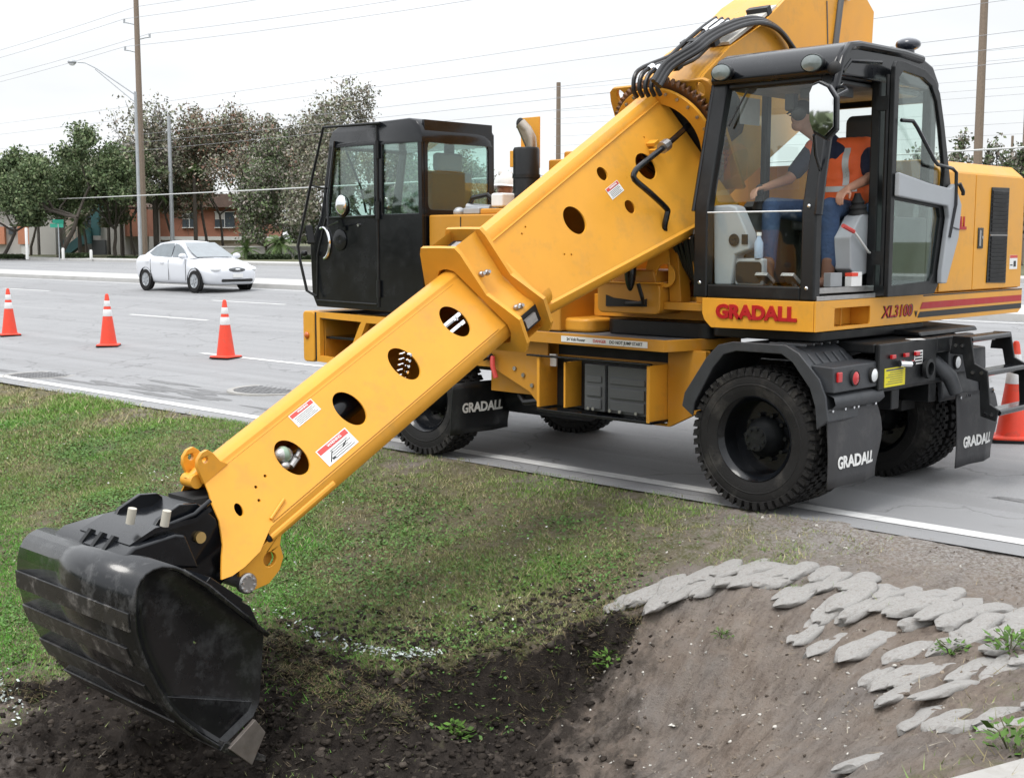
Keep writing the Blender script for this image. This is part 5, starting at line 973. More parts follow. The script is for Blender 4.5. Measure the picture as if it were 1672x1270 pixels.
dl = [(5.02, 1.34), (4.19, 1.325), (4.19, 2.93)]; m.tube([(4.165, 1.155, 1.31), (4.165, 1.155, 2.97)], .012, 8); m.tube([(5.09, 1.155, 1.345), (4.19, 1.155, 1.335)], .010, 8); m.tube([(4.92, 1.155, 2.14), (4.2, 1.155, 2.15)], .012, 8); m.tube([(4.93, 1.155, 2.14), (4.99, 1.155, 2.0), (5.07, 1.155, 1.8), (5.09, 1.155, 1.36)], .009, 8); part(m, 'door_seal', BLKS, cc)
m = B()
for z_ in (1.48, 2.2, 2.75): m.cyl((4.15, 1.165, z_-.08), (4.15, 1.165, z_+.08), .022, 10)
part(m, 'door_hinge', BLKS, cc)
m = B(); m.tube([(4.97+.10*math.cos(t), 1.165, 1.90+.15*math.sin(t)) for t in np.linspace(1.2, 4.6, 12)], .014, 8); part(m, 'grab_handle', CHROME, cc)
m = B(); m.lathe([(.09, 0), (.10, .008), (.085, .012), (.001, .006)], (4.72, 1.153, 1.93), (0, 1, 0), 24); m.box(4.62, 4.66, 1.153, 1.17, 2.02, 2.06); part(m, 'door_latch', BLK, cc)
m = B(); m.cyl((4.44, 1.153, 2.07), (4.44, 1.166, 2.07), .016, 10); part(m, 'door_lock', CHROME, cc)
m = B(); m.tube([(4.10, 1.17, 2.985), (4.84, 1.24, 2.985), (5.02, 1.26, 2.47), (5.24, 1.26, 1.87), (5.22, 1.26, 1.75), (5.14, 1.24, 1.44), (5.04, 1.2, 1.385)], .014, 8); m.tube([(5.03, 1.26, 2.45), (4.93, 1.16, 2.42)], .010, 6); mb = part(m, 'mirror_bracket', BLKS, cc)
m = B(); m.obox((5.10, 1.22, 1.98), (.010, 0, -.008), (.02, .03, 0), (.02, 0, .09)); m.ell((5.17, 1.24, 1.80), (.035, .03, .03), 12, 8); part(m, 'side_mirror', BLKS, mb, bevel=.015)
m = B(); m.tube([(4.78, 1.16, 2.86), (4.84, 1.2, 2.35), (4.78, 1.25, 2.06), (4.55, 1.3, 2.10)], .011, 8); m.ell((4.42, 1.36, 2.24), (.085, .06, .105), 18, 12); rm = part(m, 'convex_mirror', BLK, cc); m = B(); m.ell((4.405, 1.385, 2.25), (.072, .045, .092), 18, 12); part(m, 'mirror_glass', CHROME, rm)
m = B(); m.box(3.7, 4.05, .42, .95, 1.55, 1.75); m.box(3.66, 3.78, .42, .95, 1.75, 2.55); m.box(3.68, 3.76, .52, .85, 2.55, 2.72); part(m, 'cab_seat', GREYD, cc, bevel=.03); m = B(); m.box(4.62, 4.95, .28, 1.1, 1.7, 2.1); m.lathe([(.19, 0), (.21, .015), (.19, .03)], (4.5, .68, 2.13), (-.5, 0, .85), 24); m.box(3.6, 5.0, .27, 1.11, 1.29, 1.31); part(m, 'dashboard', GREYD, cc)
m = B(); m.tube([(4.86, .95, 2.78), (4.93, .72, 2.45), (4.97, .62, 2.2)], .012, 6); m.box(4.5, 4.52, .26, .28, 2.14, 2.9); part(m, 'wiper', BLKS, cc)
# ---- superstructure: base, engine cover
plate('superstructure', [[(1.125, 1.30), (1.125, 1.51), (-2.37, 1.51), (-2.37, 1.34), (-2.30, 1.30)], rrect(.36, .87, 1.325, 1.455, .015)], .015, lambda a, b_, t: (-.383+t, a, b_), YEL, EX, bevel=.003); ss = bpy.context.scene.objects['superstructure']
m = B(); m.prism([(-.374, 1.51), (-.374, 1.30), (.47, 1.295), (.53, 1.35), (.55, 1.40), (.55, 1.51)], 'y', 1.10, 1.13); m.box(-.374, .5, -2.3, 1.10, 1.496, 1.508); m.box(-.374, .5, -2.3, 1.10, 1.302, 1.315); m.box(-.22, -.205, .3, .95, 1.316, 1.495); m.box(-.374, -.22, .33, .345, 1.316, 1.495); m.box(-.374, -.22, .885, .9, 1.316, 1.495); m.box(-.3, -.29, .61, .62, 1.316, 1.495); m.box(.5, 1.9, -2.37, .75, 1.31, 1.49); m.box(-.374, 1.9, -2.37, -2.34, 1.316, 1.495); part(m, 'base_plating', YEL, ss, bevel=.004)
text('lettering', 'GRADALL', .135, (.09, 1.136, 1.412), (-1, 0, 0), (0, 0, 1), REDT, ss, xs=1.12, thick=.005, bold=.0065)
text('model_number', 'XL3100', .125, (-.394, -.05, 1.395), (0, -1, 0), (0, 0, 1), BLKT, ss, xs=1.2, thick=.0015, bold=.003, shear=.22); text('model_number_red', 'XL3100', .120, (-.3965, -.045, 1.396), (0, -1, 0), (0, 0, 1), REDT, ss, xs=1.2, thick=.0015, bold=.0, shear=.22); text('model_numeral', 'V', .06, (-.395, -.355, 1.365), (0, -1, 0), (0, 0, 1), BLKT, ss, thick=.0015, bold=.002)
m = B(); m.add([(-.393, -.42, 1.40), (-.393, -.46, 1.452), (-.393, -2.36, 1.452), (-.393, -2.36, 1.40)], [(0, 1, 2, 3)]); part(m, 'red_stripe', REDT, ss); m = B(); m.add([(-.393, -.38, 1.335), (-.393, -.42, 1.38), (-.393, -2.36, 1.38), (-.393, -2.36, 1.335)], [(0, 1, 2, 3)]); m.add([(-.393, -.47, 1.497), (-.393, -.47, 1.508), (-.393, -2.36, 1.508), (-.393, -2.36, 1.497)], [(0, 1, 2, 3)]); part(m, 'black_stripe', BLKT, ss)
m = B(); m.prism([(-.375, 1.515), (-.375, 2.47), (-.27, 2.56), (1.80, 2.56), (1.88, 2.47), (1.88, 1.515)], 'y', -2.33, -.72); ec = part(m, 'engine_cover', YEL, bevel=.012)
for a, c in ((-.735, -1.335), (-1.347, -2.325)): m = B(); m.box(-.392, -.3755, c, a, 1.525, 2.462); part(m, 'cover_panel', YEL, ec, bevel=.005)
text('lettering', 'GRADALL', .135, (-.396, -.93, 2.06), (0, -1, 0), (0, 0, 1), REDT, ec, xs=.82, thick=.003, bold=.006)
m = B(); m.prism([(-1.635, 2.365), (-1.985, 2.37), (-1.985, 1.565), (-1.60, 1.575)], 'x', -.402, -.393); vn = part(m, 'vent_frame', BLKS, ec, bevel=.004); m = B()
for k in range(22):
    z_ = 1.60+k*.0345
    if abs(z_-1.97) > .012: m.obox((-.4055, -1.80, z_), (.004, 0, .004), (0, .155, 0), (.001, 0, -.012))
part(m, 'vent_slats', DARK, vn); m = B(); m.box(-.4095, -.4025, -1.97, -1.62, 1.966, 1.974); part(m, 'vent_bar', STEEL, vn)
m = B(); m.box(-.40, -.3925, -1.505, -1.405, 1.86, 2.03); lt = part(m, 'latch', BLK, ec, bevel=.006); m = B(); m.cyl((-.406, -1.48, 1.95), (-.40, -1.48, 1.95), .014, 10); m.box(-.405, -.4, -1.45, -1.42, 1.88, 2.01); part(m, 'latch_key', STEEL, lt)
m = B(); m.box(-.3945, -.392, -2.23, -2.07, 1.68, 1.80); sk = part(m, 'warning_sticker', WHT, ec); m = B(); m.box(-.3955, -.3945, -2.228, -2.072, 1.775, 1.799); part(m, 'sticker_header', REDP, sk); m = B(); m.box(-.3955, -.3945, -2.2, -2.15, 1.70, 1.75); m.box(-.3955, -.3945, -2.13, -2.08, 1.71, 1.72); part(m, 'print', BLKT, sk)
# ---- right front service box, supports under the boom
m = B(); m.prism(rrect(1.0, 1.62, 1.36, 1.60, .05), 'y', .45, 1.05); m.prism([(1.05, 1.60), (1.50, 1.60), (1.44, 1.70), (1.08, 1.70)], 'y', .5, 1.03); sb = part(m, 'service_box', YEL2, bevel=.015)
m = B(); m.prism([(1.12, 1.42), (1.52, 1.41), (1.52, 1.50), (1.45, 1.48), (1.2, 1.46), (1.12, 1.48)], 'y', 1.045, 1.062); part(m, 'step_recess', DARK, sb); m = B(); m.box(1.0, 1.64, .46, 1.07, 1.595, 1.61); part(m, 'box_lip', YEL, sb, bevel=.004)
m = B(); m.ell((1.20, 1.16, 1.72), (.05, .045, .18), 18, 12); bm_ = part(m, 'blind_spot_mirror', BLK, sb); m = B(); m.tube([(1.13, 1.15, 1.60), (1.10, 1.14, 1.50), (1.12, 1.10, 1.45), (1.30, 1.08, 1.44)], .016, 8); part(m, 'mirror_arm', BLKS, bm_); m = B(); m.ell((1.30, 1.06, 1.72), (.06, .04, .06), 14, 10); part(m, 'mirror_back', CHROME, bm_)
plate('arch_plate', [[(.95, 1.60), (.95, 1.86), (1.12, 1.86), (1.20, 1.60)], circ(.98, 1.66, .09, 20)], .02, lambda a, b_, t: (a, 1.0+t, b_), YEL, sb)
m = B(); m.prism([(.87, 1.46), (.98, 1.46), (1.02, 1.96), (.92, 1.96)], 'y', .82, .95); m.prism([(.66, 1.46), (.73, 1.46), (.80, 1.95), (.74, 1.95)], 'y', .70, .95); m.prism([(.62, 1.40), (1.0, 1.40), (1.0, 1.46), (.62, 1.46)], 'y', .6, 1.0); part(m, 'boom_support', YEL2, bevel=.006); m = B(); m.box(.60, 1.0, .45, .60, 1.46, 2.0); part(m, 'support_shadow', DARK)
m = B()
for k in range(9): m.tube([(1.0-.03*k, .75+.02*(k % 3), 2.0), (.95-.03*k, .98+.02*(k % 2), 1.93+.02*(k % 3)), (.9-.02*k, .9, 1.75-.02*k), (.85, .7, 1.5)], .017, 6)
part(m, 'boom_hoses', HOSE); m = B()
for k in range(6): m.cyl((1.0-.05*k, .93, 1.98+.01*(k % 2)), (1.0-.05*k, .98, 1.98+.01*(k % 2)), .022, 8)
part(m, 'hose_fittings', STEEL)
# ---- boom: axis frame (s along the boom, X across, h square to it)
AN = math.radians(28.65); CA, SA = math.cos(AN), math.sin(AN); XB = 1.2
def bw(s, X, h): return (X, s*CA + h*SA, -s*SA + h*CA)
UB = Vector((0, CA, -SA)); VB = Vector((0, SA, CA))
KX = .783
def xin(h): return min(1.12, 1.12 - (2.95-h)*KX)
def inner_pt(s, h, t=0.): return bw(s, xin(h)+t, h)
tip = [(3.985, 2.95), (4.13, 2.93), (4.15, 2.89), (4.179, 2.85), (4.22, 2.766), (4.26, 2.72), (4.302, 2.674), (4.35, 2.64), (4.40, 2.60), (4.441, 2.565), (4.383, 2.548), (4.297, 2.542), (4.174, 2.549), (4.03, 2.60)]
loops = [[(1.5, 2.60), (1.5, 2.95)] + [(s, 2.95) for s in (2.2, 2.9, 3.5)] + tip + [(s, 2.60) for s in (3.5, 2.9, 2.2)]]
for s, h in ((2.15, 2.783), (2.651, 2.781), (3.147, 2.782), (3.641, 2.776)): loops.append(circ(s, h, .082, 36, .098))
loops.append(circ(4.094, 2.748, .022, 20, .034, .5))
for s, h in ((3.84, 2.789), (3.927, 2.777), (3.97, 2.722)): loops.append(circ(s, h, .009, 10))
ib = plate('inner_boom', loops, .012, lambda a, b_, t: bw(a, xin(b_)+.006+t, b_), YEL, EX, bevel=.003)
sec = [(1.12, 2.95), (1.128, 2.968), (1.15, 2.983), (1.18, 2.987), (1.22, 2.987), (1.25, 2.983), (1.272, 2.968), (1.28, 2.95), (1.55, 2.605), (1.557, 2.57), (1.55, 2.53), (1.53, 2.50), (1.50, 2.486), (.90, 2.486), (.87, 2.50), (.85, 2.53), (.843, 2.57), (.85, 2.605)]
m = B(); m.strip(sec, lambda p, s: bw(s, p[0], p[1]), 1.4, 4.02); part(m, 'boom_shell', YEL, ib, angle=30)
m = B(); m.strip(sec[:8], lambda p, s: bw(s, p[0], p[1]), 4.02, 4.10); m.strip(sec[8:], lambda p, s: bw(s, p[0], p[1]), 4.02, 4.06); part(m, 'shell_end', YEL, ib, angle=30)
# thin weld seam lines along the plate edges
m = B(); m.tube([bw(1.95, 1.113, 2.938), bw(4.0, 1.113, 2.938)], .0035, 5); m.tube([bw(1.95, .852, 2.612), bw(4.0, .852, 2.612)], .0035, 5); part(m, 'weld_seam', YEL2, ib)
# tip: ears, far plate, lugs, pins
ear = [(3.95, 2.94), (3.985, 2.985), (4.0, 3.05), (4.02, 3.085), (4.06, 3.092), (4.10, 3.075), (4.125, 3.04), (4.13, 2.99), (4.135, 2.93)]
for X0 in (1.118, 1.262): plate('ear', [ear, circ(4.062, 3.045, .018, 16)], .028, lambda a, b_, t, X0=X0: bw(a, X0+t, b_), YEL, ib, bevel=.006)
tipf = [(a, b_) for a, b_ in tip]
plate('far_tip_plate', [[(3.6, 2.60), (3.6, 2.95)] + tipf], .012, lambda a, b_, t: bw(a, 2*XB-xin(b_)+t, b_), YEL, ib)
lug = [(3.97, 2.54), (4.03, 2.47), (4.045, 2.395), (4.10, 2.35), (4.20, 2.328), (4.30, 2.362), (4.345, 2.45), (4.31, 2.545)]
for X0 in (.862, 1.52): plate('pin_lug', [lug, circ(4.125, 2.445, .042, 24)], .03, lambda a, b_, t, X0=X0: bw(a, X0+t, b_), YEL, ib, bevel=.005)
m = B(); m.cyl(bw(4.125, .90, 2.445), bw(4.125, .99, 2.445), .05, 20); part(m, 'lug_bush', YEL2, ib)
m = B(); m.lathe([(.001, .012), (.05, .012), (.058, .004), (.058, -.03)], bw(4.315, .835, 2.43), (-1, 0, 0), 24); m.cyl(bw(4.315, .86, 2.43), bw(4.315, 1.54, 2.43), .04, 16); pc = part(m, 'pivot_pin', STEEL, ib); m = B()
for k in range(8): a = 2*math.pi*k/8; m.cyl(bw(4.315+.042*math.cos(a), .825, 2.43+.042*math.sin(a)), bw(4.315+.042*math.cos(a), .815, 2.43+.042*math.sin(a)), .007, 6)
part(m, 'pin_bolts', CHROME, pc)
m = B(); m.tube([bw(4.06, .853, 2.545), bw(3.55, .853, 2.545)], .024, 10); m.tube([bw(4.0, .86, 2.63), bw(3.86, .882, 2.66)], .010, 8); part(m, 'edge_tube', YEL, ib); m = B(); m.ell(bw(4.065, .848, 2.545), (.008, .022, .022), 10, 6); part(m, 'tube_mouth', DARK, ib)
m = B(); m.tube([bw(4.03, 1.19, 2.98), bw(4.17, 1.19, 2.96)], .035, 12); m.cyl(bw(4.15, 1.14, 2.955), bw(4.15, 1.25, 2.955), .04, 14); part(m, 'tip_boss', YEL, ib)
# inside the inner boom
m = B(); m.cyl(bw(2.75, 1.16, 2.74), bw(3.45, 1.16, 2.74), .095, 24); part(m, 'bucket_cylinder', BLK, ib); m = B()
for X, h in ((1.02, 2.79), (1.0, 2.735)): m.tube([bw(1.6, X, h), bw(2.23, X, h)], .018, 10); m.cyl(bw(2.08, X, h), bw(2.12, X, h), .024, 6)
m.cyl(bw(3.45, 1.16, 2.74), bw(3.60, 1.16, 2.74), .04, 16); part(m, 'chrome_rods', CHROME, ib); m = B()
for k in range(5): m.cyl(bw(2.60+.025*k, .98, 2.82-.026*k), bw(2.60+.025*k, .955, 2.815-.026*k), .010, 8); m.tube([bw(2.62+.022*k, .98, 2.845-.026*k), bw(2.66+.022*k, .98, 2.86-.026*k)], .005, 6)
part(m, 'valve_fittings', CHROME, ib); m = B(); m.ell(bw(3.66, 1.03, 2.80), (.05, .06, .05), 14, 8); m.cyl(bw(3.60, 1.0, 2.75), bw(3.68, .98, 2.74), .022, 10); m.cyl(bw(3.55, 1.02, 2.76), bw(3.62, .98, 2.76), .016, 8); m.ell(bw(3.70, .99, 2.76), (.03, .03, .025), 10, 6); part(m, 'hose_block', STEEL, ib); m = B(); m.ell(bw(3.66, 1.03, 2.80), (.053, .045, .054), 14, 8); part(m, 'valve_cap', pm('green_grey_valve', (.25, .33, .25), .3, metal=.5), ib)
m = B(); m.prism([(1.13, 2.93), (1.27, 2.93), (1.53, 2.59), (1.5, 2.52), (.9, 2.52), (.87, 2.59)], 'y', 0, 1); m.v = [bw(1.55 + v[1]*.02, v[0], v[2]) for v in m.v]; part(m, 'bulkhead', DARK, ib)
# decals on the sloping face
wf = Vector((KX, 0, 0)) + VB; wf.normalize(); nf = (-UB).cross(wf); nf = nf if nf.x < 0 else -nf
def decal(s0, s1, h0, h1, parent, fn, pict, hdr=.32):
    P = [Vector(fn(s, h)) + nf*.0025 for s, h in ((s1, h0), (s0, h0), (s0, h1), (s1, h1))]; m = B(); m.add(P, [(0, 1, 2, 3)]); d = part(m, 'warning_decal', WHT, parent)
    L = lambda a, c, q=.0012: P[0].lerp(P[1], a).lerp(P[3].lerp(P[2], a), c) + nf*q
    m = B(); m.add([L(.03, 1-hdr), L(.97, 1-hdr), L(.97, .95), L(.03, .95)], [(0, 1, 2, 3)]); part(m, 'decal_header', REDP, d)
    m = B()
    for k in range(5):
        a0 = .08+.03*(k % 2); c0 = .10+.11*k
        if c0 < 1-hdr-.08: m.add([L(a0+pict, c0), L(.92-.06*(k % 3), c0), L(.92-.06*(k % 3), c0+.03), L(a0+pict, c0+.03)], [(0, 1, 2, 3)])
    if pict:
        m.add([L(.10, .12), L(.13, .10), L(.34, .5), L(.31, .52)], [(0, 1, 2, 3)]); m.add([L(.2, .12), L(.3, .12), L(.3, .24), L(.2, .24)], [(0, 1, 2, 3)]); m.add([L(.62, .30), L(.80, .45), L(.78, .50), L(.60, .36)], [(0, 1, 2, 3)])
    part(m, 'decal_print', BLKT, d)
    c = P[0].lerp(P[1], .55).lerp(P[3].lerp(P[2], .55), 1-hdr*.55); hh = (P[3]-P[0]).length
    text('lettering', 'WARNING', hh*hdr*.62, c + nf*.003, -UB, wf, WHT, d, thick=.0003, bold=.0006)
decal(3.288, 3.476, 2.865, 2.935, ib, inner_pt, 0.); decal(3.262, 3.512, 2.634, 2.728, ib, inner_pt, .2)
# collar at the end of the outer boom
fo = [(1.04, 3.17), (1.01, 3.125), (.915, 2.83), (.795, 2.73), (.70, 2.65), (.71, 2.47), (.76, 2.40)]
flo = [(1.19, 3.172)] + fo + [(2*XB-x, h) for x, h in fo[::-1]] + [(1.21, 3.172)]
fin = [(1.10, 2.965), (1.13, 3.0), (1.18, 3.012), (1.22, 3.012), (1.27, 3.0), (1.30, 2.965), (1.575, 2.61), (1.58, 2.55), (1.54, 2.47), (1.48, 2.462), (.92, 2.462), (.86, 2.47), (.82, 2.55), (.825, 2.61)]
co = plate('boom_collar', [flo, fin], .028, lambda a, b_, t: bw(1.875+t, a, b_), YEL, EX, bevel=.004)
plate('rear_flange', [flo, fin], .028, lambda a, b_, t: bw(1.615+t, a, b_), YEL, co, bevel=.004)
web = [(1.085, 3.155), (1.07, 3.10), (.985, 2.80), (.87, 2.68), (.80, 2.63), (.79, 2.53)]
m = B(); m.strip(web, lambda p, s: bw(s, p[0], p[1]), 1.63, 1.86); m.strip([(2*XB-x, h) for x, h in web], lambda p, s: bw(s, p[0], p[1]), 1.63, 1.86); m.strip([(.80, 2.44), (1.6, 2.44)], lambda p, s: bw(s, p[0], p[1]), 1.63, 1.86); part(m, 'collar_web', YEL, co, angle=50)
m = B(); m.strip([(.73, 2.62), (.73, 2.50)], lambda p, s: bw(s, p[0]+.045, p[1]), 1.64, 1.855); m.strip([(1.085, 3.09), (1.31, 3.09)], lambda p, s: bw(s, p[0], p[1]), 1.64, 1.855); part(m, 'pocket_shade', DARK, co); m = B(); m.obox(bw(1.75, 1.17, 3.105), (.05, 0, 0), UB*.05, VB*.01); m.obox(bw(1.75, .755, 2.56), (.01, 0, 0), UB*.055, VB*.03); part(m, 'wear_pad', STEEL, co)  # dark sheets imitate the shade inside the collar pockets
m = B()
for s, X, h in ((1.80, .985, 2.93), (1.76, .975, 2.92), (1.76, .83, 2.66), (1.73, .82, 2.655)): m.ell(bw(s, X, h), (.022, .022, .022), 8, 6); m.cyl(bw(s, X, h), bw(s, X-.03, h+.01), .012, 8)
part(m, 'grease_fittings', STEEL, co)
# outer boom, tapering towards the ring
def ht(s): return 3.02+(1.6-s)*.0273
def hb(s): return 2.52-(1.6-s)*.155
def xo(s, h): return 1.12 - .43*(ht(s)-h)
ol = [[(1.6, hb(1.6)), (1.6, ht(1.6))] + [(s, ht(s)) for s in (1.2, .8, .4, 0, -.3, -.66)] + [(s, hb(s)) for s in (-.66, -.3, 0, .4, .8, 1.2)]]
for s, h, r in ((.791, 2.788, .10), (.315, 2.913, .05), (.28, 2.625, .05), (-.092, 2.768, .10)): ol.append(circ(s, h, r*.9, 28, r))
for s, h in ((1.19, 2.95), (1.25, 2.93), (1.05, 2.66), (1.0, 2.63), (-.25, 2.93)): ol.append(circ(s, h, .008, 8))
ob = plate('outer_boom', ol, .014, lambda a, b_, t: bw(a, xo(a, b_)+.007+t, b_), YEL, EX, bevel=.003)
m = B(); top = lambda p, s: bw(s, XB + p[0], ht(s)+p[1]); m.strip([(-.082, -.004), (-.075, .03), (-.05, .055), (.05, .055), (.075, .03), (.08, 0)], top, 1.6, -.66)
bot = lambda p, s: bw(s, XB + p[0]*(XB-xo(s, hb(s)))/.38, hb(s)+p[1]); m.strip([(-.385, .004), (-.405, -.01), (-.40, -.05), (-.37, -.085), (-.33, -.10), (.33, -.10), (.37, -.085), (.40, -.04), (.38, 0)], bot, 1.6, -.66)
far = [(XB+.08, 1), (XB+.38, 0)]; m.strip(far, lambda p, s: bw(s, p[0] if p[1] else 2*XB-xo(s, hb(s)), ht(s) if p[1] else hb(s)), 1.6, -.66); part(m, 'boom_shell', YEL, ob, angle=40)
m = B(); m.tube([bw(1.58, 1.108, ht(1.6)-.012), bw(-.6, 1.108, ht(-.6)-.012)], .007, 5); part(m, 'ridge_rib', YEL, ob)
m = B(); P = [bw(-.66, 1.11, ht(-.6)), bw(.15, 1.112, ht(.15)), bw(.15, 1.09, ht(.15)-.05), bw(-.66, 1.0, ht(-.6)-.10)]; part(m, 'spare', YEL, ob) if False else None
decal(.235, .385, 2.735, 2.82, ob, lambda s, h: bw(s, xo(s, h), h), 0.)
m = B(); m.obox(bw(-.25, 1.0, 2.88), UB*.03, VB*.012, (-.04, 0, 0)); m.obox(bw(-.18, .96, 2.84), UB*.012, VB*.02, (-.03, 0, 0)); part(m, 'hose_bracket', YEL, ob)
m = B(); m.tube(smooth_path([(.95, .78, 2.80), (.90, .942, 2.735), (.86, 1.15, 2.64), (.84, 1.28, 2.582), (.83, 1.52, 2.46), (.83, 1.585, 2.415), (.82, 1.60, 2.36), (.80, 1.45, 2.27), (.80, 1.25, 2.163), (.80, 1.235, 2.12), (.82, 1.24, 2.02), (.86, 1.15, 1.95)], 3), .022, 10); hp = part(m, 'hydraulic_pipe', BLK, ob); m = B(); m.cyl((.85, 1.18, 2.63), (.845, 1.25, 2.60), .045, 10); part(m, 'pipe_clamp', STEEL, hp)
# tilt ring, gear, cradle
CR = (1.175, 2.72)
def ring_pt(a, r): return (CR[0]+r*math.cos(a), CR[1]+r*math.sin(a))
rf = plate('tilt_ring', [circ(CR[0], CR[1], .455, 56), circ(CR[0], CR[1], .33, 40)], .03, lambda a, b_, t: bw(-.61+t, a, b_), YEL, EX, bevel=.004)
m = B()
for k in range(26): a = 2*math.pi*k/26; x_, h_ = ring_pt(a, .425); m.cyl(bw(-.595, x_, h_), bw(-.578, x_, h_), .012, 6)
part(m, 'ring_bolts', STEEL, rf)
teeth = []
for k in range(64):
    for da, r in ((0, .475), (.35, .475), (.5, .505), (.85, .505)): a = 2*math.pi*(k+da)/64; teeth.append(ring_pt(a, r))
plate('ring_gear', [teeth, circ(CR[0], CR[1], .40, 40)], .06, lambda a, b_, t: bw(-.675+t, a, b_), pm('greased_gear', (.16, .075, .035), .45, metal=.4, var=.3, scale=12), rf)
cp = [(.66, 2.25), (.70, 3.10), (.72, 3.14), (.76, 3.16), (1.62, 3.16), (1.66, 3.13), (1.68, 3.05), (1.72, 2.25)]
cr_ = plate('boom_cradle', [cp, circ(1.56, 3.085, .038, 20, .055), circ(.80, 3.085, .038, 20, .055), circ(CR[0], CR[1], .36, 36)], .035, lambda a, b_, t: bw(-.74+t, a, b_), YEL2, EX, bevel=.005)
m = B(); m.cyl(bw(-.70, CR[0], CR[1]), bw(-1.2, CR[0], CR[1]), .36, 32); part(m, 'tilt_motor_housing', DARK, cr_)
bk = [(-.76, 3.06), (-.95, 3.12), (-1.35, 3.17), (-1.82, 3.15), (-2.25, 3.20), (-2.68, 3.19), (-3.30, 2.98), (-3.48, 2.80), (-3.60, 2.56), (-3.45, 2.32), (-2.6, 2.15), (-.76, 2.15)]
for nm, X0 in (('near_cheek', .90), ('far_cheek', 1.50)): plate(nm, [bk], .03, lambda a, b_, t, X0=X0: bw(a, X0+t, b_), YEL, cr_, bevel=.004)
m = B(); m.strip(bk[:10], lambda p, X: bw(p[0], X, p[1]), .915, 1.485); part(m, 'cradle_top', YEL, cr_, angle=25)
m = B(); m.tube([bw(-2.80, .872, 2.55), bw(-3.05, .872, 2.86), bw(-3.12, .872, 2.92)], .03, 8); m.tube([bw(-2.72, .882, 2.62), bw(-2.86, .882, 2.95)], .006, 6); part(m, 'grease_pipe', GREYD, cr_); m = B(); m.cyl(bw(-3.12, .86, 2.92), bw(-3.22, .86, 2.97), .04, 10); m.cyl(bw(-3.3, .87, 2.93), bw(-3.4, .87, 2.90), .03, 8); m.cyl(bw(-3.12, .86, 2.90), bw(-3.18, .86, 2.84), .022, 8); part(m, 'pipe_fitting', CHROME, cr_)
m = B(); m.obox(bw(-1.75, 1.0, 3.19), UB*.38, (.10, 0, 0), VB*.012); part(m, 'hose_tray', pm('pale_tray', (.62, .60, .54), .5, var=.1), cr_)
m = B()
for k in range(5):
    X = .96+.055*k; o_ = .012*k
    m.tube(smooth_path([bw(-.45, X, 3.17), bw(-.44, X, 3.24), bw(-.50, X, 3.275+o_), bw(-.62, X, 3.29+o_), bw(-.95, X, 3.235+o_), bw(-1.12, X, 3.245+o_), bw(-1.45, X-.02, 3.27+o_), bw(-1.65, X-.02, 3.265+o_)], 3), .017, 8)
part(m, 'hydraulic_hoses', HOSE, cr_); m = B()
for k in range(3):
    X = .845-.02*k; q = .022*k; m.tube(smooth_path([bw(s_, X+(.10 if i_ < 2 else .0), h_-q) for i_, (s_, h_) in enumerate(((-.40, 3.30), (-.60, 3.36), (-.82, 3.385), (-1.00, 3.39), (-1.22, 3.37), (-1.47, 3.325), (-1.72, 3.245), (-1.92, 3.11), (-2.05, 2.97-q), (-2.11, 2.84-q), (-2.10, 2.70), (-2.02, 2.5)))]), .021, 10)
part(m, 'arched_hoses', HOSE, cr_); m = B()
for k in range(4):
    X = .95+.055*k; m.cyl(bw(-1.38, X, 3.272+.012*k), bw(-1.58, X, 3.272+.012*k), .023, 10); m.cyl(bw(-.60, X, 3.292+.012*k), bw(-.66, X, 3.292+.012*k), .022, 6)
part(m, 'hose_couplings', CHROME, cr_); m = B(); m.obox(bw(-1.22, 1.06, 3.27), UB*.035, (.16, 0, 0), VB*.035); m.obox(bw(-.72, 1.06, 3.285), UB*.03, (.14, 0, 0), VB*.03); m.obox(bw(-2.0, .99, 3.19), UB*.03, (.1, 0, 0), VB*.05); part(m, 'hose_clamp', BLKS, cr_)
# ---- bucket
W0, W1 = .58, 1.80
wrap = [(5.10, -.79), (5.281, -.708), (5.42, -.59), (5.53, -.482), (5.605, -.38), (5.662, -.271), (5.712, -.165), (5.749, -.062), (5.770, .03), (5.775, .128), (5.770, .19), (5.755, .243), (5.735, .275), (5.709, .297), (5.67, .312), (5.624, .316), (5.56, .30), (5.504, .272), (5.365, .169), (5.185, .001), (5.008, -.171)]
m = B(); m.strip(wrap, lambda p, X: (X, p[0], p[1]), W0, W1); bk_ = part(m, 'bucket', pm('worn_bucket_paint', (.005, .006, .008), .2, var=.2, scale=4, coat=.4, dirt=(.28, .28, .28), dirtamt=.3, dscale=7, bump=.06, bscale=7), EX, angle=30); sm = bk_.modifiers.new('t', 'SOLIDIFY'); sm.thickness = .022; sm.offset = 1
end = wrap[1:] + [(5.045, -.533), (5.087, -.60)]
endo = [tuple(Vector((5.38, -.1)) + (Vector(p)-Vector((5.38, -.1)))*.985) for p in end]
SIDEM = pm('scuffed_black_steel', (.006, .0065, .008), .27, var=.25, scale=2.2, coat=.3, dirt=(.11, .115, .12), dirtamt=.4, dscale=5, spec=.35)
for X0, sg in ((W0+.03, 1), (W1-.03, -1)):
    rings = []
    for sc_, dp in ((1, 0), (.93, .022), (.8, .048), (.62, .068), (.4, .08), (.2, .086), (.02, .088)): rings.append([(X0+sg*dp, 5.38+(q[0]-5.38)*sc_, -.14+(q[1]+.14)*sc_) for q in [tuple(v_) for v_ in endo]])
    m = B(); m.loft(rings, True, False); part(m, 'bucket_side', SIDEM, bk_, angle=60)
SCU = pm('worn_black_steel', (.015, .015, .016), .3, var=.4, scale=5, dirt=(.34, .32, .30), dirtamt=.55, dscale=9)
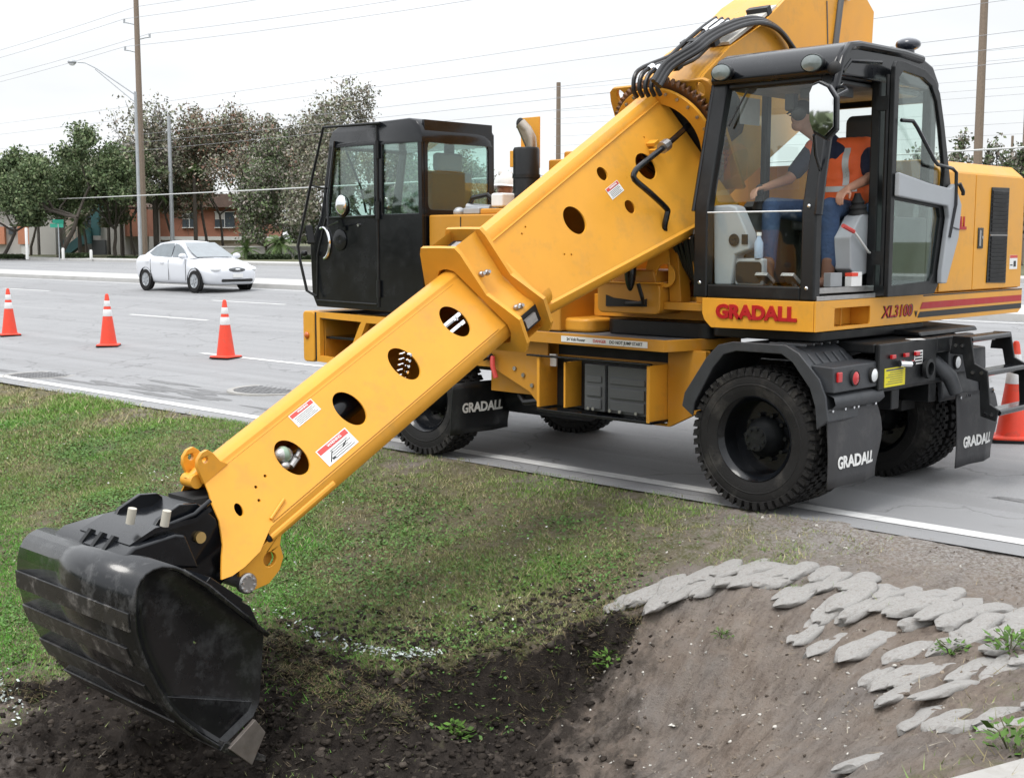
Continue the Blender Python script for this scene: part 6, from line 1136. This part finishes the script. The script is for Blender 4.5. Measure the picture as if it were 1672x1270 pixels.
def wear(i0, i1, x0, x1):
    m = B(); Q = [Vector(p) for p in wrap[i0:i1+1]]; R_ = []
    for k, p in enumerate(Q):
        t = (Q[min(k+1, len(Q)-1)]-Q[max(k-1, 0)]).normalized(); n_ = Vector((t.y, -t.x)); n_ = n_ if n_.dot(p-Vector((5.35, -.1))) > 0 else -n_; R_.append((p+n_*.021, p+n_*.034))
    poly = [r[1] for r in R_] + [r[0] for r in R_[::-1]]; m.prism([(p.x, p.y) for p in poly], 'x', x0, x1); part(m, 'wear_strip', SCU, bk_, angle=50, bevel=.004)
wear(8, 9, W0+.02, W1); wear(6, 7, W0+.10, W1); wear(4, 5, W0+.10, W1); wear(2, 3, W0+.06, W1)
m = B(); m.prism([(5.33, -.70), (5.27, -.745), (5.05, -.845), (5.045, -.815), (5.2, -.715), (5.30, -.665)], 'x', W0-.015, W1+.015); part(m, 'cutting_edge', SCU, bk_, bevel=.004)
m = B(); m.prism([(5.285, -.70), (5.117, -.588), (5.055, -.675), (5.145, -.83)], 'x', W0-.03, W0-.003); part(m, 'side_cutter', pm('rusty_edge_steel', (.17, .15, .135), .55, metal=.4, var=.35, scale=10, dirt=(.16, .08, .05), dirtamt=.5), bk_, bevel=.004)
m = B(); m.prism([(5.615, -.345), (5.07, -.52), (5.105, -.60), (5.275, -.682), (5.42, -.565), (5.53, -.455)], 'x', W0+.05, W0+.11); part(m, 'side_liner', SIDEM, bk_, bevel=.006)
m = B(); m.prism([(5.67, .325), (5.60, .37), (5.36, .40), (5.30, .385), (5.22, .19), (5.45, .24)], 'x', .88, 1.64); part(m, 'torsion_box', BLK, bk_, bevel=.015); m = B()
for x_ in (1.08, 1.2, 1.32): m.prism([(5.66, .335), (5.60, .40), (5.57, .385)], 'x', x_, x_+.03)
part(m, 'box_lugs', BLKS, bk_)
hp_ = [(5.48, .36), (5.40, .47), (5.27, .53), (5.16, .52), (5.05, .42), (5.0, .28), (5.0, .07), (5.06, .0), (5.2, .03), (5.34, .17)]
for x_ in (.98, 1.38): m = B(); m.prism(hp_, 'x', x_, x_+.03); part(m, 'hinge_plate', BLK, bk_, bevel=.006)
m = B(); m.prism([(5.60, .375), (5.45, .44), (5.20, .455), (5.12, .50), (5.10, .48), (5.2, .43), (5.45, .41), (5.59, .36)], 'x', .93, 1.45); m.tube([(.95, 5.5, .40), (.95, 5.35, .44), (.95, 5.2, .47), (.95, 5.1, .53)], .014, 8); part(m, 'link_arm', BLK, bk_, angle=50)
m = B(); m.tube([(.955, 5.16, .335), (1.45, 5.16, .335)], .032, 16); part(m, 'hinge_pin', pm('brass_pin', (.62, .44, .18), .35, metal=.8, var=.15), bk_)
m = B()
for y_, z_, x_ in ((5.52, .515, 1.06), (5.39, .50, .94)): m.tube([(x_, y_, z_-.06), (x_-.015, y_-.01, z_+.022)], .023, 12)
part(m, 'link_pins', pm('primer_white', (.50, .47, .40), .5, var=.1), bk_); m = B(); m.box(1.08, 1.34, 4.82, 5.12, .10, .52); part(m, 'tip_linkage', DARK, bk_)
m = B(); m.prism([(5.19, .0), (5.19, .09), (5.03, -.02), (4.97, -.15), (5.0, -.18)], 'x', .70, .86); m.prism([(5.33, .17), (5.30, .20), (5.10, .04), (5.13, .0)], 'x', .66, .90); part(m, 'side_gusset', BLK, bk_, bevel=.004)
# ---- operator cab
ocb = B()
for x0, x1 in ((.515, .635), (-.375, -.262)):
    ocb.prism([(1.045, 1.512), (1.13, 1.512), (1.13, 2.14), (1.12, 2.20), (.905, 3.08), (.82, 3.08), (1.03, 2.20), (1.045, 2.14)], 'x', x0, x1)
ocb.box(-.261, .514, 1.05, 1.125, 1.512, 1.61); ocb.box(-.261, .514, .83, .90, 3.02, 3.07)
ocb.prism([(.10, 1.512), (.28, 1.512), (.28, 3.2), (.10, 3.2)], 'x', -.375, -.30); ocb.box(-.375, -.30, -.62, -.52, 1.512, 3.15); ocb.box(-.375, -.30, -.52, .10, 1.512, 2.1)
ocb.box(.56, .635, -.62, -.52, 1.512, 3.15); ocb.box(.58, .635, -.52, 1.03, 1.512, 2.12); ocb.box(.58, .635, .2, .27, 2.12, 3.1)
ocb.box(-.30, .56, -.62, -.57, 1.512, 2.25); ocb.box(-.30, .56, -.62, -.57, 2.98, 3.12); ocb.box(-.30, .58, -.57, 1.045, 1.512, 1.56)
oc = part(ocb, 'operator_cab', BLKS, bevel=.015, seg=3)
m = B(); m.prism([(.93, 3.05), (.955, 3.085), (.94, 3.14), (.86, 3.24), (.76, 3.285), (-.28, 3.305), (-.52, 3.24), (-.63, 3.12), (-.63, 3.06)], 'x', -.385, .64); part(m, 'roof', BLK, oc, angle=50, bevel=.035, seg=4)
m = B(); m.tube([(-.385, 1.12, 2.10), (-.385, 1.08, 2.35), (-.39, .95, 2.98), (-.392, .88, 3.16), (-.392, .78, 3.255), (-.392, .65, 3.275), (-.392, .0, 3.285), (-.392, -.3, 3.27)], .03, 10); m.tube([(.645, 1.12, 2.14), (.645, .88, 3.1)], .018, 8); m.tube([(-.375, .84, 3.08), (-.375, .74, 3.16), (-.375, .30, 3.19)], .02, 8); part(m, 'roof_gutter', BLK, oc)
m = B(); m.add([(-.27, 1.122, 1.60), (.52, 1.122, 1.60), (.53, 1.122, 2.13), (-.27, 1.122, 2.13)], [(0, 1, 2, 3)]); part(m, 'lower_front_glass', GLASSC, oc); m = B(); m.tube([(-.26, 1.128, 2.128), (.515, 1.128, 2.128)], .006, 6); part(m, 'glass_edge', WLENS, oc)
m = B(); m.add([(-.27, 1.085, 2.20), (.52, 1.085, 2.20), (.52, .87, 3.04), (-.27, .87, 3.04)], [(0, 1, 2, 3)]); part(m, 'windshield', GLASSC, oc)
m = B(); m.add([(.607, -.52, 2.12), (.607, 1.03, 2.12), (.607, .86, 3.04), (.607, -.52, 3.1)], [(0, 1, 2, 3)]); part(m, 'right_window', GLASS, oc); m = B(); m.add([(-.30, -.595, 2.25), (.56, -.595, 2.25), (.56, -.595, 2.98), (-.30, -.595, 2.98)], [(0, 1, 2, 3)]); part(m, 'rear_window', GLASSC, oc); m = B(); m.add([(-.337, -.52, 2.1), (-.337, .10, 2.1), (-.337, .10, 3.1), (-.337, -.52, 3.1)], [(0, 1, 2, 3)]); part(m, 'quarter_window', GLASSC, oc)
m = B(); m.box(-.37, -.30, .28, 1.05, 1.56, 1.60); m.box(-.385, -.37, .28, 1.1, 1.512, 1.545); part(m, 'door_sill', STEEL, oc, bevel=.004)
m = B(); m.box(-.28, .56, -.5, .8, 3.02, 3.05); m.box(-.2, .1, .35, .6, 2.95, 3.02); m.cyl((-.2, .62, 2.96), (.0, .5, 2.93), .03, 8); part(m, 'headliner', GREYD, oc, bevel=.01); m = B(); m.tube([(-.32, .93, 2.93), (-.30, .70, 3.02)], .009, 6); part(m, 'gas_strut', CHROME, oc)
m = B(); m.tube([(.35, .90, 3.0), (.45, .98, 2.75)], .008, 6); m.box(.0, .07, .78, .84, 2.85, 2.96); m.ell((-.02, .80, 2.82), (.06, .04, .05), 10, 8); part(m, 'wiper_motor', DARK, oc)
m = B(); m.add([(.20, -.585, 2.35), (.42, -.585, 2.35), (.40, -.585, 2.70), (.20, -.585, 2.72)], [(0, 1, 2, 3)]); part(m, 'notice_sheet', WHT, oc); m = B(); m.add([(.595, .35, 2.80), (.595, .62, 2.80), (.595, .62, 3.0), (.595, .35, 3.0)], [(0, 1, 2, 3)]); part(m, 'instruction_sheet', pm('grey_sheet', (.5, .52, .5), .6), oc)
for x_, y_ in ((.49, 1.02), (-.24, 1.0)):
    m = B(); m.lathe([(.045, -.09), (.075, -.05), (.09, 0), (.085, .015)], (x_, y_, 3.13), (0, 1, 0), 24); m.v = [(v[0], v[1], 3.13+(v[2]-3.13)*.72) for v in m.v]; wl_ = part(m, 'work_lamp', BLKS, oc); m = B(); m.lathe([(.083, .006), (.075, .022), (.04, .036), (.001, .042)], (x_, y_, 3.13), (0, 1, 0), 24); m.v = [(v[0], v[1], 3.13+(v[2]-3.13)*.72) for v in m.v]; part(m, 'lens', LAMPG, wl_)
m = B(); m.ell((-.37, .93, 3.09), (.05, .05, .05), 12, 8); part(m, 'lamp_mount', DARK, oc)
m = B(); m.cyl((-.25, -.36, 3.29), (-.25, -.36, 3.38), .05, 14); m.ell((-.25, -.36, 3.40), (.095, .095, .05), 18, 10); part(m, 'roof_beacon', pm('dark_blue_dome', (.03, .035, .05), .15, coat=.8, var=.05), oc)
m = B()
for x_, z_ in ((.575, 1.62), (-.315, 1.60), (-.32, 2.16)): m.ell((x_, 1.133, z_), (.014, .008, .014), 10, 6)
part(m, 'post_bolts', CHROME, oc)
# door swung back along the side
dout = [(.33, 1.52), (.33, 3.15), (.30, 3.19), (.2, 3.2), (-.14, 3.17), (-.30, 3.11), (-.39, 3.02), (-.48, 2.8), (-.58, 2.5), (-.66, 2.25), (-.63, 2.05), (-.47, 1.58), (-.41, 1.52)]
wu = [(.26, 2.42), (.26, 3.08), (.20, 3.13), (-.10, 3.11), (-.25, 3.06), (-.34, 2.96), (-.42, 2.76), (-.51, 2.45), (-.50, 2.33)]; wl2 = [(.27, 1.60), (.27, 2.22), (-.44, 2.17), (-.47, 2.1), (-.38, 1.67), (-.33, 1.62)]
cd = plate('cab_door', [dout, wu, wl2], .035, lambda a, b_, t: (-.49+t, a, b_), BLKS, EX, bevel=.008)
plate('door_glass', [off(wu, -.03)], .006, lambda a, b_, t: (-.49+t, a, b_), GLASSC, cd); plate('lower_door_glass', [off(wl2, -.03)], .006, lambda a, b_, t: (-.49+t, a, b_), GLASS, cd)
plate('door_trim', [[(.30, 2.24), (.30, 2.41), (-.2, 2.345), (-.52, 2.32), (-.60, 2.36), (-.73, 2.20), (-.70, 1.95), (-.52, 1.60), (-.43, 1.60), (-.43, 1.7), (-.52, 2.1), (-.49, 2.185)]], .045, lambda a, b_, t: (-.535+t, a, b_), GREYP, cd, bevel=.012); m = B(); m.tube([(-.553, -.56, 2.03), (-.563, -.62, 2.02), (-.555, -.70, 2.01)], .006, 6); part(m, 'trim_seam', GREYD, cd)
m = B(); m.tube([(-.52, .24, 2.78), (-.55, .12, 2.78), (-.55, .05, 2.74), (-.55, -.24, 2.52), (-.55, -.30, 2.49), (-.55, -.55, 2.47), (-.56, -.60, 2.44), (-.565, -.60, 2.2), (-.56, -.52, 1.95)], .014, 8); part(m, 'grab_rail', BLK, cd); m = B(); m.tube([(-.56, -.66, 2.36), (-.575, -.70, 2.30), (-.565, -.72, 2.28)], .016, 6); part(m, 'door_handle', BLKS, cd)
m = B(); m.tube([(-.45, .31, 1.6), (-.45, .31, 3.1)], .02, 8); m.box(-.46, -.37, .27, .33, 1.75, 1.85); m.box(-.46, -.37, .27, .33, 2.85, 2.95); part(m, 'door_hinge', BLKS, cd)
# cab furniture
m = B(); m.box(-.14, .34, -.22, .30, 2.0, 2.11); m.prism([(-.20, 2.09), (-.34, 2.66), (-.26, 2.70), (-.08, 2.12)], 'x', -.14, .34); st_ = part(m, 'operator_seat', GREYD, EX, bevel=.04, seg=3); m = B(); m.prism([(-.36, 2.64), (-.38, 2.86), (-.30, 2.90), (-.24, 2.86), (-.24, 2.66)], 'x', -.16, .20); part(m, 'headrest', GREYD, st_, bevel=.045, seg=3); m = B(); m.box(-.1, .3, -.2, .22, 1.56, 1.99); part(m, 'seat_base', DARK, st_)
m = B(); m.prism([(.06, 2.12), (.33, 2.12), (.38, 2.10), (.52, 1.95), (.50, 1.72), (.40, 1.66), (.06, 1.72)], 'x', -.30, -.165); cs = part(m, 'control_console', GREYP, EX, bevel=.012); m = B(); m.lathe([(.075, 0), (.06, .03), (.065, .045), (.045, .07), (.05, .085), (.03, .12), (.02, .15)], (-.235, .30, 2.12), (0, .1, 1), 18); part(m, 'joystick', DARK, cs)
m = B(); m.tube([(-.315, .12, 1.86), (-.33, .22, 1.83), (-.33, .30, 1.84), (-.33, .46, 1.95), (-.33, .54, 2.0)], .009, 8); lv = part(m, 'safety_lever', TRIM, cs); m = B(); m.tube([(-.33, .53, 1.99), (-.33, .68, 2.03)], .016, 8); part(m, 'lever_grip', REDP, lv); m = B(); m.cyl((-.30, .12, 1.86), (-.325, .12, 1.86), .02, 10); part(m, 'lever_pivot', DARK, lv)
m = B(); m.box(.40, .57, -.2, .55, 1.6, 2.15); m.prism([(.10, 2.15), (.55, 2.15), (.60, 2.18), (.55, 2.22), (.10, 2.2)], 'x', .40, .57); rc = part(m, 'right_console', GREYD, EX, bevel=.012); m = B(); m.lathe([(.06, 0), (.05, .03), (.035, .07), (.02, .13)], (.40, .62, 2.16), (0, .1, 1), 16); m.ell((.38, .66, 2.30), (.03, .03, .045), 12, 8); part(m, 'joystick', DARK, rc)
m = B(); m.prism([(.545, 2.18), (.40, 2.185), (.34, 2.17), (.24, 1.98), (.22, 1.86), (.34, 1.82), (.37, 1.60), (.52, 1.60)], 'y', .90, 1.03); m.prism([(.36, 1.80), (.12, 1.80), (.12, 1.60), (.36, 1.60)], 'y', .93, 1.0); ip = part(m, 'instrument_pod', GREYP, EX, bevel=.018); m = B(); m.lathe([(.04, 0), (.045, .008), (.03, .01), (.001, .004)], (.345, 1.031, 1.93), (0, 1, 0), 20); m.box(.23, .28, 1.031, 1.038, 1.90, 1.97); m.prism(rrect(.13, .345, 1.62, 1.775, .03), 'y', 1.0005, 1.006); part(m, 'gauges', DARK, ip)
m = B(); m.obox((.10, 1.0, 1.66), (.05, 0, 0), (0, .05, .03), (0, -.01, .01)); m.obox((-.10, .98, 1.66), (.05, 0, 0), (0, .05, .03), (0, -.01, .01)); m.tube([(.10, .9, 1.58), (.10, .98, 1.66)], .015, 6); m.tube([(-.1, .9, 1.58), (-.1, .98, 1.66)], .015, 6); part(m, 'foot_pedals', STEEL, EX)
# mirror on the left front post
mo = [(-.50, 2.965), (-.57, 2.93), (-.625, 2.85), (-.625, 2.64), (-.55, 2.575), (-.45, 2.63), (-.425, 2.70), (-.425, 2.90), (-.45, 2.95)]
mr_ = plate('cab_mirror', [mo], .05, lambda a, b_, t: (a, 1.312+t+(b_-2.77)*.045, b_), BLK, EX, bevel=.012); plate('mirror_glass', [off(mo, .13)], .006, lambda a, b_, t: (a, 1.352+t+(b_-2.77)*.045, b_), MIRR, mr_); m = B(); m.tube([(-.60, 1.32, 2.85), (-.62, 1.2, 2.9), (-.50, 1.02, 2.95), (-.39, .95, 2.96)], .012, 8); m.tube([(-.45, 1.31, 2.62), (-.40, 1.2, 2.5), (-.38, 1.1, 2.4)], .012, 8); part(m, 'mirror_arm', BLK, mr_)
# things lying in the cab
m = B(); m.box(-.345, -.29, .70, .86, 1.602, 1.70); tag(m.obj('parts_box', pm('grey_card', (.30, .31, .32), .7), bevel=.003), 'small grey box on the cab floor next to the boots', 'box')
o = empty('snack_box', (-.33, .55, 1.602), 'white and orange carton lying on the cab floor by the door sill', 'box'); m = B(); m.box(-.05, .0, -.07, .08, 0, .07); m.box(-.05, 0, -.07, -.01, .071, .10); m.obj('carton', WHT, o, local=True); m = B(); m.box(-.052, 0.002, -.01, .08, .0715, .095); m.obj('carton_lid', CONE, o, local=True)
o = empty('water_bottle', (.17, .98, 1.80), 'clear bottle with a white cap standing on the instrument pod', 'bottle'); m = B(); m.lathe([(.001, .0), (.03, .0), (.033, .02), (.033, .11), (.015, .15), (.015, .16)], (0, 0, 0), (0, 0, 1), 16); m.obj('bottle_body', pm('bluish_bottle', (.35, .45, .6), .1, coat=.5), o, local=True); m = B(); m.cyl((0, 0, .16), (0, 0, .185), .018, 12); m.obj('cap', WHT, o, local=True)

# ================================================================== PEOPLE
def body(name, caps, ells, vox, mat, parent=None, sm=6, tris=()):
    """one continuous surface from tapered limbs and rounded masses"""
    m = B()
    for a, b_, r0, r1 in caps:
        a, b_ = Vector(a), Vector(b_); n = max(3, int((b_-a).length/max(.6*min(r0, r1), .004))); n = min(n, 14)
        for k in range(n+1): t = k/n; r = r0+(r1-r0)*t; m.ell(a.lerp(b_, t), (r, r, r), 10, 7)
    for e in ells: m.ell(e[0], e[1], 16, 10, e[2] if len(e) > 2 else None)
    o = m.obj(name, mat, parent, angle=180); rm = o.modifiers.new('r', 'REMESH'); rm.mode = 'VOXEL'; rm.voxel_size = vox; rm.use_smooth_shade = True; s_ = o.modifiers.new('s', 'SMOOTH'); s_.factor = .5; s_.iterations = sm
    return o
def hand(wrist, d, up, scale=1., curl=1.0, thumb=1):
    """palm and five bent fingers as tapered chains; d points along the hand, up out of its back"""
    d, up = Vector(d).normalized(), Vector(up); up = (up-d*up.dot(d)).normalized(); sd_ = d.cross(up)*thumb; W = Vector(wrist); C_ = []
    k = W + d*.085*scale
    for f, (o_, L) in enumerate(((.028, .072), (.010, .080), (-.009, .074), (-.026, .058))):
        b0 = k + sd_*o_*scale; C_.append((W+sd_*o_*.6*scale+d*.015*scale, b0, .016*scale, .012*scale)); dd = d.copy(); p = b0
        for j, (l, a) in enumerate(((.45, .55), (.32, .85), (.23, .7))):
            an = a*curl; dd = (dd*math.cos(an) - up*math.sin(an)).normalized(); up2 = sd_.cross(dd); q = p + dd*L*l*scale*1.05; C_.append((p, q, .0098*scale-.0008*j, .0092*scale-.0008*j)); p = q
            ax = sd_; 
            up = up if j == 2 else up
        # keep the curl in the plane of d and up
    t0 = W + d*.03*scale + sd_*.022*scale; t1 = t0 + (sd_*.7+d*.6-up*.25).normalized()*.042*scale; t2 = t1 + (d*.8-up*.6+sd_*.1).normalized()*.034*scale; C_ += [(W, t0, .018*scale, .015*scale), (t0, t1, .014*scale, .011*scale), (t1, t2, .011*scale, .009*scale)]
    return C_
# operator in the cab
HL, HR = (-.20, .40, 2.30), (.37, .62, 2.315); SHL, SHR = (-.15, .03, 2.60), (.27, .10, 2.61); EL, ER = (-.235, .13, 2.385), (.375, .26, 2.395); HD = Vector((.31, .21, 2.865))
caps = [(SHL, EL, .052, .043), (EL, HL, .043, .028), (SHR, ER, .052, .043), (ER, HR, .043, .028), ((.06, .04, 2.55), (.19, .14, 2.72), .07, .056), ((.19, .14, 2.70), HD - Vector((0, .0, .06)), .056, .055), (SHL, SHR, .06, .06), ((.06, .0, 2.15), (.06, .04, 2.55), .14, .13)]
caps += hand(HL, (.05, .7, -.35), (.0, .4, .9), 1.05, .9, -1) + hand(HR, (.15, .8, -.15), (.3, .1, .9), 1.05, 1.0, 1)
Rh = Matrix.Rotation(math.radians(25), 3, 'Z')
el = [(HD, (.076, .092, .112)), (HD+Vector((.02, .085, -.025)), (.014, .022, .022)), (HD+Vector((.01, .045, -.075)), (.045, .045, .04)), (HD+Vector((-.078, .0, -.01)), (.012, .02, .032)), (HD+Vector((.078, -.0, -.01)), (.012, .02, .032)), (HD+Vector((.018, .080, -.065)), (.026, .016, .008)), (HD+Vector((.0, .08, .02)), (.055, .012, .012))]
op = body('person', caps, el, .0068, SKIN, None, 5); tag(op, 'machine operator in a dark cap and orange safety vest seated in the open cab', 'person')
m = B()
for sx in (-.012, .048): m.ell(HD+Vector((sx, .086, .003)), (.012, .006, .007), 8, 6)
m.obj('eyes', DARK, op)
body('shirt', [((.06, .0, 2.14), (.06, .03, 2.40), .155, .15), ((.06, .03, 2.40), (.06, .06, 2.56), .15, .13), (SHL, SHR, .078, .078), ((.06, .05, 2.55), (.13, .10, 2.67), .10, .072), (SHL, Vector(SHL).lerp(Vector(EL), .72), .078, .066), (SHR, Vector(SHR).lerp(Vector(ER), .72), .078, .066)], [((.06, .02, 2.3), (.185, .135, .2)), ((.06, .04, 2.5), (.205, .125, .13))], .012, NAVY, op)
body('safety_vest', [((.06, .01, 2.16), (.06, .03, 2.42), .160, .158), (Vector((-.135, .035, 2.615)), Vector((.255, .1, 2.62)), .086, .086), ((-.12, .03, 2.58), (-.08, .03, 2.3), .10, .12), ((.23, .09, 2.58), (.20, .05, 2.3), .10, .12)], [((.06, .025, 2.30), (.205, .153, .19)), ((.06, .045, 2.50), (.228, .143, .15)), ((.06, .01, 2.19), (.185, .15, .08))], .011, VEST, op)
def tape(pts, w, parent):
    m = B(); n = len(pts); R_ = []
    for k, (p, d) in enumerate(pts): p, d = Vector(p), Vector(d).normalized(); R_.append([p-d*w/2, p+d*w/2])
    m.loft(R_, closed=False, caps=False); t = part(m, 'reflective_tape', REFL, parent, angle=80); s_ = t.modifiers.new('w', 'SHRINKWRAP'); s_.target = bpy.data.objects[VN]; s_.wrap_method = 'PROJECT'; s_.use_negative_direction = True; s_.use_positive_direction = True; s_.use_project_y = True; s_.offset = .004; s_.project_limit = .12; return t
VN = [o for o in op.children if o.name.startswith('safety_vest')][0].name
for x0 in (-.045, .155):
    tape([((x0 + .0*k, .19, 2.335+.031*k), (1, 0, 0)) for k in range(10)], .045, op)
tape([((-.13+.036*k, .19, 2.31), (0, 0, 1)) for k in range(11)], .042, op)
body('trousers', [((-.03, .02, 2.13), (-.10, .46, 2.165), .098, .078), ((-.10, .46, 2.165), (-.125, .50, 1.76), .076, .060), ((.16, .02, 2.13), (.31, .60, 2.17), .098, .078), ((.31, .60, 2.17), (.24, .74, 1.74), .076, .058), ((-.06, -.02, 2.12), (.18, -.02, 2.12), .115, .115)], [((.06, .0, 2.17), (.175, .135, .10))], .012, DENIM, op)
for (x_, y_, z_, dx) in ((-.125, .51, 1.66, -.02), (.23, .76, 1.64, .02)): body('boot', [((x_, y_, z_+.12), (x_, y_+.01, z_), .052, .05), ((x_, y_, z_-.03), (x_+dx, y_+.17, z_-.045), .045, .040)], [], .010, BOOT, op)
m = B(); m.ell(HD+Vector((0, -.005, .038)), (.083, .098, .085), 18, 10); m.loft([[HD+Vector((a*.075, .07+.105*(1-a*a)**.5*.9*q, .045-.035*q)) for a in np.linspace(-1, 1, 9)] for q in (0, 1)], closed=False, caps=False); m.ell(HD+Vector((0, .12, .035)), (.062, .065, .007), 14, 6); m.obj('cap', pm('dark_cap', (.03, .03, .028), .8), op, angle=60)
m = B(); m.ell(HD+Vector((0, -.03, -.02)), (.08, .075, .09), 14, 8); m.obj('hair', pm('dark_hair', (.03, .02, .015), .7), op)
# worker behind the hood
P0 = Vector((4.25, -.74, 1.184))
def worker(P):
    T = lambda x, y, z: P + Vector((x, y, z)); hd = T(0, .12, 1.265)
    cp_ = [(T(-.17, .08, .92), T(-.24, .22, .72), .05, .042), (T(-.24, .22, .72), T(-.16, .42, .66), .042, .028), (T(.17, .08, .92), T(.25, .20, .70), .05, .042), (T(.25, .20, .70), T(.15, .40, .64), .042, .028), (T(0, .08, .92), T(0, .11, 1.20), .065, .055), (T(0, 0, .55), T(0, .07, .92), .12, .12)]
    cp_ += hand(T(-.16, .42, .66), (.1, .9, -.2), (0, .1, 1), 1, .8, 1) + hand(T(.15, .40, .64), (-.1, .9, -.2), (0, .1, 1), 1, .8, -1)
    o = body('person', cp_, [(hd, (.075, .09, .11)), (hd+Vector((-.012, .088, -.02)), (.013, .02, .02)), (hd+Vector((0, .04, -.07)), (.045, .045, .04)), (hd+Vector((-.077, 0, -.01)), (.012, .02, .03)), (hd+Vector((.077, 0, -.01)), (.012, .02, .03))], .009, SKIN); tag(o, 'worker in a white hard hat seen between the black carrier cab and the exhaust stack', 'person')
    body('shirt', [(T(0, 0, .5), T(0, .07, .9), .16, .15), (T(-.17, .08, .92), T(.17, .08, .92), .08, .08), (T(-.17, .08, .92), T(-.23, .2, .75), .075, .062), (T(.17, .08, .92), T(.24, .18, .74), .075, .062)], [], .014, pm('blue_work_shirt', (.12, .17, .30), .85), o)
    body('trousers', [(T(-.09, 0, .5), T(-.14, .40, .48), .10, .08), (T(-.14, .40, .48), T(-.12, .2, .10), .075, .06), (T(.09, 0, .5), T(.14, .38, .46), .10, .08), (T(.14, .38, .46), T(.12, .18, .10), .075, .06), (T(-.1, 0, .48), T(.1, 0, .48), .12, .12)], [], .014, DENIM, o)
    for sx in (-.12, .12): body('boot', [(T(sx, .17, .10), T(sx, .18, .05), .05, .05), (T(sx, .18, .045), T(sx, .34, .04), .045, .04)], [], .011, BOOT, o)
    m = B(); m.lathe([(.135, .02), (.128, .03), (.118, .035), (.115, .08), (.095, .13), (.06, .155), (.001, .165)], hd+Vector((0, 0, .0)), (0, -.08, 1), 24); m.box(hd.x-.012, hd.x+.012, hd.y-.10, hd.y+.09, hd.z+.14, hd.z+.172); m.obj('hard_hat', WHITEH, o, bevel=.003)
    return o
worker(P0)
